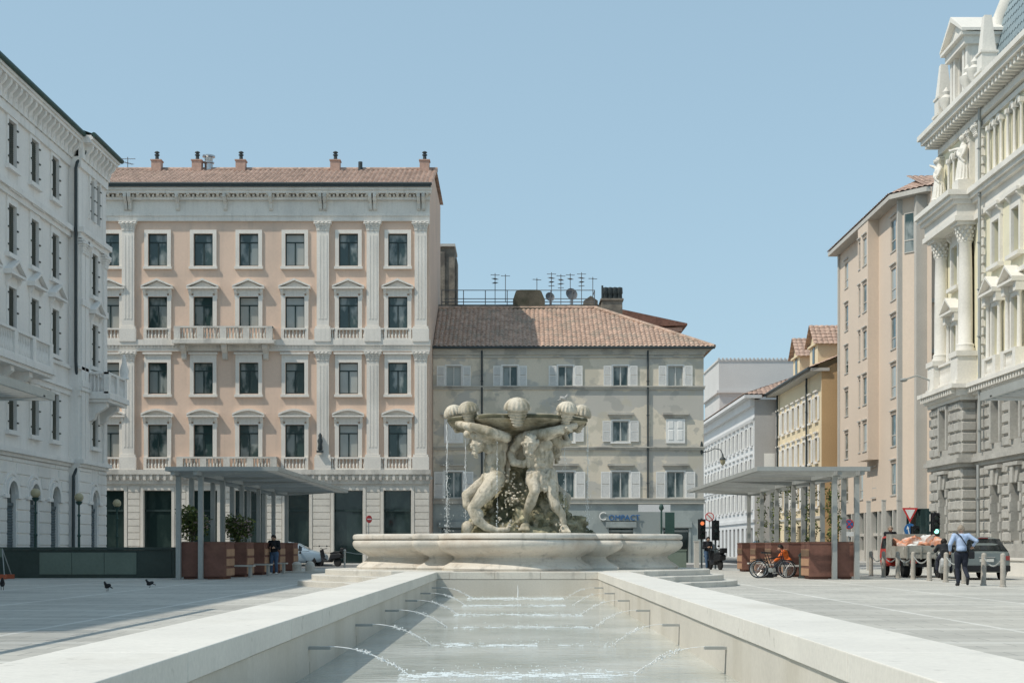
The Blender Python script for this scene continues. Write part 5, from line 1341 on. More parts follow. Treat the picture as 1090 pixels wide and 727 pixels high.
# rocks
def rock(mb, c, r_, seed, n=34, amp=.22, f=1.6):
    m = n//2; vs = []
    for i in range(m+1):
        ph = PI*i/m
        for k in range(n):
            w_ = 2*PI*k/n; d = Vector((math.sin(ph)*math.cos(w_), math.sin(ph)*math.sin(w_), -math.cos(ph)))
            v = 1 + amp*(noise.noise(d*f+Vector((seed,0,0)))*1.3 + .6*noise.noise(d*f*2.7+Vector((0,seed,0))) + .35*noise.noise(d*f*6+Vector((0,0,seed))))
            vs.append((c[0]+r_[0]*d.x*v, c[1]+r_[1]*d.y*v, c[2]+r_[2]*d.z*v))
    fs = [(i*n+q_, i*n+(q_+1)%n, (i+1)*n+(q_+1)%n, (i+1)*n+q_) for i in range(m) for q_ in range(n)]
    mb.add(vs, fs, 0, True)
mb = MB()
for i,(c,r_) in enumerate((((0,0,1.9),(1.3,1.3,.95)),((0,0,2.8),(.85,.85,.95)),((0,0,3.8),(.55,.55,1.0)),((.75,-.4,1.75),(.75,.7,.62)),((-.75,-.5,1.7),(.7,.7,.5)),((.35,-.8,2.05),(.62,.5,.6)),((-.3,-.7,2.2),(.5,.45,.6)),((1.15,-.2,1.55),(.5,.55,.4)),((1.45,-.5,1.45),(.4,.4,.3)),((-1.3,-.6,1.45),(.45,.4,.35)),((-.2,-1.3,1.5),(.7,.35,.4)),((.7,-1.35,1.5),(.6,.3,.35)),((1.0,-.9,1.9),(.45,.4,.5)),((.35,-1.0,2.5),(.35,.35,.6)),((-.35,-1.0,1.8),(.45,.4,.5)),((0.95,-.6,2.5),(.3,.4,.5)),((1.75,-.3,1.35),(.5,.4,.28)),((1.3,-.2,1.9),(.4,.4,.45)),((1.6,-.3,1.75),(.5,.5,.42)),((2.0,-.4,1.45),(.45,.4,.26)),((1.2,-.2,2.35),(.38,.4,.5)),((.6,-1.1,1.9),(.4,.35,.55)),((.62,-.3,2.6),(.42,.5,.55)),((-.7,.8,1.8),(.8,.7,.6)),((.8,.8,1.8),(.8,.7,.7)))):
    rock(mb, c, r_, i*3.7+1, n=64, amp=.35)
remesh(mb.build('rock', M['rock'], sp),.03,0,.16)
mb = MB(); q = random.Random(21)
for i in range(90):    # shells, weed and pebbles clustered on the rock
    a = q.gauss(360,32) if i%4 else q.uniform(300,640); b = q.gauss(500,45) if i%4 else q.uniform(520,665)
    mb.ell(P(a,b,-1.32-.25*q.random()-.25*max(0,(b-450)/200)), (q.uniform(.02,.055),q.uniform(.03,.05),q.uniform(.02,.05)), 7)
mb.build('shell_cluster', M['sculpt'], sp)
mb = MB()   # curled shell at the lower left
for k in range(5): rock(mb, P(160+k*6,648-k*3,-1.35), (.17-.025*k,.16-.02*k,.2-.03*k), k*2.2, n=20, amp=.12)
mb.build('conch', M['sculpt'], sp)
# the bowl with its shells
TZ = 5.0
wob = lambda w_,z: 1-.055*math.cos(8*w_)+.012*math.cos(32*w_)*(z<5.0)+.035*noise.noise((3*math.cos(w_),3*math.sin(w_),z*2))
mb = MB(); mb.lathe([(.45,4.18),(.8,4.36),(1.15,4.53),(1.5,4.68),(1.62,4.69),(1.66,4.75),(1.85,4.80),(1.92,4.87),(2.1,4.95),(2.15,5.0),(2.15,5.1),(2.05,5.14),(1.85,5.08),(1.4,5.0),(.6,4.96),(.0,4.95)], (0,0,0), 120, wob=wob)
mb.build('bowl', M['bowlstone'], sp)
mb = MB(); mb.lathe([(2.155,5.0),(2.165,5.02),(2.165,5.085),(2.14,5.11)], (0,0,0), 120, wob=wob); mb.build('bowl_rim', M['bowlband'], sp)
mb = MB(); limb(mb,[P(118,176,-1.1),P(185,190,-1.75),P(262,212,-1.95),P(340,238,-1.7)],[.10,.13,.16,.15],12); limb(mb,[P(150,192,-1.3),P(240,228,-1.8),P(300,240,-1.5)],[.08,.11,.13],10)
for k_ in range(5): limb(mb,[P(150+k_*45,186+k_*9,-1.75),P(175+k_*40,206+k_*9,-1.7)],[.05,.07],8)
remesh(mb.build('outstretched_arm', M['sculpt'], sp),.022,1,.03)
mb = MB(); limb(mb,[P(430,232,-1.7),P(500,222,-1.95),P(570,204,-1.75),P(650,184,-1.1)],[.15,.16,.13,.10],12); limb(mb,[P(520,236,-1.7),P(600,212,-1.3)],[.12,.09],10)
for k_ in range(5): limb(mb,[P(460+k_*38,226-k_*8,-1.82),P(480+k_*38,240-k_*8,-1.7)],[.05,.06],8)
remesh(mb.build('outstretched_arm', M['sculpt'], sp),.022,1,.03)
def scallop(c, ang, s):
    mb = MB(); T = Matrix.Translation(c) @ Matrix.Rotation(ang+PI/2,4,'Z') @ Matrix.Rotation(R(10),4,'X') @ Matrix.Diagonal((1,.8,1,1)); mb.T = T
    cap = [(.8,-.03),(1.05,-.06),(1.1,.04),(1.07,.25),(1.0,.45),(.86,.66),(.64,.84),(.34,.95),(.0,1.0)]
    mb.lathe([(r_*s,z*s) for r_,z in cap], (0,0,0), 72, wob=lambda w_,z: 1+.06*math.cos(16*w_)*min(1,(1-z/s)*1.6)+.03*math.sin(3*w_+c[0]*5))
    low = [(.1,-1.5),(.32,-1.44),(.44,-1.3),(.38,-1.23),(.54,-1.04),(.47,-.97),(.66,-.78),(.58,-.72),(.77,-.52),(.69,-.46),(.85,-.26),(.78,-.2),(.92,-.02),(.9,.04)]
    mb.lathe([(r_*s,z*s) for r_,z in low], (0,.1*s,0), 40, wob=lambda w_,z: 1+.02*math.cos(18*w_))
    return mb.build('scallop_shell', M['sculpt'], sp)
for k in range(8):
    ang = -PI/2+k*PI/4; R_ = (2.22 if k%4 == 0 else 1.97) if k%2 == 0 else 2.1; s_ = .36 if k%2 == 0 else .315
    scallop(Vector((R_*math.cos(ang), R_*math.sin(ang), 5.24)), ang, s_)
def stream(label, p, z1, r_, nd, seed, spread=.05):
    q = random.Random(seed); mb = MB(); x,y,z0 = p
    n = 26; pts = []; rs = []
    for k in range(n):
        t = k/(n-1); pts.append((x+q.uniform(-1,1)*.012*(1+t), y+q.uniform(-1,1)*.012, z0+(z1-z0)*t)); rs.append(r_*(.5+q.random())*(1-.75*t))
    mb.tube(pts, rs, 6)
    for k in range(nd):
        t = q.random()**.7; mb.ell((x+q.gauss(0,spread*(.2+t)), y+q.gauss(0,spread*(.2+t)), z0+(z1-z0)*t), (q.uniform(.005,.013),.008,q.uniform(.008,.028)), 5)
    tag(mb.build('water_stream', M['water_fall']), label, 'falling water', 'water falling from the stone bowl')
Wd = lambda zx,zy,d: tuple(P(zx,zy,d)+Vector((*FC,0)))
stream('broken white stream falling from the far left edge of the shell bowl', Wd(68,178,-.3), 1.45, .022, 230, 1, .07)
stream('thin stream of drops beside the left sea god, under the bowl', Wd(152,205,-1.0), 1.45, .012, 110, 2, .06)
stream('thin stream falling in front of the left sea god\'s back', Wd(296,205,-1.9), 1.45, .003, 70, 3, .02)
stream('faint stream falling from the far right edge of the shell bowl', Wd(708,185,-.3), 1.45, .01, 130, 4, .06)
stream('faint stream of drops right of the right sea god', Wd(604,190,-1.0), 1.45, .006, 80, 5, .05)

# ---------------------------------------------------------------- draped statues on the palace entablature
def statue(loc, rz, label, arm):
    t = thing('statue', label, 'statue', loc, rz, 'statues on the palace'); mb = MB()
    limb(mb,[(0,0,.1),(0,0,.7),(.03,0,1.15),(0,0,1.5),(0,0,1.72)],[.34,.30,.22,.25,.15],16); limb(mb,[(0,0,1.75),(0,-.03,1.95)],[.08,.08])
    head(mb,(0,-.06,2.08),.15,(.1,-1,-.1))
    for sg in (-1,1):
        a = arm if sg < 0 else (.30,-.2,1.15)
        limb(mb,[(sg*.22,0,1.62),(sg*.3+(a[0]-sg*.3)*.5,-.08,(1.62+a[2])/2+.05),(a[0] if sg<0 else .3,a[1],a[2])],[.11,.085,.06],10); hand(mb,(a[0] if sg<0 else .3,a[1],a[2]),(sg*.4,-.3,.4),.1)
    for i in range(14):
        w_ = 2*PI*i/14; limb(mb,[(.18*math.cos(w_),.18*math.sin(w_),1.2),(.3*math.cos(w_+.1),.27*math.sin(w_+.1),.6),(.36*math.cos(w_),.33*math.sin(w_),.05)],[.05,.06,.07],6)
    limb(mb,[(-.24,-.15,1.5),(.1,-.27,1.2),(.28,-.1,.9)],[.08,.09,.07],8)
    mb.lathe([(.42,0),(.42,.06),(.36,.08)],(0,0,0),12)
    remesh(mb.build('figure', M['rightstone'], t),.02,1)
    return t
statue(STATUES[0], R(-90), 'white draped statue on the farther giant column of the ornate palace', (-.62,-.25,1.95))
statue(STATUES[1], R(-80), 'white draped statue with an outstretched arm on the nearer giant column', (-.75,-.3,1.66))
# ---------------------------------------------------------------- pergolas
def pergola(side, Y0, Y1, label, cols_a, cols_b):
    t = thing('pergola', label, 'pergola', (side*10.4,(Y0+Y1)/2,0), 0, 'steel pergolas beside the pool')
    oy = (Y0+Y1)/2; ox = side*10.4
    a,b = sorted((side*8.45,side*12.45)); a -= ox; b -= ox
    y0, y1 = Y0-oy, Y1-oy; zb = 3.82
    mb = MB()     # slats run across; close together
    y = y0+.12
    while y < y1-.1: mb.box(a+.06,b-.06,y,y+.035,zb+.03,zb+.17); y += .33
    mb.build('roof_slats', M['slat'], t)
    mb = MB(); mb.box(a,a+.06,y0,y1,zb+.03,zb+.18); mb.box(b-.06,b,y0,y1,zb+.03,zb+.18); mb.box(a+.06,b-.06,y0,y0+.06,zb+.031,zb+.18); mb.box(a+.06,b-.06,y1-.06,y1,zb+.031,zb+.18)
    for xx in (side*11.4-ox, side*12.2-ox): mb.box(xx-.07,xx+.07,y0+.08,y1-.08,zb-.1,zb+.075)
    for yy in cols_a: mb.prism([((a if side>0 else b)-0 ,zb-.02+.06),((side*11.4-ox),zb-.14),((side*12.3-ox),zb-.14),((side*12.3-ox),zb+.07),((a if side>0 else b),zb+.07)],yy-oy-.05,yy-oy+.05,'y')
    mb.build('roof_frame', M['steel'], t)
    for xs,ys in ((11.4,cols_a),(12.2,cols_b)):
        for yy in ys:
            x = side*xs-ox; mb = MB(); mb.box(x-.085,x+.085,yy-oy-.085,yy-oy+.085,.02,zb-.102); mb.box(x-.2,x+.2,yy-oy-.2,yy-oy+.2,.002,.022); mb.build('column', M['steel'], t)
    return t
ca = [52.4,56.3,60.2,64.1,68.0,71.8]; cb = [52.4,54.5,58.3,62.2,66.1,70.0]
pergola(-1, 51.4, 72.6, 'grey steel pergola with red planters in the shade beyond the pool on the left', ca, cb)
pergola(1, 51.4, 72.6, 'grey steel pergola with climbing plants in the sun beyond the pool on the right', ca, cb)
ca2 = [7,11,15,19,23,26]; 
pergola(-1, 5.6, 26.6, 'near end of a steel pergola roof jutting in at the left edge', ca2, ca2)
pergola(1, 5.6, 26.6, 'near end of a steel pergola roof jutting in at the right edge', ca2, ca2)

# planters -----------------------------------------------------------------
def planter(x, y, w_, d_, hgt, label, bench=None, group='rusty steel planters'):
    t = thing('planter', label, 'planter', (x,y,0), 0, group)
    mb = MB(); mb.box(-w_/2,w_/2,-d_/2,d_/2,.1,hgt); mb.box(-w_/2+.1,w_/2-.1,-d_/2+.1,d_/2-.1,0,.1)
    mb.box(-w_/2-.02,w_/2+.02,-d_/2-.02,d_/2+.02,hgt-.05,hgt+.002); mb.build('box', M['corten'], t)
    MB().box(-w_/2+.05,w_/2-.05,-d_/2+.05,d_/2-.05,hgt-.03,hgt+.02).build('soil', M['bark'], t)
    if bench:
        s_ = bench; mb = MB(); a,b = sorted((s_*(w_/2+.005), s_*(w_/2+.5)))
        for z in (.25,.6,.95): mb.box(min(s_*w_/2,s_*(w_/2+.02)),max(s_*w_/2,s_*(w_/2+.03)),-d_/2+.05,d_/2-.05,z-.12,z+.14)
        mb.build('wood_cladding', M['wood'], t)
    return t
def leaf_cloud(mb, c, r_, n, s, seed, mi=(0,1)):
    q = random.Random(seed)
    for i in range(n):
        while True:
            p = Vector((q.uniform(-1,1),q.uniform(-1,1),q.uniform(-1,1)))
            if p.length < 1: break
        if noise.noise(Vector((p.x*2.2+seed,p.y*2.2,p.z*2.2))) < -.12: continue
        p = Vector((c[0]+p.x*r_[0],c[1]+p.y*r_[1],c[2]+p.z*r_[2]))
        a = Vector((q.uniform(-1,1),q.uniform(-1,1),q.uniform(-.6,.6))).normalized(); b = a.cross(Vector((q.uniform(-1,1),q.uniform(-1,1),q.uniform(-1,1)))).normalized()
        l = s*q.uniform(.7,1.3); mb.add([tuple(p),tuple(p+a*l*.5+b*l*.28),tuple(p+a*l),tuple(p+a*l*.5-b*l*.28)],[(0,1,2,3)],q.choice(mi))
def vine(x, y, z0, hgt, label, seed):
    t = thing('climbing_plant', label, 'plant', (x,y,z0), 0, 'climbing plants on the right pergola')
    q = random.Random(seed); mb = MB(); stems = []
    for k in range(3):
        pts = [(q.uniform(-.12,.12)+.05*math.sin(i+k), q.uniform(-.1,.1), hgt*i/8) for i in range(9)]; mb.tube(pts,.018,5); stems.append(pts)
    mb.build('stem', M['bark'], t); mb = MB()
    for i in range(11):
        z = hgt*(i+.4)/11; 
        if q.random() < .12: continue
        leaf_cloud(mb, (q.uniform(-.1,.1),q.uniform(-.1,.1),z), (.17+.12*q.random(),.2,.22), 90, .1, seed*13+i)
    mb.build('foliage', [M['leaf'],M['leaf2']], t); return t
def bush(x, y, z0, label, seed, r_=.8, hgt=1.3, cat='plant', group=None, fl=True):
    t = thing('planter_shrub', label, cat, (x,y,z0), 0, group); q = random.Random(seed); mb = MB(); lm = MB()
    for k in range(7):
        a = 2*PI*k/7; e = (math.cos(a)*r_*.7*q.random(), math.sin(a)*r_*.5*q.random(), hgt*q.uniform(.5,.95)); mb.tube([(0,0,0),(e[0]*.4,e[1]*.4,e[2]*.5),e],[.03,.02,.01],5)
        leaf_cloud(lm, e, (r_*.46,r_*.42,.38), 420, .11, seed*7+k, (0,0,1,2) if fl and k%3==0 else (0,0,1))
    leaf_cloud(lm, (0,0,hgt*.35), (r_*.7,r_*.5,.35), 600, .11, seed+99, (0,0,1))
    mb.build('stem', M['bark'], t); lm.build('foliage', [M['leaf'],M['leaf2'],M['blossom']], t); return t
shy = [53.3,57.3,61.2,65.1,69.0]
side_word = {-1:'shaded left',1:'sunlit right'}
for sg in (-1,1):
    for i,y in enumerate(shy):
        w_ = 1.65 if i == 0 else 1.35
        planter(sg*(11.35 if i == 0 else 11.2), y, w_, 1.5, 1.34, f'{ORD[i]} rusty steel planter box under the {side_word[sg]} pergola', bench=-sg if i else -sg)
        if sg > 0: vine(sg*11.6, y+.1, 1.34, 2.35, f'climbing plant in the {ORD[i]} planter of the right pergola', 31+i); 
bush(-11.9, 53.2, 1.34, 'bushy flowering shrub left in the nearest planter of the left pergola', 4, .85, 1.15, group='shrubs in the left planters')
bush(-10.9, 57.0, 1.34, 'bushy shrub in the second planter of the left pergola', 9, .7, .9, group='shrubs in the left planters')
planter(-10.95, 53.35, .01, .01, 1.2, 'x') if False else None
planter(11.9, 55.4, 1.2, 1.1, 1.3, 'small rusty planter between the first two planters of the right pergola')
vine(12.0, 55.4, 1.3, 2.3, 'leafy climbing plant in the small planter of the right pergola', 77)
for sg in (-1,1):
    for i,y in enumerate((55.3,59.25,63.2)):
        t = thing('bench', f'{ORD[i]} slim grey bench under the {side_word[sg]} pergola', 'bench', (sg*10.75,y,0), 0, 'benches under the pergolas')
        MB().box(-.75,.75,-.25,.25,.42,.48).build('seat', M['concrete'], t)
        for xx in (-.6,.6): MB().box(xx-.04,xx+.04,-.2,.2,0,.42).build('leg', M['steel'], t)
# parapets round the stairs down to the car park ---------------------------
t = thing('barrier_wall', 'dark green metal parapet with paler glass panels at the left of the square', 'barrier', (-16.6,54.8,0))
MB().box(-6.5,3.7,-.1,.1,0,1.06).build('panel', M['greenpanel'], t); MB().box(-6.5,3.72,-.16,.16,1.062,1.16).build('top_rail', M['greenpanel'], t)
for i in range(3): 
    a = -1.35+1.22*i; f = MB().box(a,a+1.2,-.14,-.101,.14,.96).build('glass_panel', M['greenpanel2'], t)
MB().box(2.4,3.6,-.13,-.101,.05,1.0).build('end_panel', M['greenpanel'], t)
MB().box(-6.5,-6.3,.1,6,0,1.06).box(3.5,3.7,.1,6,0,1.06).build('return_panel', M['greenpanel'], t)
t = thing('barrier_wall', 'plain grey green parapet behind the fountain on the right, near the traffic lights', 'barrier', (7.4,70,0))
MB().box(-1.9,.7,-.1,.1,0,.98).build('panel', M['greenpanel2'], t); MB().box(-1.92,.72,-.13,.13,.982,1.04).build('top_rail', M['greenpanel2'], t); MB().box(.5,.7,.1,5,0,.98).build('return_panel', M['greenpanel2'], t)
t = thing('post', 'pale square post at the right end of the grey green parapet', 'post', (8.5,69.2,0)); MB().box(-.11,.11,-.11,.11,0,1.4).box(-.13,.13,-.13,.13,1.4,1.44).build('shaft', M['concrete'], t)
# low white wall on the right
t = thing('low_wall', 'low bright stone parapet in front of the ornate palace', 'wall', (20.2,52,0)); MB().box(-.2,.2,-8,13,0,.62).box(-.26,.26,-8.05,13.05,.622,.72).build('wall_body', M['coping'], t)

# globe lamps ----------------------------------------------------------------
def globe_lamp(x, y, label, hgt=3.35):
    t = thing('street_lamp', label, 'street lamp', (x,y,0), 0, 'globe lamps by the white building')
    MB().lathe([(.2,0),(.2,.25),(.12,.35),(.1,.8),(.06,.9),(.055,1.6),(.09,1.65),(.05,1.72),(.045,2.5),(.08,2.55),(.04,2.62),(.04,hgt-.35),(.12,hgt-.28),(.16,hgt-.18)], (0,0,0), 12).build('post', M['greenroof'], t)
    MB().ell((0,0,hgt),(.2,.2,.2),16).build('lamp_globe', M['globe'], t); return t
globe_lamp(-19.6, 59.2, 'dark lamp post with a cream globe, left of the three by the arches')
globe_lamp(-19.4, 64.4, 'dark lamp post with a cream globe, middle of the three by the arches')
globe_lamp(-19.7, 71.6, 'dark lamp post with a cream globe at the corner of the white building', 3.3)

# signs ------------------------------------------------------------------------
def post(mb, x=0, y=0, z=3, r_=.035): mb.tube([(x,y,0),(x,y,z)], r_, 8)
def disc(mb, x, y, z, r_, th=.02, n=24, mi=0): mb.prism([(x+r_*math.cos(2*PI*i/n), z+r_*math.sin(2*PI*i/n)) for i in range(n)], y, y+th, 'y', mi)
t = thing('road_sign', 'red and white give way triangle above a round blue arrow sign on one post', 'road sign', (19.2,71.3,0)); t.scale = (.88,.88,.93)
mb = MB(); post(mb, z=3.35); mb.build('post', M['steel'], t)
mb = MB(); mb.prism([(-.44,3.3),(.44,3.3),(0,2.52)], -.06,-.04,'y'); tr = mb.build('triangle_plate', M['signred'], t); MB().prism([(-.28,3.21),(.28,3.21),(0,2.7)], -.075,-.061,'y').build('triangle_centre', M['signwhite'], tr)
mb = MB(); disc(mb,0,-.06,2.15,.33); bl = mb.build('blue_disc', M['signblue'], t)
mb = MB()
for sg in (-1,1):
    mb.prism([(sg*.02,1.92),(sg*.07,1.92),(sg*.14,2.22),(sg*.09,2.24)],-.075,-.061,'y'); mb.prism([(sg*.05,2.21),(sg*.2,2.17),(sg*.14,2.36)],-.076,-.0615,'y')
mb.build('arrow', M['signwhite'], bl)
def round_sign(x, y, z, r_, label, kind, h_=None):
    t = thing('road_sign', label, 'road sign', (x,y,0)); mb = MB(); post(mb, z=z+r_*.8); mb.build('post', M['steel'], t)
    mb = MB(); disc(mb,0,-.06,z,r_); p = mb.build('disc_rim', M['signred'], t)
    if kind == 'noentry': MB().box(-r_*.7,r_*.7,-.075,-.061,z-r_*.16,z+r_*.16).build('bar', M['signwhite'], p)
    else:
        mb = MB(); disc(mb,0,-.07,z,r_*.8,.009); mb.build('disc_face', M['signblue'] if kind == 'park' else M['signwhite'], p)
        mb = MB(); c_ = math.cos(R(45)); w_ = r_*.09; l = r_*.8
        mb.prism([(-l*c_-w_*c_,z+l*c_-w_*c_),(-l*c_+w_*c_,z+l*c_+w_*c_),(l*c_+w_*c_,z-l*c_+w_*c_),(l*c_-w_*c_,z-l*c_-w_*c_)],-.08,-.0705,'y')
        if kind == 'park': mb.prism([(l*c_-w_*c_,z+l*c_+w_*c_),(l*c_+w_*c_,z+l*c_-w_*c_),(-l*c_+w_*c_,z-l*c_-w_*c_),(-l*c_-w_*c_,z-l*c_+w_*c_)],-.0795,-.0704,'y')
        mb.build('slash', M['signred'], p)
    return t
round_sign(18.2, 80, 2.4, .27, 'round red and blue no stopping sign behind the right pergola', 'park')
MB().box(-.25,.25,-.06,-.04,1.75,1.98).build('sub_plate', M['signwhite'], bpy.data.objects[[o.name for o in bpy.data.objects if o.get('label','').startswith('round red and blue')][0]])
round_sign(10.2, 77.4, 2.75, .24, 'round pale red rimmed sign above the traffic lights beside the beige house', 'white')
t = round_sign(-8.6, 84, 2.75, .22, 'red no entry sign on a thin post beside the pink palazzo', 'noentry'); t.rotation_euler = (0,0,R(48))
# traffic lights
def traffic_light(x, y, z, label, lit, group='traffic lights', ang=0., pz=None, n=3):
    t = thing('traffic_light', label, 'traffic light', (x,y,0), ang, group)
    mb = MB(); post(mb, z=z+.1, r_=.05); mb.build('pole', M['gutter'], t)
    for dx in ((-.0,) if n == 3 else (-.22,.22)):
        mb = MB(); mb.box(dx-.15,dx+.15,-.28,-.06,z-.95,z); mb.box(dx-.2,dx+.2,-.07,-.05,z-1.0,z+.05); b_ = mb.build('signal_box', M['black'], t)
        for k in range(3):
            zz = z-.17-.3*k
            mb = MB(); mb.tube([(dx,-.28,zz),(dx,-.31,zz)],.1,14); mm = {0:'red',1:'amber',2:'green'}[k]
            on = (lit == mm and dx >= 0)
            mb.build('lens', {'green':M['lit_green'],'red':M['lit_red'],'amber':M['black']}[mm] if on else M['glassd'], b_)
            vs = [(dx+.115*math.cos(a),yy,zz+.115*math.sin(a)) for yy in (-.28,-.46) for a in [PI*q/8 for q in range(9)]]; MB_ = MB(); MB_.add(vs,[(i,i+1,10+i,9+i) for i in range(8)]); MB_.build('visor', M['black'], b_)
    return t
M['lit_green'] = mat('lit_green_lens', (.1,.8,.5), .4, 0, emit=((.35,1.,.7),1.5))
M['lit_red'] = mat('lit_red_lens', (.9,.2,.1), .4, 0, emit=((1.,.28,.1),.6))
traffic_light(18.5, 64.6, 2.62, 'larger traffic light showing green in front of the ornate palace corner', 'green')
traffic_light(17.85, 65.5, 2.05, 'lower traffic light showing green under the blue arrow sign', 'green', n=3)
traffic_light(9.6, 76, 2.55, 'traffic light showing red at the right corner of the beige house', 'red')
traffic_light(10.4, 76.6, 2.5, 'dark unlit traffic light beside the one showing red', 'none')
t = thing('post', 'thin green lamp mast in front of the beige house ground floor', 'post', (7.7,78,0)); mb = MB(); post(mb,z=3.1,r_=.05); mb.lathe([(.05,3.1),(.14,3.2),(.1,3.4),(.03,3.45)],(0,0,0),8); mb.build('mast', M['greenroof'], t); MB().box(.2,.7,-.05,.05,1.6,3.0).build('banner', M['greenroof'], t)
t = thing('shop_canopy', 'small pale signboard on the beige house corner', 'sign', (8.6,91.6,0)); MB().box(-1.0,1.0,-.1,.1,3.35,3.8).build('board', M['gwall'], t)
for i,(x,y,hh) in enumerate(((17.35,72,3.4),(18.1,72,3.45),(18.85,72,3.45))):
    t = thing('post', f'{["left","middle","right"][i]} pale square post of the three behind the parked truck', 'post', (x,y,0), 0, 'pale posts behind the truck'); MB().box(-.09,.09,-.09,.09,0,hh).box(-.11,.11,-.11,.11,hh,hh+.04).build('shaft', M['concrete'], t)

# bollards with chains -----------------------------------------------------------
by = [42.6,44.4,46.3,48.3,50.2,52.3,54.4,56.5,58.5]
lean = [0,.02,-.01,.015,-.02,.01,0,0,0]
for i,y in enumerate(by):
    t = thing('bollard', f'{ORD[i]} grey stone bollard of the chained row in front of the parked cars', 'bollard', (14.2,y,0), 0, 'chained bollards on the right')
    MB().lathe([(.1,0),(.1,.05),(.085,.06),(.08,.93),(.07,.97),(.02,1.0)],(0,0,0),10).build('shaft', M['bollard'], t); MB().tube([(0,-.12,.82),(0,.12,.82)],.02,6).build('chain_eye', M['steel'], t)
    t.rotation_euler = (lean[i],lean[i]*.7,0)
    if i < len(by)-1 and i not in (1,3):
        mb = MB(); y2 = by[i+1]; pts = [(14.2, y+.12+(y2-y-.24)*k/12, .82-.22*(1-(2*k/12-1)**2)) for k in range(13)]
        mb.tube(pts, .014, 6)
        for k in range(24):
            q_ = k/23*12; i0 = min(int(q_),11); f = q_-i0; p = Vector(pts[i0]).lerp(Vector(pts[i0+1]),f); mb.ell(p,(.02 if k%2 else .032,.03,.03 if k%2 else .02),5)
        tag(mb.build('chain', M['steel']), f'sagging chain joining the {ORD[i]} bollard to the one behind it', 'chain', 'bollard chains')
for i,(px,s_) in enumerate(((316,23.5),(330,23.5))):
    t = thing('stone_bollard', f'{["left","right"][i]} of two squat domed stone bollards before the silver car', 'bollard', ((px-551)/s_,1550/s_,0), 0, 'squat stone bollards')
    MB().lathe([(.2,0),(.2,.33),(.22,.34),(.21,.4),(.14,.47),(.02,.5)] if i == 0 else [(.21,0),(.22,.28),(.2,.4),(.12,.5),(.02,.53)],(0,0,0),14).build('stone', M['steps'], t)
t = thing('plinth_slab', 'low pale stone kerb slab beneath the two squat bollards', 'kerb', (-9.4,65.6,0)); MB().box(-1.3,3.5,-.5,.5,0,.07).build('slab', M['steps'], t)
t = thing('chain_post', 'slim pale post with a chain, left of the fountain basin', 'bollard', (-7.6,64,0)); MB().lathe([(.1,0),(.1,.04),(.045,.05),(.045,1.0),(.06,1.02),(.03,1.06)],(0,0,0),10).build('shaft', M['concrete'], t); MB().tube([(0,0,.95),(.5,0,.86),(1.2,.1,.84),(2.0,.1,.95)],.015,6).build('chain', M['steel'], t)

# litter bin, A frame, pigeons ----------------------------------------------------
t = thing('litter_bin', 'dark green round litter bin beside the bicycle', 'bin', (10.75,54.4,0))
MB().lathe([(.22,0),(.24,.05),(.24,.8),(.27,.82),(.27,.86),(.2,.95),(.05,.98)],(0,0,0),16).build('body', M['greenpanel'], t); MB().lathe([(.28,0),(.28,.05),(.2,.07)],(0,0,0),16).build('foot', M['gutter'], t)
t = thing('folding_sign', 'folding A frame sign with thin legs on an orange base at the left edge', 'sign', (-19.1,53.2,0))
for q in (-.45,.45): MB().tube([(q*1.1,-.4,.05),(q*.6,0,1.1),(q*1.1,.4,.05)],.02,6).build('leg_frame', M['steel'], t)
MB().box(-.27,.27,-.03,.03,.8,1.12).build('plate', M['greenpanel2'], t); MB().box(-.75,.55,-.5,-.28,0,.16).box(-.75,.55,.28,.5,0,.16).build('base', mat('orange_rubber',(.45,.12,.06),.7,.1), t)
def pigeon(x, y, rz, label, z=0, sc_=1., mm='black'):
    mb = MB(); r_ = Matrix.Rotation(R(-20),3,'X'); mb.ell((0,0,.15),(.06,.13,.065),12,rot=r_); mb.tube([(0,.07,.18),(0,.11,.225),(0,.12,.25)],[.05,.038,.03],8); mb.ell((0,.125,.26),(.028,.034,.03),8); mb.tube([(0,.15,.255),(0,.175,.245)],[.01,.003],5)
    mb.tube([(0,-.09,.13),(0,-.19,.09)],[.045,.03],6,flat=(1,.4))
    for q in (-.025,.025): mb.tube([(q,.0,.1),(q,.01,.0),(q,.04,.003)],.007,5)
    o = mb.build('pigeon', M[mm]); o.location = (x,y,z); o.rotation_euler = (0,0,rz); o.scale = (sc_,)*3; tag(o, label, 'pigeon', 'pigeons'); return o
pigeon(-10.95,38.9,R(60),'dark pigeon on the shaded paving, left of two near the glass panels',0,.9)
pigeon(-10.6,42.0,R(100),'dark pigeon on the shaded paving, closer to the red planters',0,.85)
pigeon(-14.05,39.7,R(200),'pigeon half cut off by the left edge of the picture',0,1.2)
M['gull'] = mat('grey_feathers', (.42,.41,.39), .7, .1)
pigeon(1.38,43.92,R(-80),'pale bird perched on a shell of the stone bowl',5.50,.95,'gull')
mb = MB(); rock(mb,(0,0,.04),(.09,.06,.05),3.,12,.4); o = mb.build('crumpled_paper', M['signwhite']); o.location = (-10.1,26.4,0); tag(o,'crumpled white paper lying on the shaded paving','litter')

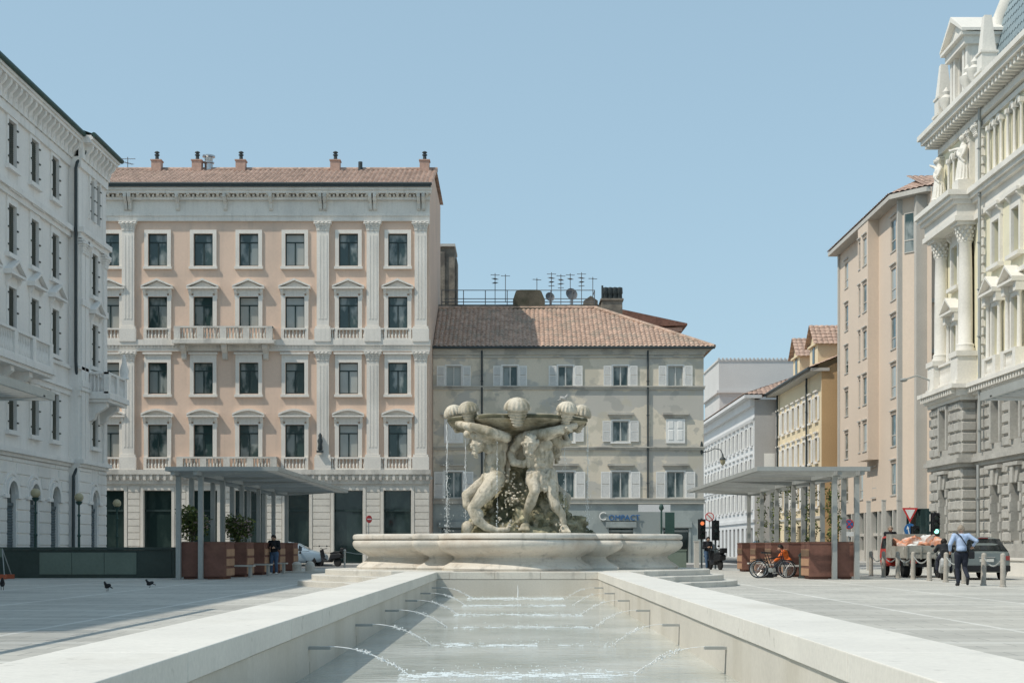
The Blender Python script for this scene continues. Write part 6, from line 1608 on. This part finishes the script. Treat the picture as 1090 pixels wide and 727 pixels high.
# ---------------------------------------------------------------- people
def person(label, loc, rz, J, cloth, hairm, extra=None, hs=.112):
    """J: joints in metres, figure faces +Y"""
    t = thing('person', label, 'person', loc, rz); V = {k: Vector(v) for k,v in J.items()}
    mb = MB(); pel, ch, nk, hd = V['pelvis'], V['chest'], V['neck'], V['head']
    limb(mb,[pel,(pel+ch)/2,ch],[.13,.12,.135],14,flat=None); limb(mb,[ch,nk],[.12,.05]); limb(mb,[nk,hd-Vector((0,0,.06))],[.052,.052])
    for s_ in 'LR':
        limb(mb,[ch+Vector((0,0,.08)),V['sh'+s_],V['el'+s_],V['ha'+s_]],[.08,.055,.04,.026],10); limb(mb,[pel,V['hip'+s_],V['kn'+s_],V['an'+s_]],[.1,.082,.055,.038],10); limb(mb,[V['an'+s_]-Vector((0,0,.02)),V['to'+s_]],[.035,.03],8)
        hd_ = (V['ha'+s_]-V['el'+s_]).normalized(); hand(mb,V['ha'+s_],hd_,.085)
    W = head(mb, hd, hs, J.get('face',(0,1,-.05)))
    b = mb.build('body', M['skin'], t); remesh(b,.011,2)
    top, bot, shoe = cloth
    mb = MB(); limb(mb,[pel+Vector((0,0,.13)),(pel+ch)/2,ch,ch+Vector((0,0,.1))],[.158,.15,.165,.13],16); 
    for s_ in 'LR':
        limb(mb,[ch+Vector((0,0,.1)),V['sh'+s_],V['el'+s_],V['el'+s_].lerp(V['ha'+s_],.8)],[.11,.085,.062,.046],12)
        mb.ell(ch.lerp(V['sh'+s_],.5)+Vector((0,0,.03)),(.13,.1,.12),10)
    remesh(mb.build('top_garment', M[top], t),.013,3)
    mb = MB(); mb.ell(pel,(.17,.135,.13),14)
    for s_ in 'LR': limb(mb,[V['hip'+s_],V['hip'+s_].lerp(V['kn'+s_],.5),V['kn'+s_],V['an'+s_]+Vector((0,0,.03))],[.112,.1,.074,.062],12)
    remesh(mb.build('trousers', M[bot], t),.013,3)
    for s_ in 'LR':
        mb = MB(); a, c_ = V['an'+s_], V['to'+s_]; limb(mb,[a-Vector((0,0,.04)),c_],[.05,.042],10); mb.ell(a-Vector((0,0,.03)),(.05,.055,.05),10); mb.build('shoe', M[shoe], t)
    mb = MB(); q = random.Random(3)
    for i in range(60):
        a = q.uniform(0,2*PI); z = q.uniform(-.55,1.08); rad = math.sqrt(max(.03,1.12-z*z))*.8; x_,y_ = rad*math.cos(a),rad*1.1*math.sin(a)
        if y_ > .25 and z < .72: continue
        mb.ell(W(x_,y_-.05,z), hs*q.uniform(.16,.26), 6)
    mb.ell(W(0,-.12,.22),(hs*.84,hs*.98,hs*.92),12); remesh(mb.build('hair', M[hairm], t),.012,2)
    if extra: extra(t, V)
    return t
walk = dict(pelvis=(0,0,.93),chest=(0,.03,1.28),neck=(0,.04,1.47),head=(0,.07,1.61),face=(0,1,-.15),
  shL=(-.2,.02,1.42),elL=(-.33,-.06,1.17),haL=(-.3,.08,.98),shR=(.2,.02,1.42),elR=(.40,-.08,1.28),haR=(.33,.1,1.12),
  hipL=(-.1,0,.9),knL=(-.09,.10,.5),anL=(-.08,.06,.09),toL=(-.09,.24,.04),hipR=(.1,0,.9),knR=(.1,.06,.5),anR=(.12,-.28,.24),toR=(.12,-.24,.07))
def bag(t, V):
    mb = MB(); pts = [(-.14,-.04,1.59),(-.05,-.16,1.5),(.07,-.20,1.29),(.2,-.18,1.08),(.26,-.1,.99)]; mb.tube(pts,.018,6,flat=(1.6,.5)); mb.tube([(-.14,-.04,1.59),(-.06,.13,1.5),(.1,.21,1.27),(.25,.1,1.0)],.018,6,flat=(1.6,.5)); st = mb.build('bag_strap', M['black'], t)
    mb = MB(); mb.box(.19,.35,-.2,-.08,.82,1.04); mb.build('shoulder_bag', M['black'], t, bevel=.02)
    mb = MB(); mb.lathe([(.172,1.01),(.175,1.05)],(0,0,0),16); mb.build('belt', M['black'], t)
person('man in pale blue shirt and dark trousers walking away with a shoulder bag', (13.35,43.8,0), R(-6), {k:tuple(1.06*c for c in v) for k,v in walk.items()}, ('bluesh','navy','black'), 'hairgrey', bag)
stand = dict(pelvis=(0,0,.9),chest=(0,.0,1.24),neck=(0,.02,1.42),head=(0,.07,1.55),face=(.1,1,-.5),
  shL=(-.19,0,1.37),elL=(-.24,.02,1.1),haL=(-.1,.25,1.12),shR=(.19,0,1.37),elR=(.24,.02,1.1),haR=(.1,.25,1.14),
  hipL=(-.09,0,.88),knL=(-.1,.05,.48),anL=(-.1,.0,.09),toL=(-.12,.17,.04),hipR=(.09,0,.88),knR=(.1,.08,.5),anR=(.09,.1,.09),toR=(.1,.27,.04))
def phone(t, V): MB().box(-.04,.04,.3,.32,1.13,1.27).build('phone', M['black'], t)
person('young person in dark jacket and jeans looking at a phone near the red planters', (-10.3,61.6,0), R(170), stand, ('darkjacket','jeans','whiteshoe'), 'hairdark', phone)
sit = dict(pelvis=(0,0,.5),chest=(0,.12,.84),neck=(0,.2,1.02),head=(0,.28,1.13),face=(0,1,-.5),
  shL=(-.19,.16,.97),elL=(-.25,.32,.74),haL=(-.14,.5,.62),shR=(.19,.16,.97),elR=(.25,.32,.74),haR=(.14,.5,.62),
  hipL=(-.1,.02,.5),knL=(-.14,.45,.5),anL=(-.13,.47,.09),toL=(-.14,.64,.04),hipR=(.1,.02,.5),knR=(.14,.45,.5),anR=(.13,.47,.09),toR=(.14,.64,.04))
person('seated worker in an orange vest bending forward behind the bicycle', (10.5,56.6,0), R(72), sit, ('orange','navy','black'), 'hairdark')
behind = dict(stand); person('grey haired person behind the truck piled with orange sacks', (15.4,60.2,.35), R(175), {k:(v if k=='face' else (v[0],v[1],v[2])) for k,v in stand.items()}, ('darkjacket','navy','black'), 'hairgrey')
person('pedestrian in dark clothes waiting under the red traffic light', (9.7,74.4,0), R(200), stand, ('darkjacket','jeans','black'), 'hairdark')

# ---------------------------------------------------------------- vehicles
M['dkgrey'] = mat('grey_green_paint', (.17,.195,.19), .3, .03, spec=.5, metal=.2); M['silver'] = mat('silver_paint', (.30,.33,.33), .3, .03, spec=.5, metal=.3); M['bluecar'] = mat('pale_blue_paint', (.34,.42,.48), .3, .03, spec=.5, metal=.3); M['whitecar'] = mat('white_paint', (.5,.51,.51), .35, .03)
M['plate'] = mat('number_plate', (.6,.6,.56), .5, .03); M['taillight'] = mat('tail_light', (.26,.05,.045), .3, .05)
def wheel(parent, x, y, r_, w_, name='wheel'):
    mb = MB(); T = Matrix.Translation((x,y,r_)) @ Matrix.Rotation(R(90),4,'Y'); mb.T = T
    mb.lathe([(r_*.62,-w_/2),(r_*.93,-w_/2),(r_,-w_*.35),(r_,w_*.35),(r_*.93,w_/2),(r_*.62,w_/2)],(0,0,0),24); w = mb.build(name, M['rubber'], parent)
    mb = MB(); mb.T = T; mb.lathe([(r_*.64,-w_*.4),(r_*.5,-w_*.36),(r_*.12,-w_*.42),(.01,-w_*.42)],(0,0,0),16); mb.lathe([(r_*.64,w_*.4),(r_*.5,w_*.36),(r_*.12,w_*.42),(.01,w_*.42)],(0,0,0),16)
    mb.T = None; mb.build('rim', M['chrome'], w)
    return w
def car(label, loc, rz, paint, st, wb, wr=.32, hatch=True, plates=True, name='parked_car', group=None):
    """st: stations (y, z_low, z_belt, z_roof, half_width, half_roof) from rear to front; heading +Y"""
    t = thing(name, label, 'car', loc, rz, group)
    def ring(s):
        y,zb,zm,zr,w_,wr_ = s; zc_ = zb+(zm-zb)*.5
        hp = [(-w_*.90,zb),(-w_*.99,zb+.12),(-w_,zc_),(-w_*.97,zm-.03),(-w_*.94,zm),(-wr_,zr-.03 if zr>zm+.05 else zr-.004),(-wr_*.86,zr+.02),(-wr_*.4,zr+.035)]
        return [(x,y,z) for x,z in hp]+[(-x,y,z) for x,z in reversed(hp)]
    # refine stations for roundness
    R_ = [ring(s) for s in st]; n = 16; vs = [p for r_ in R_ for p in r_]
    fs = [(i*n+q,i*n+(q+1)%n,(i+1)*n+(q+1)%n,(i+1)*n+q) for i in range(len(R_)-1) for q in range(n)]+[tuple(range(n)),tuple((len(R_)-1)*n+q for q in range(n))]
    mb = MB(); mb.add(vs,fs,0,True); body = mb.build('body', paint, t)
    bm = body.modifiers.new('bevel','BEVEL'); bm.width = .03; bm.segments = 2; bm.limit_method = 'ANGLE'
    g = MB()
    for i in range(len(st)-1):
        a,b = R_[i],R_[i+1]
        if st[i][3]-st[i][2] < .05 and st[i+1][3]-st[i+1][2] < .05: continue
        va,vb = st[i][3]-st[i][2] > .2, st[i+1][3]-st[i+1][2] > .2
        if va or vb:
            for sg,idx in ((-1,(4,5)),(1,(11,10))):
                pa,pb = Vector(a[idx[0]]),Vector(a[idx[1]]); pc,pd = Vector(b[idx[0]]),Vector(b[idx[1]])
                c_ = (pa+pb+pc+pd)/4; off = Vector((sg*.012,0,.004)); k = .86
                g.add([tuple(c_+(p-c_)*k+off) for p in (pa,pb,pd,pc)],[(0,1,2,3)])
            if va != vb:      # windscreen or rear window lies between these stations
                L_,R2 = (5,10)
                pa,pb,pc,pd = Vector(a[L_]),Vector(a[R2]),Vector(b[R2]),Vector(b[L_]); c_ = (pa+pb+pc+pd)/4
                nrm = (pb-pa).cross(pd-pa).normalized(); nrm = nrm if nrm.z > 0 else -nrm
                g.add([tuple(c_+(p-c_)*.84+nrm*.045) for p in (pa,pb,pc,pd)],[(0,1,2,3)])
    g.build('windows', M['carglass'], t)
    W_ = max(s[4] for s in st); 
    for sx in (-1,1):
        for yy in wb: wheel(t, sx*(W_-.12), yy, wr, .21)
    y0, y1 = st[0][0], st[-1][0]
    for sx in (-1,1):
        l = MB(); zz = st[0][2]; l.box(min(sx*W_*.76,sx*W_*.93),max(sx*W_*.76,sx*W_*.93),y0-.015,y0+.12,zz-.22,zz-.06); l.build('tail_light', M['taillight'], t)
        l = MB(); zz = st[-1][2]; l.box(min(sx*W_*.6,sx*W_*.88),max(sx*W_*.6,sx*W_*.88),y1-.12,y1+.015,zz-.22,zz-.06); l.build('headlight', M['signwhite'], t)
        l = MB(); l.ell((sx*(W_+.1),st[-1][0]*.32,st[-1][2]+.22),(.11,.07,.08),8); l.build('mirror', M['black'], t)
    MB().box(-W_*.95,W_*.95,y0-.05,y0+.1,st[0][1],st[0][1]+.22).build('bumper', M['black'], t, bevel=.03)
    pl_ = MB().box(-.26,.26,y0-.035,y0-.0,st[0][1]+.35,st[0][1]+.46).build('number_plate', M['plate'], t)
    return t
suv = car('grey green estate car seen from behind, parked beyond the chained bollards', (16.6,53.4,0), R(-1), M['dkgrey'],
  [(-2.1,.32,.95,.96,.84,.78),(-2.02,.28,1.02,1.05,.9,.76),(-1.85,.28,1.03,1.30,.92,.70),(-1.62,.28,1.03,1.50,.92,.64),(-.6,.26,1.0,1.58,.93,.64),(.3,.26,.98,1.55,.93,.64),(1.15,.26,.96,.99,.92,.78),(1.9,.28,.86,.88,.88,.74),(2.15,.34,.7,.71,.78,.66)], (-1.3,1.35), .33); suv.scale = (.94,.94,.96)
MB().add([],[]) if False else None
rw = MB(); rw.add([(-.76,-2.045,1.07),(.76,-2.045,1.07),(.60,-1.70,1.52),(-.60,-1.70,1.52)],[(0,1,2,3)]); rw.build('rear_window', M['carglass'], suv)
MB().box(-.17,.17,-1.73,-1.6,1.535,1.565).build('brake_light', M['taillight'], suv); MB().tube([(-.3,-2.13,.84),(.3,-2.13,.84)],.02,6).build('chrome_strip', M['chrome'], suv)
sal = [(-2.1,.32,.78,.79,.76,.7),(-1.9,.26,.88,.9,.84,.74),(-1.5,.24,.92,.98,.86,.72),(-.9,.24,.93,1.32,.86,.62),(-.1,.22,.92,1.42,.86,.6),(.5,.22,.9,1.32,.86,.62),(1.25,.22,.88,.93,.86,.74),(1.9,.26,.74,.77,.82,.72),(2.12,.32,.6,.62,.72,.62)]
car('pale blue saloon car parked side on before the pink palazzo, its front behind a scooter', (-13.5,86.8,0), R(-90), M['bluecar'], sal, (-1.3,1.3), .31)
car('pale grey van like car parked far down the street on the right', (26-6.2,118,0), R(182), M['silver'], [(a,b,c_*1.08,d*1.15,e,f) for a,b,c_,d,e,f in sal], (-1.3,1.3), .31, name='parked_car')
car('small dark car at the far end of the street on the right', (17.2,132,0), R(180), M['gutter'], sal, (-1.3,1.3), .31, name='parked_car')
# truck
tk = thing('pickup_truck', 'small flatbed truck with red cab and wooden sided bed full of orange sacks', 'truck', (15.55,55.2,0), R(0))
mb = MB(); mb.prism([(3.15,.4),(4.25,.4),(4.4,.8),(4.3,1.05),(3.95,1.58),(3.2,1.62),(3.15,1.55)],-.74,.74,'x'); mb.build('cab', M['red'], tk, bevel=.05)
MB().add([],[])
g = MB(); 
for sx in (-1,1): g.add([(sx*.745,3.3,1.1),(sx*.745,4.15,1.1),(sx*.745,3.9,1.5),(sx*.745,3.3,1.52)],[(0,1,2,3)])
g.box(-.6,.6,3.135,3.149,1.2,1.5); g.add([(-.66,4.32,1.07),(.66,4.32,1.07),(.62,3.98,1.55),(-.62,3.98,1.55)],[(0,1,2,3)]); g.build('cab_window', M['carglass'], tk)
M['bedgrey'] = mat('worn_grey_boards', (.36,.35,.31), .8, .15, 3, stain=[((.2,.17,.13),2,.5,.65,.5)])
mb = MB(); mb.box(-.78,.78,0,3.05,.72,.8); mb.box(-.8,.8,-.04,.02,.74,1.22); mb.box(-.82,-.77,0,3.05,.74,1.2); mb.box(.77,.82,0,3.05,.74,1.2); mb.box(-.8,.8,3.0,3.06,.8,1.68); mb.box(-.82,-.79,2.2,3.0,1.2,1.66); 
for xx in (-.8,-.27,.27,.8): mb.box(xx-.03,xx+.03,-.07,-.04,.7,1.22)
mb.box(-.8,.8,-.06,-.04,.95,.98); mb.build('cargo_bed', M['bedgrey'], tk)
mb = MB(); mb.box(-.35,-.27,.0,4.2,.45,.72); mb.box(.27,.35,0,4.2,.45,.72); mb.box(-.7,.7,-.02,.1,.4,.52); mb.build('chassis', M['black'], tk)
for sx in (-1,1):
    wheel(tk, sx*.66, .75, .31, .24); wheel(tk, sx*.66, 3.75, .31, .2)
    MB().box(sx*.55-.13,sx*.55+.13,-.06,-.02,.55,.66).build('tail_light', M['taillight'], tk); MB().prism([(.4,.68),(1.1,.68),(1.1,.64),(.95,.66),(.55,.66),(.4,.45)],min(sx*.82,sx*.55),max(sx*.82,sx*.55),'x').build('mudguard', M['bedgrey'], tk)
M['sack'] = mat('orange_sack', (.62,.28,.17), .8, .25, 4, stain=[((.6,.58,.55),3,.5,.6,.7)]); q = random.Random(4)
for i in range(11):
    mb = MB(); rock(mb,(0,0,0),(.3,.26,.19),i*2.3+1,16,.35)
    o = mb.build('sack', M['sack'] if i%4 else M['signwhite']); o.location = (15.55+(-.48+.48*(i%3)), 55.2+.4+.68*(i//3)+.1*(i%2), 1.06+.22*((i*7)%3)*.5+.06*(i//3)); o.rotation_euler = (q.random(),q.random(),q.random()*3)
    pos = ['left','middle','right'][i%3]; row = ['at the tailgate','in the second row','in the third row','behind the cab'][i//3]
    tag(o, f'{"bulging orange" if i%4 else "whitish"} sack on the truck bed, {pos} one {row}', 'sack', 'sacks on the truck')
# motor scooters
def scooter(label, loc, rz, m1, m2='black', rider=False):
    t = thing('motor_scooter', label, 'scooter', loc, rz, 'parked two wheelers')
    for yy in (-.62,.68): wheel(t, 0, yy, .26, .11)
    mb = MB(); mb.prism([(-.95,.5),(-.3,.42),(-.15,.25),(.35,.25),(.48,.4),(.6,.95),(.52,1.0),(.38,.5),(.25,.36),(-.05,.38),(-.18,.72),(-.85,.8),(-1.0,.72)],-.17,.17,'x'); mb.build('body', M[m1], t, bevel=.05)
    mb = MB(); mb.prism([(-.85,.8),(-.15,.72),(-.12,.8),(-.5,.9),(-.9,.9)],-.14,.14,'x'); mb.build('saddle', M[m2], t, bevel=.03)
    mb = MB(); mb.tube([(0,.68,.26),(0,.52,.9),(0,.48,1.02)],.03,6); mb.tube([(-.32,.4,1.06),(0,.5,1.02),(.32,.4,1.06)],.02,6); mb.ell((-.36,.46,1.2),(.07,.02,.05),6); mb.ell((.36,.46,1.2),(.07,.02,.05),6); mb.build('handlebar', M['black'], t)
    MB().ell((0,.6,.86),(.1,.05,.09),8).build('headlight', M['signwhite'], t)
    MB().box(-.16,.16,-1.15,-.88,.85,1.1).build('top_case', M[m2], t, bevel=.04); return t
sc1 = scooter('white motor scooter with a rider, between the truck and the walking man', (15.05,51.4,0), R(-12), 'whitecar')
ride = dict(pelvis=(0,-.35,.8),chest=(0,-.12,1.08),neck=(0,-.02,1.22),head=(0,.06,1.34),face=(0,1,0),shL=(-.19,-.06,1.19),elL=(-.3,.0,1.02),haL=(-.3,.36,1.06),shR=(.19,-.06,1.19),elR=(.3,.0,1.02),haR=(.3,.36,1.06),
  hipL=(-.11,-.33,.82),knL=(-.2,.12,.72),anL=(-.24,.05,.34),toL=(-.24,.24,.28),hipR=(.11,-.33,.82),knR=(.2,.12,.72),anR=(.24,.05,.34),toR=(.24,.24,.28))
person('rider in black on the white scooter, seen from behind', (15.05,51.4,0), R(-12), ride, ('darkjacket','navy','black'), 'hairdark')
scooter('dark motor scooter parked at the nose of the pale blue car', (-11.1,85.8,0), R(60), 'black')
scooter('dark motorcycle standing under the red traffic light', (10.0,73.6,0), R(15), 'black')
scooter('white scooter parked beside the grey car far down the street', (17.6,112,0), R(170), 'whitecar')
# bicycles
def bicycle(label, loc, rz, tilt=0., m_='black'):
    t = thing('bicycle', label, 'bicycle', loc, rz, 'parked bicycles'); t.rotation_euler = (0,tilt,rz)
    Rr = .345
    for yy,nm in ((-.53,'rear'),(.53,'front')):
        mb = MB(); mb.T = Matrix.Translation((0,yy,Rr)) @ Matrix.Rotation(R(90),4,'Y'); ring = [((Rr-.022)*math.cos(2*PI*k/32),(Rr-.022)*math.sin(2*PI*k/32),0) for k in range(33)]; mb.tube(ring,.022,8,caps=False); w_ = mb.build('wheel', M['rubber'], t)
        mb = MB(); mb.T = Matrix.Translation((0,yy,Rr)) @ Matrix.Rotation(R(90),4,'Y'); mb.tube([(p[0]*.925,p[1]*.925,0) for p in ring],.01,6,caps=False)
        for k in range(20): a = 2*PI*k/20; mb.tube([(.02*math.cos(a+1),.02*math.sin(a+1),.03*(-1)**k),(.3*math.cos(a),.3*math.sin(a),0)],.0025,4)
        mb.tube([(0,0,-.05),(0,0,.05)],.022,8); mb.build('rim', M['chrome'], w_)
    bb, st_, hd_, ra, fa = (0,-.07,.3),(0,-.24,.82),(0,.34,.82),(0,-.53,Rr),(0,.53,Rr)
    mb = MB(); 
    for a,b,r_ in ((bb,st_,.018),(bb,(0,.37,.72),.022),((0,-.2,.72),hd_,.018),(bb,ra,.013),((0,-.2,.72),ra,.01),(hd_,(0,.38,.66),.022),((0,.38,.66),fa,.014)): mb.tube([a,b],r_,8)
    mb.build('frame', M[m_], t)
    mb = MB(); mb.tube([hd_,(0,.31,.98)],.014,6); mb.tube([(-.28,.22,1.03),(-.1,.33,.99),(.1,.33,.99),(.28,.22,1.03)],.013,6); mb.build('handlebar', M['black'], t)
    mb = MB(); mb.tube([st_,(0,-.27,.93)],.013,6); mb.prism([(-.4,.93),(-.12,.93),(-.1,.96),(-.25,.975),(-.4,.99)],-.07,.07,'x'); mb.build('saddle', M['black'], t, bevel=.015)
    mb = MB(); mb.T = Matrix.Translation(bb) @ Matrix.Rotation(R(90),4,'Y'); mb.lathe([(.09,.03),(.09,.04)],(0,0,0),20); mb.T = None; mb.tube([(0,-.07,.3),(.07,-.07,.3),(.07,.04,.17)],.01,5); mb.tube([(0,-.07,.3),(-.07,-.07,.3),(-.07,-.18,.43)],.01,5); mb.box(.04,.13,.0,.09,.155,.18); mb.box(-.13,-.04,-.22,-.13,.42,.445); mb.build('crank', M['steel'], t)
    mb = MB(); mb.tube([(-.03,-.88,.5),(-.03,-.5,.72),(-.03,-.18,.72)],.008,5); mb.box(-.06,.06,-.8,-.35,.71,.725); mb.tube([(0,-.3,.3),(.15,-.32,.01)],.01,5)
    pts = [(0,-.53+.38*math.cos(a),Rr+.38*math.sin(a)) for a in [R(40+14*k) for k in range(11)]]; mb.tube(pts,.02,6,flat=(1.3,.4)); mb.build('mudguard', M['black'], t); return t
bicycle('dark city bicycle parked side on before the seated worker and the green bin', (9.55,54.6,0), R(-88), R(-5))
bicycle('second dark bicycle leaning just behind the first one', (9.75,55.1,0), R(-80), R(-8), 'navy')
t = thing('shopping_bag', 'dark bag standing on the ground between the bicycle wheels', 'bag', (9.55,55.5,0)); MB().prism([(-.2,0),(.2,0),(.17,.38),(-.17,.38)],-.1,.1,'y').build('bag_body', M['black'], t, bevel=.03)
